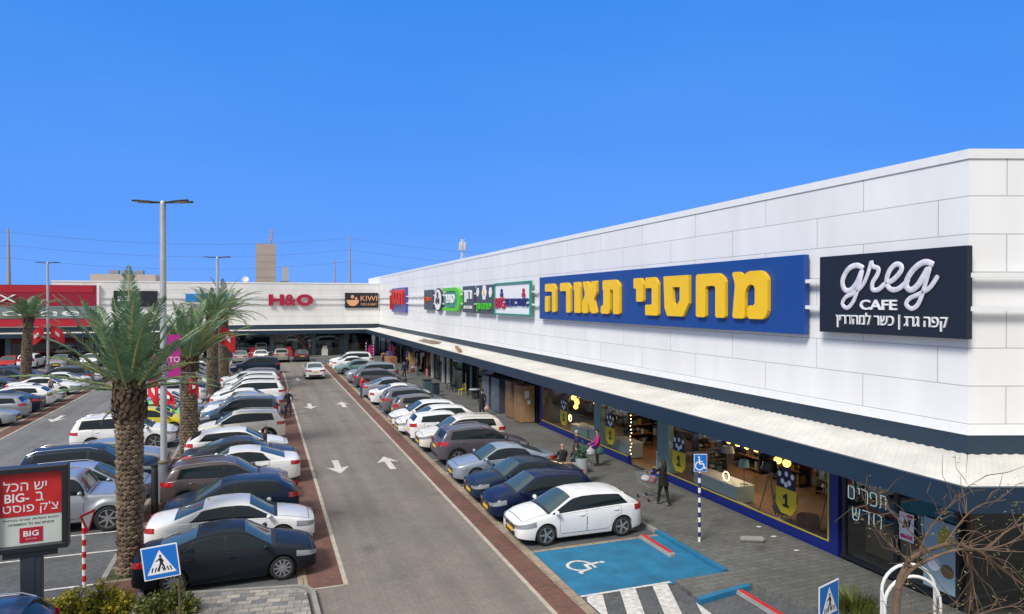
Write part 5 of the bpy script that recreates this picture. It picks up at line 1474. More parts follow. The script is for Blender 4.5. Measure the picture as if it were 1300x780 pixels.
mb.loft(R+[R[0]]); mb.build('letter', M_scrim, s)
s = back_sign('dark slate sign reading KIWI KIDS & BABY with a round peach emblem', 13.1, 7.62)
board(s, 4.6, 2.1, M_sdark, 0.2, z=-0.2)
text_mesh('KIWI', 2.3, 0.72, 0.05, 0.98, 0.28, 0.0).build('lettering', M_speach, s); text_mesh('KIDS & BABY', 2.2, 0.3, 0.04, 0.98, -0.55, 0.0).build('small_lettering', M_speach, s)
mb = MB(); mb.add([(-1.25+.85*cos(a), 0.05+.85*sin(a), .03) for a in [pi+pi*i/16 for i in range(17)]], [tuple(range(17))])
mb.loft([[(-1.3+.24*cos(2*pi*i/14), .5+.24*sin(2*pi*i/14), z) for i in range(14)] for z in (.0, .035)], False, True)
mb.loft([[(-.78+.18*cos(2*pi*i/14), .26+.18*sin(2*pi*i/14), z) for i in range(14)] for z in (.0, .035)], False, True)
mb.build('emblem', M_speach, s)
s = back_sign('black sign with pale lettering half hidden by the nearest palm crown', -15.0, 7.8)
board(s, 4.9, 2.0, M_dark, 0.2, z=-0.2); text_mesh('az', 1.6, 0.62, 0.05, -1.2, 0.0, 0.0).build('lettering', M_swhite, s)
s = back_sign('bright blue sign lettering behind the palm crowns', -6.4, 7.95)
mb = MB(); mb.bbox(-2.9, 2.9, -.5, .5, -.1, 0, .2); mb.build('board', mat('sign_azure', (0.01, 0.22, 0.60), 0.4), s)
# window stickers on the lamp shop
def decal(y, z, sc):
    s = thing('window_sticker', 'x', 'sticker', M=face_M((XF-0.006, y, z), (0, -1, 0)), group='yellow and black badges on the lamp shop glass')
    mb = MB(); mb.prism([(-.42*sc,.02*sc),(.42*sc,.02*sc),(.42*sc,-.48*sc),(.2*sc,-.72*sc),(-.2*sc,-.72*sc),(-.42*sc,-.48*sc)], -0.004, 0.0); mb.build('badge', mat('badge_yellow', (0.66, 0.52, 0.02), 0.5), s)
    mb = MB(); mb.prism([(-.38*sc,.03*sc),(.38*sc,.03*sc),(.36*sc,.46*sc),(.14*sc,.66*sc),(-.14*sc,.66*sc),(-.36*sc,.46*sc)], -0.004, 0.0); mb.build('dark_cap', mat('badge_navy', (0.012, 0.016, 0.045), 0.5), s)
    mb = MB()
    for x, yy in ((-.26,.42),(-.14,.22),(0,.14),(.14,.22),(.26,.42),(.02,.46)):
        mb.add([(sc*(x+.075*cos(2*pi*i/10)), sc*(yy+.085*sin(2*pi*i/10)), 0.003) for i in range(10)], [tuple(range(10))])
    mb.build('white_bulbs', M_swhite, s)
    mb = MB(); mb.prism([(sc*a, sc*(b-.34)) for a, b in ((-.13,-.18),(.13,-.18),(.13,-.10),(.06,-.10),(.06,.22),(-.01,.22),(-.12,.13),(-.12,.04),(-.04,.08),(-.04,-.10),(-.13,-.10))], 0.001, 0.004); mb.build('numeral', M_dark, s)
    return s
for (y, z, lab) in ((34.25, 1.42, 'yellow and navy window badge nearest the wardrobes'), (29.15+1.9, 1.36, 'x'), (23.3, 1.42, 'x'), (17.28, 1.42, 'x')):
    pass
for y, z, lab in ((34.25, 1.40, 'yellow and navy window badge nearest the brown wardrobe'), (28.9, 1.40, 'yellow and navy window badge beside the people standing at the planter'),
                  (23.2, 1.42, 'yellow and navy window badge behind the woman pushing a trolley'), (17.28, 1.46, 'yellow and navy window badge nearest the corner cafe')):
    decal(y, z, 1.08)['label'] = lab
# neon words and posters at the cafe corner
M_neon = mat('neon_tube', (0.65, 0.8, 0.82), 0.3, emit=(0.75, 0.95, 1.0), estr=0.22)
n1 = thing('neon_sign', 'two pale neon Hebrew words inside the dark cafe window', 'neon sign', M=face_M((XF-0.025, 14.2, 1.78), (0, -1, 0)))
NEON = {'ת':[[(.1,1),(.8,1),(.95,.85),(.95,0)],[(.25,1),(.25,.15),(.05,0)]], 'פ':[[(.25,.55),(.05,.6),(.05,.9),(.2,1),(.75,1),(.95,.8),(.95,.2),(.75,0),(.05,0)]], 'ר':[[(.05,1),(.7,1),(.95,.8),(.95,0)]],
 'י':[[(.3,1),(.7,1),(.75,.55)]], 'ט':[[(.05,1),(.05,.15),(.2,0),(.75,0),(.95,.2),(.95,.75),(.8,1),(.5,.95)]], 'ח':[[(.1,0),(.1,1),(.75,1),(.92,.85),(.92,0)]], 'ד':[[(.0,1),(1,1)],[(.78,1),(.78,0)]], 'ש':[[(.05,1),(.15,.1),(.4,0),(.8,.15),(.98,1)],[(.5,1),(.48,.5),(.2,.35)]]}
def neon_word(w, x0, y0, cw, h, par):
    mb = MB(); x = x0
    for ch in w[::-1]:
        k = cw*(.55 if ch == 'י' else 1)
        for st in NEON[ch]: mb.tube(catmull([(x+a*k, y0+b*h, .0) for a, b in st], 4), .013, 6)
        x += k*1.32
    mb.build('word', M_neon, par, smooth=True)
neon_word('תפריט', -.62, .10, .22, .34, n1); neon_word('חדש', -.48, -.46, .27, .34, n1)
p = thing('poster', 'small white poster with pink lettering on the dark cafe door', 'poster', M=face_M((XF-0.03, 12.95, 1.62), (0, -1, 0)))
mb = MB(); mb.box(-.21, .21, -.36, .36, 0, .006); mb.build('sheet', M_swhite, p)
mb = MB(); mb.prism([(-.12,-.05),(.1,.02),(.14,.24),(.0,.14),(-.06,.22)], .006, .009); mb.build('dark_figure', M_dark, p)
mb = MB(); mb.box(-.17, .17, -.3, -.2, .006, .009); mb.box(.02, .18, .25, .33, .006, .009); mb.build('pink_lettering', mat('pink_print', (.6,.05,.16), .6), p)
p = thing('poster', 'tall pale blue menu poster with food pictures beside the cafe entrance', 'poster', M=face_M((XF-0.03, 12.05, 1.3), (0, -1, 0)))
mb = MB(); mb.box(-.42, .42, -.95, .75, 0, .006); mb.build('sheet', mat('poster_pale_blue', (.28,.40,.46), .6), p)
mb = MB()
for x, y, c in ((-.14,-.35,0),(.22,-.42,1)): mb.loft([[(x+.17*cos(2*pi*i/16), y+.17*sin(2*pi*i/16), z) for i in range(16)] for z in (.006,.01)], False, True, c)
mb.build('dish_pictures', [M_swhite, mat('food_brown', (.16,.10,.05), .7)], p)
mb = MB(); mb.prism([(-.05,.2),(.3,.1),(.36,.5),(.15,.68),(.0,.5)], .006, .01); mb.build('yellow_splash', mat('splash_yellow', (.42,.34,.05), .7), p)
# ------------------------------------------------------------------ lamp posts, boards, road signs, furniture
M_post = mat('post_grey_white', (0.42, 0.44, 0.46), 0.45, metal=0.2, var=0.08)
M_lampdark = mat('lamp_head_dark', (0.035, 0.05, 0.06), 0.4)
M_galv = mat('galvanised', (0.28, 0.30, 0.32), 0.5, metal=0.5, var=0.12)
M_black = mat('matt_black', (0.012, 0.012, 0.014), 0.5)
M_flag = mat('flag_red', (0.60, 0.015, 0.025), 0.7, var=0.1)
M_mag = mat('banner_magenta', (0.44, 0.018, 0.24), 0.6, var=0.05)
M_signblue = mat('traffic_blue', (0.008, 0.15, 0.56), 0.4)
M_signwhite = mat('traffic_white', (0.75, 0.76, 0.78), 0.45)
M_signred = mat('traffic_red', (0.55, 0.012, 0.02), 0.45)
M_stripew = mat('post_white', (0.72, 0.72, 0.70), 0.5)
M_stripeb = mat('post_navy', (0.015, 0.025, 0.13), 0.45)
def lamp_post(label, x, y, H, r, heads, ang=0.0, z0=0.1):
    t = thing('street_lamp', label, 'street lamp', (x, y, z0), 0, 'tall lamp posts of the car park')
    p = MB(); p.lathe([(r*1.15, 0), (r*1.1, 0.5), (r, 2.5), (r*0.92, H-0.1), (r*0.8, H), (r*0.3, H+0.06)], n=16); p.build('pole', M_post, t, smooth=True)
    s = MB(); s.lathe([(r*1.9, -0.05), (r*1.9, 1.35), (r*1.15, 1.36)], n=16); s.build('base_sleeve', M_galv, t, smooth=True)
    c = MB(); c.lathe([(r*1.5, 1.40), (r*1.75, 1.46), (r*1.5, 1.52)], n=14); c.build('collar', mat('rusty_collar', (0.16, 0.13, 0.06), 0.8), t)
    for k in range(heads):
        a = ang+2*pi*k/heads if heads > 2 else ang+pi*k
        if heads == 4: a = ang+(0.20, 2.94, 3.34, 6.08)[k]
        hd = MB(); L = 1.0
        prof = [(0.10, 0.05), (0.35, 0.07), (0.55, 0.16), (0.80, 0.17), (0.95, 0.13), (1.04, 0.04)]
        R = [[(d, w, 0.0), (d, w*.6, .035), (d, -w*.6, .035), (d, -w, 0.0), (d, -w*.6, -.03), (d, w*.6, -.03)] for d, w in prof]
        hd.loft(R, True, True); M = Matrix.Translation((0, 0, H-0.03+0.0)) @ Matrix.Rotation(a, 4, 'Z') @ Matrix.Rotation(radians(-3), 4, 'Y'); hd.xform(M)
        h = hd.build('lamp_head', M_lampdark, t, smooth=True, sharp=50)
        ln = MB(); ln.box(0.5, 0.95, -.1, .1, -.036, -.031); ln.xform(M); ln.build('lens', mat('lamp_lens', (.4,.42,.42), .3), h)
    return t
lamp_post('tall pale lamp post behind the nearest palm, with magenta panels hung on it', -3.40, 27.8, 10.95, 0.112, 4, radians(-20))
lamp_post('slim pale lamp post beyond the second palm, with a red flag', -3.40, 59.9, 10.9, 0.11, 4, radians(-20))
lamp_post('slim pale lamp post across the far lane, with two red flags', -18.75, 74.5, 10.95, 0.11, 4, radians(-20))
# magenta panels
b = thing('banner', 'magenta advertising panels clamped to the nearest lamp post', 'banner', (-3.4, 27.8, 0.1))
for (x0, x1, z0, z1) in ((-3.88, -3.56, 4.45, 5.35), (-3.24, -2.82, 4.5, 5.5)):
    m_ = MB(); m_.box(x0+3.4, x1+3.4, -0.2, -0.17, z0, z1); m_.build('panel', M_mag, b)
m_ = MB(); m_.box(0.16, 0.58, -0.2, -0.17, 5.55, 6.1); m_.build('panel', M_mag, b)
m_ = MB(); m_.box(-.5, .6, -0.168, -0.14, 5.36, 5.44); m_.box(-.5, .6, -0.168, -0.14, 4.5, 4.56); m_.build('bracket', M_galv, b)
t_ = text_mesh('TO', 0.36, 0.2, 0.01); t_.xform(face_M((0.38, -0.201, 5.2), (1, 0, 0))); t_.build('lettering', M_signwhite, b)
def flag(mb, p, w, h, a, tw):
    P = []
    for i in range(6):
        for j in range(5):
            u = i/5; v = j/4
            off = 0.06*sin(u*5+v*2+tw)
            P.append((p[0]+cos(a)*w*u-sin(a)*off, p[1]+sin(a)*w*u+cos(a)*off, p[2]-h*v-0.75*w*u*u+.12*sin(u*7+tw)*v))
    mb.add(P, [(i*5+j, (i+1)*5+j, (i+1)*5+j+1, i*5+j+1) for i in range(5) for j in range(4)])
def flags(label, x, y, items, grp='red flags on the lamp posts'):
    t = thing('flag_set', label, 'flags', (x, y, 0.1), 0, grp)
    for k, (dx, dz, w, h, a) in enumerate(items):
        mb = MB(); flag(mb, (dx, 0.02, dz), w, h, a, k); f = mb.build('flag', M_flag, t, smooth=True)
        q = MB(); q.add([(dx+cos(a)*w*u_-sin(a)*.02, 0.02+sin(a)*w*u_-0.075, dz-h*v_-0.75*w*u_*u_+.12*sin(u_*7+k)*v_) for u_, v_ in ((.35,.35),(.65,.35),(.65,.6),(.35,.6))], [(0,1,2,3)]); q.build('emblem', M_signwhite, f)
        pl = MB(); pl.bar((0, 0, dz+0.05), (dx+cos(a)*w*.2, 0.0, dz+0.02), 0.015); pl.build('staff', M_galv, t)
    return t
flags('red flags drooping above the white SUV by the second palm', -3.4, 33.2, [(-1.3, 4.0, .5, .9, -.3), (-1.6, 3.8, .5, .8, pi+.3), (-.75, 3.6, .6, .6, -.5), (.35, 3.9, .4, .6, .2)])
flags('single red flag hung from the slim lamp post by the far palms', -3.4, 59.7, [(0.25, 5.3, 1.1, 1.5, -.1), (-.15, 5.1, .7, .9, pi)])
flags('pair of red flags on the lamp post before the red shop panel', -18.75, 74.3, [(0.25, 5.1, 1.1, 1.2, .2), (-.25, 5.1, 1.2, 1.3, pi)])
# posts for the hanging flags
t = thing('flag_pole', 'thin pole carrying the drooping red flags beside the second palm', 'pole', (-3.4, 33.2, 0.1)); mb = MB(); mb.cyl(0, 0, 0, 4.2, .035, .03, 8); mb.build('shaft', M_galv, t)
mb = MB(); mb.tube([(-1.7, 0, 4.12), (0, 0, 4.2), (.8, 0, 4.12)], .012, 5); mb.build('crossbar', M_galv, t)
# black pillars and bins on the median
for x, y, lab in ((-3.45, 25.9, 'tall matt black pillar light next to the nearest palm trunk'), (-3.35, 39.85, 'tall matt black pillar light between the first two palms'), (-3.4, 56.6, 'tall matt black pillar light by the third palm trunk')):
    t = thing('pillar_light', lab, 'pillar light', (x, y, 0.1), 0, 'black pillar lights on the median')
    mb = MB(); mb.lathe([(.11,0),(.11,1.55),(.10,1.57)], n=16); mb.build('post', M_black, t, smooth=True)
    mb = MB(); mb.lathe([(.10,1.573),(.10,1.70)], n=16); mb.build('lens', mat('pillar_lens', (.05,.05,.055), .15), t, smooth=True)
    mb = MB(); mb.lathe([(.115,1.703),(.115,1.78),(.06,1.80)], n=16); mb.build('cap', M_black, t, smooth=True)
for x, y, lab in ((-3.25, 28.6, 'dark square litter bin behind the nearest lamp post base'), (-3.3, 57.6, 'dark square litter bin beside the slim lamp post')):
    t = thing('litter_bin', lab, 'litter bin', (x, y, 0.1), 0, 'litter bins on the median')
    mb = MB(); mb.bbox(-.25,.25,-.22,.22,0.06,.82,.03); mb.build('body', mat('bin_slate', (.022,.03,.045), .5), t)
    mb = MB(); mb.bbox(-.28,.28,-.25,.25,.825,.90,.02); mb.build('lid', M_black, t)
    mb = MB(); mb.box(-.15,.15,-.232,-.222,.6,.74); mb.build('slot', M_trimblk, t)
# advertising board, lower left
a = thing('advertising_board', 'free-standing red and white poster board on a thick dark post at the lower left', 'poster board', (-4.72, 17.5, 0.0), radians(4))
mb = MB(); mb.bbox(-.2, .2, -.12, .12, 0, 1.98, .02); mb.box(-.07, .07, -.13, -.12, .1, 1.9); mb.build('post', mat('board_post_slate', (.045,.055,.075), .4, metal=.3), a)
mb = MB()
for q in ((-.69,.69,3.72,3.84),(-.69,.69,2.02,2.14),(-.69,-.59,2.14,3.72),(.57,.69,2.14,3.72)): mb.bbox(q[0],q[1],-.16,.16,q[2],q[3],.02)
mb.prism([(-.5, -.14), (.5, -.14), (.4, .14), (-.4, .14)], 1.9, 2.02); mb.build('frame', mat('board_frame_black', (.016,.018,.022), .35), a)
mb = MB(); mb.box(-.59,.57,-.05,.12,2.14,3.72); mb.build('backing', M_black, a)
ps = MB(); ps.box(-.585,.565,-.062,-.052,2.145,3.715, 0); pst = ps.build('poster', mat('poster_pale', (.55,.60,.55), .5, var=.06, vscale=2), a)
mb = MB(); mb.box(-.585,.565,-.072,-.064,2.78,3.715); mb.build('red_field', mat('poster_red', (.50,.018,.022), .45, var=.15, vscale=3), pst)
M_pt = M_signwhite
for s_, w, h, x, z in (('יש הכל', .78, .22, -.10, 3.44), ('BIG-ב', .62, .19, -.13, 3.18), ("צ'ק פוסט", 1.0, .24, -.0, 2.93)):
    tt = text_mesh(s_ if s_ != 'BIG-ב' else 'BIG-', w if s_ != 'BIG-ב' else .44, h, .006, 0, 0, 0, offset=.015 if s_ == 'BIG-ב' else 0.0)
    tt.xform(face_M((x - (.12 if s_ == 'BIG-ב' else 0), -.0725, z), (1, 0, 0))); tt.build('headline', M_pt, pst)
tt = text_mesh('ב', .14, .19, .006); tt.xform(face_M((.16, -.0725, 3.18), (1,0,0))); tt.build('headline', M_pt, pst)
for s_, z in (('חונים בקלות, קונים בנוחות', 2.70), ('ונהנים עם כל המשפחה', 2.61)):
    tt = text_mesh(s_, 1.0 if z > 2.65 else .82, .055, .004); tt.xform(face_M((0, -.063, z), (1,0,0))); tt.build('small_print', M_black, pst)
mb = MB(); mb.box(-.21,.21,-.07,-.0625,2.2,2.52); mb.build('red_square', mat('poster_crimson', (.42,.01,.03), .45), pst)
tt = text_mesh('BIG', .28, .12, .004, offset=.02); tt.xform(face_M((0, -.0712, 2.39), (1,0,0))); tt.build('square_lettering', M_pt, pst)
tt = text_mesh('קניון הצפון', .2, .025, .003); tt.xform(face_M((0, -.0712, 2.27), (1,0,0))); tt.build('square_lettering', M_pt, pst)
# tilted crossing sign
def crossing_sign(label, loc, rz, tilt, size, postlen, post=True, post_dx=0.0, lean=0.0):
    t = thing('crossing_sign', label, 'road sign', loc, 0, 'blue pedestrian crossing signs')
    S = size/2; H = postlen
    if post:
        mb = MB(); mb.tube([(post_dx*1.0+lean, .035, 0), (post_dx, .03, H+S*0.6)], .028, 8); mb.build('post', mat('rusty_post', (.10,.075,.055), .8, var=.3), t)
    M = Matrix.Translation((0, 0, H)) @ Matrix.Rotation(rz, 4, 'Z') @ Matrix.Rotation(pi/2, 4, 'X') @ Matrix.Rotation(tilt, 4, 'Z')
    def B(mb, name, m, par): mb.xform(M); return mb.build(name, m, par)
    mb = MB(); mb.bbox(-S, S, -S*.98, S*.98, -.012, 0.0, .004); pl = B(mb, 'plate', M_signwhite, t)
    mb = MB(); mb.box(-S*.93, S*.93, -S*.91, S*.91, .001, .004); B(mb, 'blue_field', M_signblue, pl)
    mb = MB(); mb.prism([(-S*.80,-S*.68),(S*.80,-S*.68),(0,S*.74)], .0045, .007); B(mb, 'white_triangle', M_signwhite, pl)
    k = S*1.0; f = MB()
    f.add([(k*(.07*cos(2*pi*i/10)+.02), k*(.36+.08*sin(2*pi*i/10)), .009) for i in range(10)], [tuple(range(10))])
    def st(p, q, w):
        p = Vector((*p, .009))*1; q = Vector((*q, .009)); d = (q-p); d.z = 0; d.normalize(); n = Vector((-d.y, d.x, 0))*w
        f.add([Vector((a.x*k, a.y*k, .009)) for a in (p-n, q-n, q+n, p+n)], [(0,1,2,3)])
    st((.0,.26),(.06,-.06),.085); st((-.02,.2),(-.26,.08),.032); st((.07,.2),(.17,.02),.03); st((.02,-.05),(-.2,-.5),.05); st((.06,-.06),(.16,-.28),.05); st((.15,-.26),(.22,-.5),.04)
    for x in (-.48,-.30,-.10,.08,.34,.50): st((x-.06*(1 if x < 0 else -1),-.54),(x+.03*(1 if x < 0 else -1),-.28),.035)
    B(f, 'walking_figure', M_black, pl)
    return t
crossing_sign('blue pedestrian crossing sign tilted on a rusty post before the black sedan', (-2.1, 16.6, 0.1), radians(-8), radians(7), .74, 1.62, post_dx=.34, lean=0.05)
crossing_sign('blue pedestrian crossing sign seen nearly edge-on at the bottom beside the shop pavement', (9.32, 9.3, 0.1), radians(17), 0.0, .66, 2.05)
# red and white striped post with give-way sign
t = thing('striped_post', 'red and white striped post with a give-way triangle seen from the side', 'road sign', (-4.33, 20.27, 0.0))
mb = MB(); n = 11
for i in range(n): mb.lathe([(.048, .04+i*.155), (.048, .04+(i+1)*.155)], n=12, mi=i % 2)
mb.build('post', [M_stripew, M_signred], t, smooth=True)
M = Matrix.Translation((.09, -.02, 1.70)) @ Matrix.Rotation(radians(68), 4, 'Z') @ Matrix.Rotation(pi/2, 4, 'X')
mb = MB(); mb.prism([(-.32,.28),(.32,.28),(0,-.28)], -.01, .0); mb.xform(M); pl = mb.build('give_way_plate', M_signred, t)
mb = MB(); mb.prism([(-.21,.215),(.21,.215),(0,-.15)], -.016, .006); mb.xform(M); mb.build('white_centre', M_signwhite, pl)
# blue and white post with wheelchair sign
def blue_post(label, x, y, H, sign, grp='blue and white striped posts'):
    t = thing('striped_post', label, 'road sign' if sign else 'post', (x, y, 0.1), 0, grp)
    mb = MB(); n = 15; st_ = H/n
    for i in range(n): mb.lathe([(.042, i*st_), (.042, (i+1)*st_)], n=12, mi=i % 2)
    mb.build('post', [M_stripew, M_stripeb], t, smooth=True)
    if sign:
        M = Matrix.Translation((0.0, -.05, H+.16)) @ Matrix.Rotation(radians(-20), 4, 'Z') @ Matrix.Rotation(pi/2, 4, 'X')
        mb = MB(); mb.bbox(-.2, .2, -.27, .27, -.01, 0, .004); mb.xform(M); pl = mb.build('plate', M_signwhite, t)
        mb = MB(); mb.box(-.185, .185, -.255, .255, .001, .004); mb.xform(M); mb.build('blue_field', M_signblue, pl)
        mb = MB(); wheelchair(mb, M @ Matrix.Translation((-.02, 0, .006)), .38); mb.build('wheelchair_mark', M_signwhite, pl)
    return t
blue_post('blue and white striped post with wheelchair sign on the pavement above the blue bay', 12.48, 17.52, 2.25, True)
blue_post('plain blue and white striped post beside the far white SUV', 10.9+.35, 79.9, 2.6, False)
blue_post('plain blue and white striped post nearer the back shop corner', 12.2, 80.6, 2.6, False)
# wheel stops
def wheel_stop(label, x, y, L, rz=pi/2, grp='concrete wheel stops with a red top'):
    t = thing('wheel_stop', label, 'wheel stop', (x, y, 0.016), rz, grp)
    mb = MB(); h = L/2
    R = [[(px, -.10, 0), (px, -.07, .105*k), (px, .07, .105*k), (px, .10, 0)] for px, k in ((-h, .75), (-h+.05, 1), (h-.05, 1), (h, .75))]
    mb.loft(R, True, True); mb.build('block', M_kerb, t)
    mb = MB(); mb.box(-h+.06, h-.06, -.066, .066, .1055, .109); mb.build('red_top', M_redp, t)
wheel_stop('red-topped concrete wheel stop in the blue disabled bay', 11.15, 17.8, 1.75)
wheel_stop('red-topped concrete wheel stop at the bottom edge below the blue kerb', 11.33, 13.45, 1.6)
wheel_stop('red-topped wheel stop behind the rear wheel of the nearest white hatchback', 11.2, 20.2, 1.7)
# stone block lying on the pavement
mb = MB(); r_ = random.Random(4); mb.loft([[(x, .10*k*cos(a)*(1+.12*r_.random()), .075+.085*k*sin(a)*(1+.12*r_.random())) for a in [2*pi*i/10 for i in range(10)]] for x, k in ((-.36,.6),(-.3,.95),(-.1,1.05),(.12,1),(.3,1),(.36,.65))], True, True)
o = mb.build('stone_block', M_kerb); o.location = (13.99, 16.97, 0.105); o.rotation_euler = (0, 0, radians(-25)); tag(o, 'pale rounded stone block lying on the pavement outside the lamp shop', 'stone')
# white hoop rails
t = thing('hoop_rail', 'pair of white tubular hoop rails behind the bare tree', 'rail', (11.85, 9.75, 0.1), radians(-20))
for k in (0, 1):
    mb = MB(); w = .54; dx = k*.28; dy = k*.62; H = 1.97
    pts = [(-w+dx, dy, 0), (-w+dx, dy, H-w)] + [(-w*cos(a)+dx, dy, H-w+w*sin(a)) for a in [pi*i/14 for i in range(1, 14)]] + [(w+dx, dy, H-w), (w+dx, dy, 0)]
    mb.tube(pts, .032, 10); mb.build('hoop', M_stripew, t, smooth=True)
mb = MB()
for z in (1.45, .5):
    for x in (-.54, .54): mb.bar((x, 0, z), (x+.28, .62, z), .024, n=8)
mb.build('cross_bar', M_stripew, t, smooth=True)
# tall pale planter with leafy plant
t = thing('planter', 'tall pale grey tapered planter with a leafy plant on the pavement', 'planter', (12.02, 24.7, 0.1))
mb = MB(); mb.lathe([(.19,0),(.27,1.0),(.27,1.06),(.23,1.06),(.21,.98),(.02,.97)], n=24); mb.build('pot', mat('planter_grey', (.33,.36,.37), .6, var=.1), t, smooth=True, sharp=50)
mb = MB(); shrub(mb, (0,0,1.0), (.34,.34,.8), 230, rng, .11); mb.build('foliage', leaf_mat('planter_leaf', (.035,.13,.075), (.06,.2,.11)), t)
mb = MB()
for k in range(6): q = k*1.1; mb.tube([(0,0,.95), (cos(q)*.15, sin(q)*.15, 1.3), (cos(q)*.3, sin(q)*.3, 1.6)], [.015,.01,.005], 5)
mb.build('stems', M_twig, t)
# loose timber lying on the canopy
M_tim = mat('weathered_board', (.30,.24,.17), .85, var=.35, vscale=5)
t = thing('timber_pile', 'weathered boards lying flat on the canopy roof', 'boards', (14.55, 61.5, 3.74))
mb = MB()
for k in range(5): mb.box(-.62+.26*k, -.40+.26*k, -3.2+.3*k, 2.6-.2*k, .02, .05+.012*(k%2))
mb.build('flat_boards', M_tim, t)
mb = MB(); mb.box(-.2,.05,-3.4,3.0,.068,.11); mb.build('top_beam', mat('old_beam', (.2,.15,.10), .85), t)
t = thing('timber_beam', 'single reddish beam lying across the canopy roof', 'beam', (14.1, 50.6, 3.70), radians(-12)); mb = MB(); mb.bbox(-.11,.11,-2.2,2.2,.02,.2,.01); mb.build('beam', mat('reddish_beam', (.30,.17,.11), .8, var=.2), t)
# far things on the skyline
M_conc = mat('far_concrete', (.40,.34,.31), .9, var=.12, vscale=.15)
t = thing('concrete_tower', 'plain beige concrete silo tower with aerials on top beyond the shops', 'tower', (1.8, 380, 0)); mb = MB(); mb.box(-4.9,4.9,-5,5,0,37.3); mb.build('shaft', M_conc, t)
mb = MB()
for z in range(4, 36, 4): mb.box(-4.93,4.93,-5.04,-5.0,z,z+.12)
mb.build('cast_joint', mat('joint_grey', (.25,.22,.2), .9), t)
mb = MB()
for x, h in ((-3.6,1.6),(-2.4,1.2),(1.6,6),(2.6,8.5),(3.4,9.5),(2.0,4)): mb.bar((x,0,37.3),(x,0,37.3+h),.14)
for z in (39,41,43): mb.bar((1.6,0,z),(3.4,0,z+.8),.1); mb.box(2.2,3.1,-.2,.2,z+.6,z+2.0)
mb.bar((2.6,0,37.3),(3.6,0,45),.09); mb.build('aerial_mast', mat('aerial_grey', (.38,.36,.42), .6), t)
t = thing('rooftop_cabin', 'small grey cabin with a pale panel on the far roof beside the silo tower', 'cabin', (5.7, 200, 0)); mb = MB(); mb.box(-1.2,1.2,-2,2,0,13.2); mb.build('base', mat('cabin_grey', (.16,.18,.2), .8), t); mb = MB(); mb.box(-.5,1.1,-1.8,1.8,13.2,17.0); mb.build('upper_block', mat('cabin_pale', (.42,.43,.46), .7), t); mb = MB(); mb.box(-2.6,1.5,-2.2,2.2,12.0,12.9); mb.build('ledge', M_conc, t)
for lab, x, y, H, r in (('tall tapering power pole right of the silo tower', 35.4, 300, 36.4, .5), ('shorter power pole between the silo and the tall pole', 29.1, 300, 25.4, .42), ('tapering power pole at the far left above the red shop', -87.7, 300, 34.6, .7)):
    t = thing('power_pole', lab, 'power pole', (x, y, 0), 0, 'power poles on the skyline'); mb = MB(); mb.cyl(0,0,0,H,r*1.5,r*.35,10); mb.build('pole', mat('pole_grey', (.34,.31,.31), .8), t)
    mb = MB()
    for k in (.68,.82,.96): mb.bar((-.9,0,H*k),(.9,0,H*k),.1)
    mb.build('cross_arm', MATS['pole_grey'], t)
t = thing('antenna_mast', 'white lattice mobile phone mast beyond the long white wall', 'mast', (85.6, 300, 0)); mb = MB()
for k in range(3):
    a = 2*pi*k/3; mb.bar((1.1*cos(a),1.1*sin(a),0),(.8*cos(a),.8*sin(a),36),.16)
for z in range(18, 36, 2):
    for k in range(3):
        a, b_ = 2*pi*k/3, 2*pi*(k+1)/3; mb.bar((.95*cos(a),.95*sin(a),z),(.95*cos(b_),.95*sin(b_),z+2),.08)
mb.build('lattice', M_stripew, t); mb = MB()
for k in range(6):
    a = pi*k/3; mb.box(1.3*cos(a)-.25,1.3*cos(a)+.25,1.3*sin(a)-.2,1.3*sin(a)+.2,31,34.5)
mb.build('panel_antenna', M_stripew, t); mb = MB(); mb.bar((0,0,36),(0,0,42),.08); mb.build('rod', M_galv, t)
M_wire = mat('overhead_wire', (.12,.16,.24), .6)
def wire(label, pts, r=.05):
    mb = MB(); c = []
    for (a, b_) in zip(pts, pts[1:]):
        A, B = Vector(a), Vector(b_); L = (B-A).length
        for i in range(12):
            u = i/12; p = A.lerp(B, u); p.z -= L*.03*4*u*(1-u); c.append(p)
    c.append(Vector(pts[-1])); mb.tube(c, r, 4); o = mb.build('overhead_wire', M_wire); tag(o, label, 'wire', 'overhead power lines on the skyline')
for k, lab in ((.96, 'topmost overhead power line strung between the skyline poles'), (.82, 'middle overhead power line strung between the skyline poles'), (.68, 'lowest overhead power line strung between the skyline poles')):
    wire(lab, [(-220, 300, 36*k), (-87.7, 300, 34.6*k), (35.4, 300, 36.4*k), (170, 300, 34*k)], .05)
# clutter on the far roof
M_dish = mat('dish_white', (.6,.6,.62), .5)
for x, y, lab in ((-2.4, 110, 'small white satellite dish on the back roof edge'),):
    t = thing('satellite_dish', lab, 'satellite dish', (x, y, 9.95)); mb = MB(); mb.lathe([(.02,0),(.3,.06),(.5,.2)], n=14, cap=False); mb.xform(Matrix.Translation((0,0,.75)) @ Matrix.Rotation(radians(60), 4, 'X')); mb.build('dish', M_dish, t); mb = MB(); mb.bar((0,0,0),(0,.1,.8),.03); mb.build('stand', M_galv, t)
t = thing('roof_plant', 'beige plant room with grey units on the back roof behind the big palm', 'roof plant', (-18.5, 112, 9.9)); mb = MB(); mb.box(-4.5,3.8,0,5,0,1.5); mb.build('plant_room', M_conc, t); mb = MB()
for x in (-2.2,-.6,1.0): mb.box(x,x+1.1,.5,2,1.5,2.1)
mb.build('air_unit', M_galv, t)
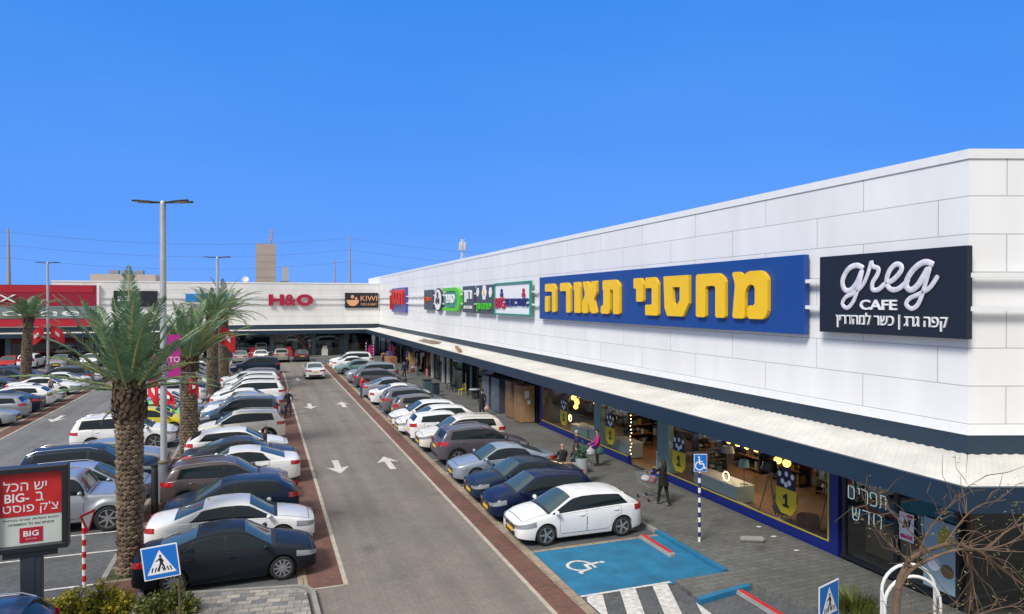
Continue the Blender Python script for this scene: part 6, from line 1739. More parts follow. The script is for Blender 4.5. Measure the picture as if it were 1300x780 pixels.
# ------------------------------------------------------------------ people
def skin_mesh(verts, edges, radii, sub=1, root=0):
    me = bpy.data.meshes.new('figure'); me.from_pydata(verts, edges, []); o = bpy.data.objects.new('figure', me); COL.objects.link(o)
    sk = o.modifiers.new('skin', 'SKIN'); sk.use_smooth_shade = True; sk.branch_smoothing = 0.4
    for i, sv in enumerate(me.skin_vertices[0].data if me.skin_vertices else []): pass
    if not me.skin_vertices:
        bm = bmesh.new(); bm.from_mesh(me); bm.verts.layers.skin.verify(); bm.to_mesh(me); bm.free()
    for i, sv in enumerate(me.skin_vertices[0].data):
        r = radii[i]; sv.radius = r if hasattr(r, '__len__') else (r, r); sv.use_root = (i == root)
    ss = o.modifiers.new('sub', 'SUBSURF'); ss.levels = sub; ss.render_levels = sub
    dg = bpy.context.evaluated_depsgraph_get(); dg.update()
    m2 = bpy.data.meshes.new_from_object(o.evaluated_get(dg))
    vs = [tuple(v.co) for v in m2.vertices]; fs = [tuple(p.vertices) for p in m2.polygons]
    bpy.data.objects.remove(o); bpy.data.meshes.remove(me); bpy.data.meshes.remove(m2)
    return vs, fs
M_skin = mat('skin', (.42,.24,.17), .6, var=.08)
def cloth(n, c): return mat('cloth_'+n, c, .85, var=.18, vscale=6)
def person(label, loc, rz, H=1.7, pose='stand', top=(.008,.008,.010), legs=(.008,.008,.012), shoes=(.02,.02,.02), hair=(.02,.015,.012), long_hair=False, cap=None, coat=0.0, lean=0.0, arms=None, group='people on foot', bald=False, stride=0.0, female=False, tw=1.0):
    """figure facing local +X; arms: two (shoulder pitch, elbow bend) pairs in degrees, pitch 0 hangs down, 90 forward"""
    t = thing('person', label, 'person', loc, rz, group)
    k = H/1.75
    V, E, R = [], [], []
    def v(p, r, par=None):
        V.append(tuple(c*k for c in p)); R.append((r[0]*k, r[1]*k) if hasattr(r, '__len__') else r*k)
        if par is not None: E.append((par, len(V)-1))
        return len(V)-1
    sit = pose == 'sit'
    hz = .50 if sit else .93
    sw = .165 if female else .185; hwid = .10
    cl, sl = cos(lean), sin(lean)
    def up(d, y=0, f=0): return (d*sl+f*cl, y, hz+d*cl-f*sl)
    pel = v((0,0,hz), (.125*tw,.155*tw))
    wst = v(up(.20), (.105*tw,.135*tw), pel); cst = v(up(.38, f=.01), (.115*tw,.155*tw), wst); nb = v(up(.52), (.075,.10), cst)
    nk = v(up(.585, f=.01), .052, nb)
    hd0 = v(up(.64, f=.025), (.068,.062), nk); hd = v(up(.72, f=.03), (.094,.076), hd0); hdt = v(up(.79, f=.018), (.075,.064), hd)
    hands = []
    arms = arms or ((4, 12), (-4, 12))
    for s, (sp, eb) in zip((1, -1), arms):
        sh = v(up(.47, s*sw), .062, cst)
        a = radians(sp)+lean*0; L1, L2 = .29, .25
        sp3 = Vector(up(.47, s*(sw+.03))); el3 = sp3+Vector((sin(a)*L1, s*.03, -cos(a)*L1)); b = a+radians(eb)
        wr3 = el3+Vector((sin(b)*L2, -s*.02, -cos(b)*L2)); hn3 = wr3+Vector((sin(b)*.08, 0, -cos(b)*.08))
        el = v(tuple(el3), .045, sh); wr = v(tuple(wr3), .032, el); hn = v(tuple(hn3), (.03,.038), wr)
        hands.append((wr3*k, hn3*k, b, s))
    feet = []
    for s in (1, -1):
        fw = s*stride
        if sit:
            hp = v((.04, s*hwid, hz-.02), .10, pel); kn = v((.46, s*.12, hz+.0), .066, hp); an = v((.44, s*.12, .09), .046, kn); toe = v((.62, s*.13, .045), .04, an)
        else:
            hp = v((0, s*hwid, .86), .098*tw, pel); kn = v((.03+fw*.5, s*.10, .49), .064, hp); an = v((fw-.02, s*.095, .09), .046, kn); toe = v((fw+.15, s*.105, .045), .038, an)
    vs, fs = skin_mesh(V, E, R, 1, pel)
    mb = MB()
    wrists = [h[0] for h in hands]; knz = hz*k
    def mi(c):
        for w, h_, b, s in hands:
            if (c-w).length < .125*k and (c-w).dot(h_-w) > -0.0: return 0
        lz = (c.x*sl+(c.z-hz*k)*cl)
        if lz > .555*k and abs(c.y) < .12*k: return 0
        if c.z < .085*k: return 3
        if lz > .03*k-coat*k: return 1
        return 2
    for f in fs:
        c = sum((Vector(vs[i]) for i in f), Vector())/len(f); pass
    o0 = 0; mb.v = list(vs)
    for f in fs:
        c = sum((Vector(vs[i]) for i in f), Vector())/len(f); mb.f.append(list(f)); mb.m.append(mi(c))
    # fingers and thumb, nose, ears
    for w, h_, b, s in hands:
        d = (h_-w).normalized(); side = Vector((cos(b), 0, sin(b)))
        for q, ln in ((-.026,.062),(-.009,.075),(.009,.07),(.026,.055)):
            p = h_+side*q*k+d*.015*k; mb.tube([p-d*.02*k, p+d*ln*.55*k, p+d*ln*k+Vector((0,-s*.012*k,0))], [.0095*k,.009*k,.006*k], 5, 0)
        p = h_-d*.03*k+side*.03*k; mb.tube([p-side*.012*k, p+side*.022*k+d*.025*k, p+side*.026*k+d*.055*k], [.011*k,.010*k,.007*k], 5, 0)
    hc = Vector(V[hd]); fx = Vector((cl, 0, -sl)); uz = Vector((sl, 0, cl))
    n = hc+fx*.088*k; mb.add([n+uz*.025*k, n-uz*.02*k+Vector((0,.014*k,0)), n-uz*.02*k-Vector((0,.014*k,0)), n+fx*.026*k-uz*.012*k], [(0,1,3),(0,3,2),(1,2,3)], 0)
    for s in (1, -1): mb.sphere(tuple(hc+Vector((0, s*.076*k, 0))-fx*.01*k), .022*k, 6, 5, 0, (.8,.5,1.2))
    body = mb.build('body', [M_skin, cloth('t%.2f%.2f%.2f' % top, top), cloth('l%.2f%.2f%.2f' % legs, legs), cloth('s%.2f%.2f%.2f' % shoes, shoes)], t, smooth=True, sharp=70)
    f = MB()
    for s in (1, -1): f.sphere(tuple(hc+fx*.086*k+uz*.022*k+Vector((0, s*.03*k, 0))), .010*k, 6, 4)
    f.box(*(lambda c: (c.x-.004, c.x+.006, c.y-.022*k, c.y+.022*k, c.z-.004, c.z+.004))(hc+fx*.088*k-uz*.045*k))
    f.build('face_features', mat('face_dark', (.06,.025,.02), .5), t)
    if not bald or cap:
        h = MB(); c = hc+uz*.03*k-fx*.014*k; m0 = len(h.v)
        n_, kk = 14, 8; Rr = []
        for i in range(kk+1):
            th = pi*0.60*i/kk; ring = []
            for j in range(n_):
                a = 2*pi*j/n_; rr = .103*k; lim = 1.0
                dz = cos(th); dr = max(sin(th), .02)
                x = cos(a)*dr*rr*1.0; y = sin(a)*dr*rr*.86; z = dz*rr*.98
                if cos(a) > .35 and th > pi*.36: z = cos(pi*.36)*rr; x = cos(a)*sin(pi*.36)*rr; y = sin(a)*sin(pi*.36)*rr*.86
                p = c+fx*x+Vector((0,y,0))+uz*z; ring.append(tuple(p))
            Rr.append(ring)
        h.loft(Rr[::-1], True, True)
        if long_hair: h.tube([c-fx*.045*k+uz*.02*k, c-fx*.09*k-uz*.08*k, c-fx*.10*k-uz*.2*k, c-fx*.10*k-uz*.33*k], [.085*k,.10*k,.095*k,.05*k], 10)
        h.build('cap' if cap else 'hair', cloth('cap%.2f%.2f' % cap[:2], cap) if cap else mat('hair%.2f%.2f%.2f' % hair, hair, .7), t, smooth=True)
    if coat:
        c = MB(); w0 = .165*tw*k
        c.loft([[(x*.85*cos(2*pi*i/14), x*1.05*sin(2*pi*i/14), z) for i in range(14)] for x, z in ((w0, (hz+.10)*k), (w0*1.06, (hz-.05)*k), (w0*1.2, (hz-coat)*k), (w0*1.12, (hz-coat)*k), (w0*.9, (hz)*k))], False, False)
        c.build('coat_skirt', cloth('t%.2f%.2f%.2f' % top, top), t, smooth=True)
    return t
person('person all in black with long dark hair pushing a trolley past the lamp shop', (13.5, 21.1, 0.1), radians(97), 1.66, long_hair=True, arms=((48, 25), (44, 28)), stride=.2, lean=.08, female=True, coat=.16, tw=1.1, top=(.005,.005,.006), legs=(.006,.006,.008), shoes=(.35,.25,.4))
person('person in a bright magenta top and dark trousers carrying bags near the planter', (14.0, 27.2, 0.1), radians(165), 1.62, top=(.42,.015,.20), legs=(.025,.02,.025), hair=(.015,.012,.01), arms=((12, 55), (18, 50)), female=True, tw=1.15)
person('grey-haired person in a black coat standing opposite the magenta-clad shopper', (13.0, 27.3, 0.1), radians(-10), 1.62, top=(.02,.02,.026), hair=(.32,.31,.30), coat=.35, female=True, tw=1.1)
person('balding person in dark clothes seated on the bench beside the planter', (11.98, 26.5, 0.1), radians(90), 1.72, 'sit', top=(.018,.02,.03), bald=True, hair=(.3,.28,.26), arms=((25, 40), (25, 40)), tw=1.15)
person('second person in dark clothes seated on the bench, half hidden by the planter leaves', (12.62, 26.5, 0.1), radians(75), 1.6, 'sit', top=(.03,.025,.03), hair=(.10,.06,.04), arms=((30, 45), (30, 45)), female=True)
person('person in a long black coat carrying pale bags by the grey wardrobes', (13.2, 41.7, 0.1), radians(80), 1.72, coat=.5, top=(.012,.012,.016), hair=(.02,.015,.012), stride=.15, arms=((3, 10), (-3, 10)))
person('person in navy clothes and orange cap walking beside the white parked cars', (1.55, 46.6, 0.012), radians(-60), 1.74, top=(.012,.018,.05), legs=(.015,.02,.05), cap=(.5,.09,.05), stride=.14, arms=((20, 40), (-10, 20)))
person('dark-haired person in black standing between the dark grey sedan and white hatchback', (0.1, 33.45, 0.016), radians(10), 1.62, top=(.012,.014,.02), hair=(.012,.01,.008))
person('person in a red jacket and jeans at the tail of the silver sedan', (7.15, 53.45, 0.012), radians(15), 1.72, top=(.55,.02,.02), legs=(.03,.06,.13), hair=(.03,.02,.015), arms=((55, 20), (50, 25)), lean=.12)
person('slim person in dark blue walking along the far pavement', (12.4, 63.2, 0.1), radians(-80), 1.72, top=(.015,.02,.05), stride=.13)
person('person in black beside the far brown carton display', (14.0, 69.6, 0.1), radians(30), 1.7, top=(.015,.015,.02))
person('person in pale blue jeans by the far brown carton display', (14.3, 66.4, 0.1), radians(-70), 1.7, top=(.08,.05,.06), legs=(.18,.25,.33))
person('person in pale pink top and black skirt between white cars across the far lane', (-15.3, 61.4, 0.016), radians(-20), 1.68, top=(.50,.36,.36), legs=(.02,.02,.025), hair=(.02,.015,.012), female=True, coat=0)
person('person in dark clothes standing in front of the back shop doors', (5.9, 94.1, 0.1), radians(90), 1.74, top=(.02,.022,.03))
person('stooping person beside the last white SUV near the inner corner', (12.9, 78.2, 0.1), radians(60), 1.65, top=(.02,.02,.03), lean=.5, arms=((60, 20), (60, 20)))
# bags
def bag(label, x, y, z, c, s=.2):
    t = thing('shopping_bag', label, 'bag', (x, y, z), 0, 'bags in hand'); mb = MB(); mb.loft([[(s*a*cos(2*pi*i/10), s*.6*a*sin(2*pi*i/10), zz*s) for i in range(10)] for a, zz in ((.6,-1.3),(1,-1.0),(.95,-.3),(.35,.2),(.2,.45))], True, True); mb.build('sack', cloth('bag'+label[:9], c), t, smooth=True)
    mb = MB(); mb.tube([(-.04,0,s*.4),(-.03,0,s*.75),(.03,0,s*.75),(.04,0,s*.4)], .008, 5); mb.build('handles', cloth('bag'+label[:9], c), t)
bag('pale lilac carrier bag held by the magenta-clad shopper', 13.55, 27.0, .92, (.42,.42,.48), .21)
bag('dark green bag held by the magenta-clad shopper', 13.95, 26.85, .95, (.03,.09,.07), .2)
bag('pinkish carrier bag held by the long black coat', 13.45, 41.45, .72, (.5,.30,.30), .18)
# bench
t = thing('bench', 'low pale bench under the seated people beside the planter', 'bench', (12.3, 26.35, 0.1)); mb = MB(); mb.bbox(-.8,.8,-.22,.22,.36,.43,.02); mb.build('seat', mat('bench_pale', (.35,.33,.29), .7, var=.1), t)
for x in (-.6,.6): mb = MB(); mb.bbox(x-.06,x+.06,-.18,.18,0,.358,.01); mb.build('leg', M_galv, t)
# trolley
def trolley(label, x, y, rz):
    t = thing('shopping_trolley', label, 'trolley', (x, y, 0.1), rz, 'shopping trolleys'); mb = MB()
    b = [(-.38,-.24,.55),(.40,-.19,.62),(.40,.19,.62),(-.38,.24,.55)]; u = [(-.42,-.27,1.0),(.50,-.23,.92),(.50,.23,.92),(-.42,.27,1.0)]
    for i in range(4):
        mb.bar(b[i], b[(i+1)%4], .010); mb.bar(u[i], u[(i+1)%4], .014); mb.bar(b[i], u[i], .010)
        for q in range(1, 8):
            f = q/8; mb.bar(Vector(b[i]).lerp(Vector(b[(i+1)%4]), f), Vector(u[i]).lerp(Vector(u[(i+1)%4]), f), .004, n=3)
    for q in range(1, 8): f = q/8; mb.bar(Vector(b[0]).lerp(Vector(b[1]), f), Vector(b[3]).lerp(Vector(b[2]), f), .004, n=3)
    mb.build('basket', M_galv, t); mb = MB()
    for s in (-1, 1): mb.tube([(-.42,s*.25,1.0),(-.36,s*.22,.5),(-.30,s*.22,.18),(.42,s*.20,.16)], .014, 6)
    mb.bar((-.3,-.22,.18),(-.3,.22,.18),.012); mb.build('frame', M_galv, t); mb = MB(); mb.bar((-.50,-.27,1.03),(-.50,.27,1.03),.02, n=8); mb.bar((-.50,-.26,1.03),(-.41,-.26,1.0),.012); mb.bar((-.50,.26,1.03),(-.41,.26,1.0),.012); mb.build('push_handle', M_signblue, t)
    for a, c in ((-.28,.22),(-.28,-.22),(.38,.19),(.38,-.19)):
        mb = MB(); mb.lathe([(.055,-.015),(.055,.015)], n=12); mb.xform(Matrix.Translation((a,c,.06)) @ Matrix.Rotation(pi/2,4,'X')); mb.bar((a,c,.06),(a,c,.16),.01); mb.build('castor', M_plastic, t)
    mb = MB(); mb.sphere((.1,.05,.75), .17, 9, 6, 0, (1.2,1,.8)); mb.sphere((-.15,-.06,.76), .16, 9, 6, 1); mb.build('sacks', [cloth('trol1', (.5,.5,.52)), cloth('trol2', (.45,.2,.22))], t, smooth=True)
trolley('wire shopping trolley with filled bags in front of the long-haired shopper', 13.40, 21.95, radians(97))
trolley('wire shopping trolley far along the pavement by the brown cartons', 14.1, 67.3, radians(90))

# ------------------------------------------------------------------ goods in and before the shops
def wardrobe(label, x, y, w, d, h, c, door_c, grp, papers=False):
    t = thing('wardrobe', label, 'wardrobe', (x, y, 0.1), 0, grp)
    mb = MB(); mb.bbox(-d/2, d/2, -w/2, w/2, .05, h, .01); mb.build('carcass', mat('ward_'+label[:12], c, .6, var=.12), t)
    mb = MB(); mb.box(-d/2+.03, d/2-.02, -w/2+.02, w/2-.02, 0, .048); mb.build('plinth', M_black, t)
    n = 2 if w < 1.3 else 3
    for i in range(n):
        y0 = -w/2+w*i/n+.008; y1 = -w/2+w*(i+1)/n-.008; mb = MB(); mb.box(-d/2-.02, -d/2-.002, y0, y1, .07, h-.02); dr = mb.build('door', mat('wdoor_'+label[:12], door_c, .5, var=.12), t)
        mb = MB(); mb.bar((-d/2-.04, y0+.06, h*.45),(-d/2-.04, y0+.06, h*.6), .012); mb.build('handle', M_chrome, dr)
    if papers:
        mb = MB(); mb.box(-.18,.1,-w/2-.008,-w/2-.002,h*.66,h*.86); mb.box(.0,.2,-w/2-.008,-w/2-.002,h*.5,h*.62); mb.build('price_sheet', M_signwhite, t)
wardrobe('light brown two-door wardrobe nearest the lamp shop window', 14.98, 38.75, .95, .95, 2.25, (.33,.20,.105), (.24,.14,.07), 'wardrobes on the pavement', True)
wardrobe('brown wardrobe with paper sheets beside the light brown one', 15.0, 40.5, 1.05, .9, 2.3, (.29,.18,.10), (.20,.12,.065), 'wardrobes on the pavement', True)
wardrobe('tall slate grey three-door wardrobe on the pavement beyond the brown ones', 14.9, 42.9, 1.6, .8, 2.25, (.06,.07,.09), (.10,.12,.15), 'wardrobes on the pavement')
wardrobe('slate grey wardrobe farthest from the lamp shop window', 14.9, 45.0, 1.5, .8, 2.2, (.07,.085,.11), (.13,.15,.18), 'wardrobes on the pavement')
def chair(label, x, y, rz, c, grp):
    t = thing('chair', label, 'chair', (x, y, 0.1), rz, grp); m_ = mat('chair_%.2f' % c[0], c, .4)
    mb = MB(); mb.bbox(-.2,.2,-.2,.2,.43,.47,.015); mb.build('seat', m_, t)
    for a in (-.18,.18):
        for b in (-.18,.18): mb = MB(); mb.bar((a*1.15,b*1.1,0),(a,b,.43),.018,n=6); mb.build('leg', m_, t)
    mb = MB(); mb.tube([(-.19,-.19,.47),(-.23,-.18,.8),(-.24,0,.88),(-.23,.18,.8),(-.19,.19,.47)], .018, 6); mb.bar((-.21,0,.47),(-.24,0,.87),.014); mb.build('backrest', m_, t)
chair('bright yellow chair standing on the pavement before the furniture shop', 14.7, 51.6, radians(200), (.60,.50,.02), 'chairs before the furniture shop')
for i, (x, y, r) in enumerate(((14.7, 55.5, 170), (14.9, 54.6, 190), (14.5, 53.7, 120), (14.9, 50.0, 150))):
    chair(('black chair of the pair farthest along before the furniture shop', 'black chair beside the farthest one before the furniture shop', 'black chair next to the bright yellow one, turned aside', 'black chair nearest the grey wardrobes')[i], x, y, radians(r), (.012,.012,.014), 'chairs before the furniture shop')
t = thing('cafe_table', 'round pale table with a patterned cloth before the furniture shop', 'table', (15.0, 49.2, 0.1)); mb = MB(); mb.lathe([(.42,.70),(.43,.74)], n=20); mb.build('top', M_signwhite, t); mb = MB(); mb.cyl(0,0,0,.70,.03); mb.cyl(0,0,0,.02,.22); mb.build('pedestal', M_black, t)
def crate_stack(label, x, y, items, grp=None):
    t = thing('carton_display', label, 'cartons', (x, y, 0.1), 0, grp)
    for i, (dx, dy, z, w, d, h, c) in enumerate(items): mb = MB(); mb.bbox(dx-w/2, dx+w/2, dy-d/2, dy+d/2, z, z+h, .01); mb.build('carton', mat('carton_%d%s' % (i, label[:5]), c, .8, var=.15), t)
crate_stack('stack of brown and blue cartons on the far pavement', 14.7, 70.6, [(0,0,0,.8,1.0,.7,(.36,.22,.11)),(0,1.1,0,.8,1.0,.7,(.02,.08,.26)),(0,.2,.705,.75,1.0,.8,(.42,.27,.14)),(0,1.2,.705,.7,.8,.7,(.33,.2,.1)),(.0,.3,1.51,.6,.8,.55,(.40,.26,.13))])
crate_stack('low row of orange-brown cartons by the inner corner shops', 14.6, 84.0, [(0,-2.4,0,.9,1.5,.7,(.30,.14,.07)),(0,-.8,0,.9,1.5,.75,(.34,.16,.08)),(0,.8,0,.9,1.5,.7,(.28,.13,.07)),(0,2.4,0,.9,1.5,.8,(.32,.15,.07)),(0,-.6,.755,.6,1.2,.5,(.10,.08,.25))])
t = thing('litter_bin', 'teal-grey bin with a red and white poster behind the white sedan', 'litter bin', (11.95+.35, 53.4, 0.1)); mb = MB(); mb.bbox(-.3,.3,-.35,.35,.02,1.05,.03); mb.build('body', mat('bin_teal', (.06,.10,.12), .5), t); mb = MB(); mb.box(-.32,.32,-.37,.37,1.055,1.12); mb.build('lid', M_black, t); mb = MB(); mb.bar((.0,.0,1.12),(.0,.0,1.5),.02); mb.box(-.02,.02,-.3,.3,1.4,1.95); mb.build('poster_plate', mat('bin_poster', (.45,.12,.1), .6, var=.4, vscale=6), t)
t = thing('litter_bin', 'dark navy bin beside the teal-grey bin on the far pavement', 'litter bin', (12.6, 51.7, 0.1)); mb = MB(); mb.bbox(-.25,.25,-.25,.25,.02,.95,.03); mb.build('body', MATS['bin_slate'], t); mb = MB(); mb.box(-.27,.27,-.27,.27,.955,1.0); mb.build('lid', M_black, t)
# lamp shop stock
M_bulb = mat('warm_bulb', (1,.62,.2), .4, emit=(1.0,.50,.10), estr=3.0)
M_bulbw = mat('small_warm_bulb', (1,.8,.5), .4, emit=(1.0,.72,.36), estr=6.0)
M_shade = mat('lamp_shade_teal', (.22,.42,.42), .7); M_white2 = mat('display_white', (.45,.55,.53), .5, var=.06)
def pendant(label, x, y, z, bulbs, m_, r=.11, power=0):
    t = thing('pendant_lamp', label, 'pendant lamp', (x, y, 3.46), 0, 'lit lamps in the lamp shop'); cord = MB()
    for i, (dx, dy, dz) in enumerate(bulbs):
        mb = MB(); mb.sphere((dx, dy, z-3.46+dz), r, 10, 7); mb.build('globe', m_, t, smooth=True); cord.bar((dx, dy, 0), (dx, dy, z-3.46+dz+r*.9), .006, n=4)
    cord.build('cord', M_black, t)
    if power:
        l = bpy.data.lights.new('lamp_glow', 'POINT'); l.energy = power; l.color = (1,.78,.52); l.shadow_soft_size = .25; o = bpy.data.objects.new('lamp_glow', l); COL.objects.link(o); o.parent = t; o.location = (0, 0, z-3.46-.45)
pendant('cluster of glowing amber globe pendants at the far end of the lamp shop window', 16.9, 35.6, 1.75, [(0,0,.3),(.1,-.35,.32),(0,.3,.1),(.1,.05,-.05),(0,-.2,-.12),(0,-.05,-.38),(.1,.28,.38)], M_bulb, .14, 17)
pendant('cluster of tiny sparkling pendants above the middle of the first window', 17.3, 33.6, 1.78, [(.1*cos(i*2.4), .09*i-.5, .12*sin(i*1.7)) for i in range(12)], M_bulbw, .035, 10)
pendant('small ring of amber pendants just inside the lamp shop entrance', 17.8, 28.3, 2.2, [(.2*cos(i), .2*sin(i), 0) for i in range(6)], M_bulb, .09, 15)
pendant('row of amber globe pendants along the top of the nearer window', 17.0, 21.3, 2.0, [(0,-.9+.26*i,.08*(i%2)) for i in range(8)], M_bulb, .11, 23)
pendant('pair of amber globe pendants near the cafe end of the window', 17.2, 19.3, 1.78, [(0,.22,0),(0,-.22,-.02)], M_bulb, .14, 15)
pendant('trio of warm pendants deep in the lamp shop', 19.2, 24.0, 2.1, [(0,.4,0),(0,0,.2),(0,-.4,0)], M_bulb, .12, 21)
pendant('pair of little warm spots in the corner cafe', 21.2, 11.6, 2.75, [(0,.2,0),(.3,0,0)], M_bulbw, .05, 0)
def floor_lamp(label, x, y, h, shade, sm, tripod=False, sr=.2, sh=.25, z0=.112, bm=None):
    t = thing('floor_lamp' if h > .9 else 'table_lamp', label, 'lamp', (x, y, z0), 0, 'unlit lamps in the lamp shop window'); mb = MB()
    if tripod:
        for k in range(3): a = 2*pi*k/3+.4; mb.bar((.36*cos(a), .36*sin(a), 0), (0, 0, h-.1), .015, n=6)
    else: mb.lathe([(.14,0),(.14,.02),(.012,.03),(.012,h)], n=12)
    mb.build('stand', bm or M_black, t); mb = MB(); mb.lathe([(sr,h-.05),(sr*.75,h-.05+sh),(sr*.73,h-.05+sh),(sr*.97,h-.045)], n=18, cap=False); mb.build('shade', sm, t, smooth=True)
floor_lamp('black tripod floor lamp with a dark tilted shade behind the glass', 16.4, 19.0, 1.55, None, M_black, True, .3, .3)
floor_lamp('table lamp with a pale teal drum shade on the white display step', 16.45, 20.4, .7, None, M_shade, False, .2, .26, .75)
floor_lamp('tall lamp with a white and black drum shade behind the nearer window', 16.5, 21.4, 1.65, None, mat('shade_grey', (.32,.33,.34), .7), False, .24, .24)
floor_lamp('tall lamp with dark shade beside the blue wall panel', 16.7, 16.6, 1.9, None, M_black, True, .25, .3)
floor_lamp('slim lamp with grey shade behind the far window', 16.5, 35.9, 1.6, None, M_black, True, .2, .22)
floor_lamp('short lamp with white shade on the far white display step', 16.4, 31.6, .6, None, M_signwhite, False, .16, .2, .75)
for x, y, w, h, lab in ((16.25, 33.0, 1.9, .6, 'white display step at the far lamp shop window'), (16.25, 31.2, 1.1, .75, 'white display step beside the pale pilaster'), (16.3, 28.6, 1.6, .7, 'white display step just beyond the entrance'), (16.35, 21.5, 2.6, .62, 'long white display step behind the nearer window'), (16.1, 24.9, .5, .9, 'narrow white stand at the shop entrance')):
    t = thing('display_step', lab, 'display stand', (x, y, .112), 0, 'white display steps in the lamp shop'); mb = MB(); mb.bbox(-.38,.38,-w/2,w/2,.04,h,.01); mb.build('block', M_white2, t); mb = MB(); mb.box(-.34,.34,-w/2+.04,w/2-.04,0,.038); mb.build('plinth', M_black, t); mb = MB(); mb.bbox(-.40,.40,-w/2-.02,w/2+.02,h+.002,h+.03,.01); mb.build('top', M_signwhite, t)
t = thing('armchair', 'grey tub armchair behind the glass near the cafe end', 'armchair', (16.45, 18.35, .112), radians(160)); mb = MB(); mb.lathe([(.2,.18),(.36,.28),(.40,.42),(.30,.44),(.02,.42)], n=18); mb.build('seat', mat('armchair_grey', (.09,.11,.13), .8, var=.1), t, smooth=True); mb = MB(); mb.loft([[(r_*cos(a), r_*sin(a), z) for a in [radians(60+240*i/14) for i in range(15)]] for r_, z in ((.36,.40),(.42,.62),(.40,.80),(.36,.79),(.34,.45))], closed=False); mb.build('backrest', MATS['armchair_grey'], t, smooth=True); 
for k in range(4): mb = MB(); a = k*pi/2+.78; mb.bar((.24*cos(a),.24*sin(a),0),(.17*cos(a),.17*sin(a),.2),.015); mb.build('leg', M_black, t)
t = thing('pouf', 'dark red drum pouf on the floor behind the glass', 'pouf', (16.5, 17.35, .112)); mb = MB(); mb.lathe([(.30,0),(.34,.05),(.35,.36),(.31,.42),(.02,.43)], n=20); mb.build('cushion', mat('pouf_red', (.20,.015,.02), .85), t, smooth=True); mb = MB(); mb.lathe([(.352,.2),(.358,.21),(.352,.22)], n=20, cap=False); mb.build('piping', M_black, t)
t = thing('sofa', 'black sofa shown high on a platform inside the lamp shop entrance', 'sofa', (19.0, 27.0, .9), radians(180)); mb = MB(); mb.bbox(-.4,.4,-.95,.95,.18,.45,.05); mb.build('seat', M_black, t); mb = MB(); mb.bbox(-.55,-.41,-.95,.95,.2,.9,.05); mb.build('backrest', M_black, t)
for s in (-1, 1): mb = MB(); mb.bbox(-.4,.38,s*1.04-.08,s*1.04+.08,.19,.66,.04); mb.build('armrest', M_black, t)
for a in (-.45,.3):
    for b in (-.9,.9): mb = MB(); mb.bar((a,b,.0),(a,b,.19),.02); mb.build('leg', M_galv, t)
t = thing('platform', 'wooden platform under the black sofa inside the lamp shop', 'platform', (19.0, 27.0, .112)); mb = MB(); mb.bbox(-.8,.8,-1.3,1.3,0,.78,.01); mb.build('deck', M_woodwall, t)
t = thing('partition_panel', 'deep blue display panel at the cafe end of the lamp shop', 'display panel', (17.6, 16.2, .112)); mb = MB(); mb.box(-.9,.9,-.1,.1,0,2.4); mb.build('panel', M_bluewall, t); mb = MB(); 
for k in range(4): mb.box(-.8+.42*k,-.5+.42*k,.102,.2,1.2,1.25)
mb.build('ledge', M_yel, t)
t = thing('cafe_counter', 'light wooden counter inside the dark cafe window', 'counter', (16.6, 14.2, .106)); mb = MB(); mb.bbox(-.3,.3,-.75,.75,.1,1.0,.01); mb.build('front', mat('counter_oak', (.34,.20,.09), .6, var=.1), t); mb = MB(); mb.bbox(-.36,.36,-.8,.8,1.003,1.05,.01); mb.build('top', M_black, t)
# display racks with garments before and inside the far shops
def rack(label, x, y, rz, cols, grp, z0=.11):
    t = thing('clothes_rack', label, 'clothes rack', (x, y, z0), rz, grp); mb = MB(); W = .7
    for s in (-1, 1): mb.bar((s*W,0,0),(s*W,0,1.5),.018); mb.bar((s*W,-.25,.02),(s*W,.25,.02),.018)
    mb.bar((-W,0,1.5),(W,0,1.5),.018); mb.build('rail', M_galv, t)
    for i, c in enumerate(cols):
        g_ = MB(); xx = -W+.1+(2*W-.2)*i/max(len(cols)-1, 1); h = .75+.25*((i*37) % 5)/5; g_.loft([[(xx+a*.05, b*w, z) for a, b in ((1,.6),(1,-.6),(-1,-.6),(-1,.6))] for w, z in ((.32,1.46-h),(.30,1.2),(.34,1.40),(.08,1.47))], True, True); g_.build('garment', cloth('g%.2f%.2f%.2f' % c, c), t)
cset = [((.30,.02,.03),(.45,.44,.42),(.02,.02,.03),(.05,.10,.2)), ((.02,.02,.03),(.40,.03,.04),(.05,.05,.06),(.3,.28,.25)), ((.25,.12,.2),(.5,.03,.05),(.1,.1,.12),(.02,.05,.12)), ((.40,.38,.36),(.02,.02,.03),(.35,.02,.05),(.12,.14,.2))]
gi = 0
for x in (-17.5, -15.4, -11.8, -9.8, -7.0, -5.2, -2.5, -.6, 2.6, 4.8, 7.8, 9.6, 12.2, 14.0):
    rack('garment rack behind the back shop glass, %s' % ('far-left of the palms','beside the palms','under the black sign','left of the blue sign lettering','under the blue sign lettering','right of the blue sign lettering','first under the crimson letters','left under the crimson letters','below the crimson ampersand','below the last crimson letter','between the crimson letters and slate sign','left under the slate sign','right under the slate sign','at the inner corner')[gi], x, 99.3+(gi % 3)*.9, radians((gi*40) % 30), cset[gi % 4], 'garment racks in the back shops'); gi += 1
for i, (x, y, c) in enumerate(((-5.6, 96.2, (.45,.02,.03)), (-1.2, 96.3, (.45,.015,.04)), (3.35, 96.2, (.45,.02,.03)), (8.0, 96.6, (.6,.58,.54)), (14.2, 95.9, (.45,.02,.16)))):
    crate_stack(('red display bin before the first back shop', 'crimson display bin between two parked white cars', 'red display bin before the back shop door', 'white display pedestal before the back shop window', 'magenta display bin at the inner corner')[i], x, y, [(0,0,0,.8,.8,.9,c),(0,0,.905,.6,.6,.4,tuple(q*.7 for q in c))])
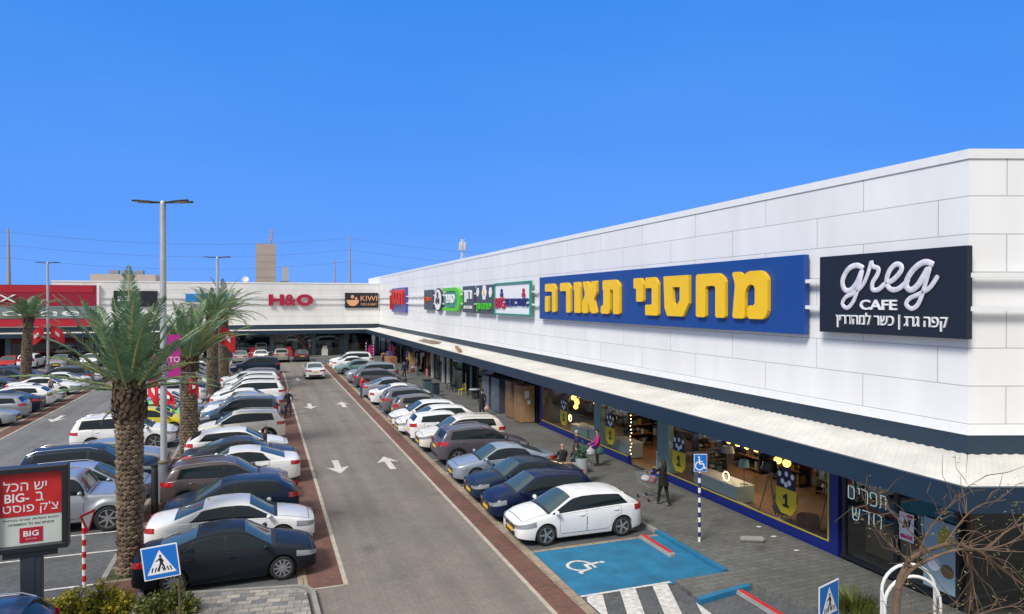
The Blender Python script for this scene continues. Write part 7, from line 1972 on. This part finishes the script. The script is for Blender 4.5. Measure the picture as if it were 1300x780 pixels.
for i, (y, cs) in enumerate(((49.0, 0), (57.0, 1), (60.5, 2), (65.0, 3), (69.0, 1), (77.5, 0), (86.0, 2), (90.0, 3), (94.0, 1))):
    rack('garment rack inside the main lane shops, %s' % ('opposite the bright yellow chair','first past the white pier','between the white piers','second past the white pier','behind the brown cartons','before the blue shop band','behind the orange-brown cartons','near the inner corner','at the inner corner')[i], 17.2, y, radians(80), cset[cs], 'garment racks in the main lane shops')

# more stock in the lamp shop: shelf units, unlit shades, fairy lights, cartons
def shelf_unit(label, x, y, rz, cols, seed):
    t = thing('shelf_unit', label, 'shelf', (x, y, .112), rz, 'shelf units in the lamp shop'); r_ = random.Random(seed); mb = MB()
    for s_ in (-.72, .72): mb.box(s_-.02, s_+.02, -.2, .2, 0, 2.0)
    mb.box(-.70, .70, .18, .2, .1, 1.98); mb.build('frame', M_trimblk, t)
    for k in range(4):
        z = .12+.48*k; mb = MB(); mb.box(-.70, .70, -.2, .178, z, z+.03); mb.build('shelf', M_woodwall, t)
        g_ = MB(); x_ = -.62
        while x_ < .5:
            w_ = r_.uniform(.1, .26); h_ = r_.uniform(.14, .36); c_ = r_.randrange(4)
            if r_.random() < .5: g_.bbox(x_, x_+w_, -.14, .1, z+.032, z+.032+h_, .01, c_)
            else: g_.lathe([(w_*.2, z+.032), (w_*.2, z+.05), (.012, z+.06), (.012, z+h_*.6), (w_*.5, z+h_*.6), (w_*.34, z+h_)], x_+w_/2, -.02, 10, c_)
            x_ += w_+r_.uniform(.02, .1)
        g_.build('stock', cols, t)
SC_ = [mat('stock_white', (.5,.5,.48), .6), mat('stock_teal', (.10,.24,.24), .6), mat('stock_brass', (.42,.28,.08), .35, metal=.6), mat('stock_black', (.02,.02,.022), .5)]
for i, (x, y, r) in enumerate(((19.9, 35.9, -90), (19.9, 33.6, -90), (19.9, 31.3, -90), (19.9, 24.2, -90), (19.9, 21.9, -90), (19.9, 19.6, -90), (17.9, 30.3, 0), (17.8, 24.3, 0))):
    shelf_unit('stocked dark shelf unit %s' % ('deep behind the far end of the first window','deep behind the amber globe cluster','deep behind the middle of the first window','deep behind the nearer window beside the entrance','deep behind the teal lamp','deep behind the tripod lamp','standing behind the far pilaster','standing behind the pilaster by the entrance')[i], x, y, radians(r), SC_, i)
for i, (x, y, z, c) in enumerate(((16.7, 34.9, 2.3, 3), (16.5, 32.4, 2.2, 1), (17.1, 31.6, 2.45, 0), (16.9, 29.2, 2.3, 3), (16.5, 23.3, 2.35, 0), (17.3, 22.6, 2.5, 3), (16.6, 20.3, 2.45, 2), (17.0, 18.2, 2.4, 3), (16.5, 16.9, 2.5, 1))):
    t = thing('pendant_lamp', 'unlit hanging shade %s' % ('above the slim grey lamp','above the short white-shaded lamp','behind the pale far pilaster','just beyond the shop entrance','just this side of the shop entrance','above the long white display step','above the teal drum shade','above the tub armchair','above the deep blue panel')[i], 'pendant lamp', (x, y, 3.46), 0, 'unlit hanging shades in the lamp shop'); k = z-3.46
    mb = MB(); mb.lathe([(.22, k-.12), (.16, k+.06), (.04, k+.12), (.03, k+.12)], n=16); mb.build('shade', SC_[c], t, smooth=True); mb = MB(); mb.bar((0,0,k+.1), (0,0,0), .007); mb.build('cord', M_black, t)
t = thing('fairy_lights', 'vertical string of tiny lit bulbs at the edge of the lamp shop entrance', 'string lights', (15.75, 27.32, .42)); mb = MB()
for i in range(16): mb.sphere((.02*cos(i*2.1), .03*sin(i*1.7), .05+.16*i), .024, 6, 4)
mb.build('bulbs', M_bulbw, t); mb = MB(); mb.bar((0,0,0), (0,0,2.9), .006); mb.build('cord', M_black, t)
for i, (y, lab) in enumerate(((34.5, 'ring lamp glowing in the first lamp shop window'), (20.9, 'small glowing ring lamp standing on the long white display step'))):
    t = thing('ring_lamp', lab, 'lamp', (16.05, y, .66+.112 if i else .75)); mb = MB(); mb.tube([(0, .17*cos(a), .2+.17*sin(a)) for a in [2*pi*q/18 for q in range(19)]], .014, 6); mb.build('ring', M_bulbw, t, smooth=True); mb = MB(); mb.lathe([(.07,0),(.07,.02),(.01,.025),(.01,.03)], n=10); mb.build('foot', M_black, t)
# litter scraps on the pavement
for i, (x, y) in enumerate(((14.9, 17.1), (14.7, 15.9), (15.1, 18.0))):
    mb = MB(); r_ = random.Random(i); mb.add([(.12*cos(a)*r_.uniform(.6,1), .08*sin(a)*r_.uniform(.6,1), .012*r_.random()) for a in [2*pi*q/7 for q in range(7)]], [tuple(range(7))]); o = mb.build('paper_scrap', M_signwhite); o.location = (x, y, .106); tag(o, ('white paper scrap on the pavement below the nearest window badge','white paper scrap on the pavement closest to the cafe door','white paper scrap on the pavement below the tripod lamp')[i], 'litter', 'paper scraps on the pavement')
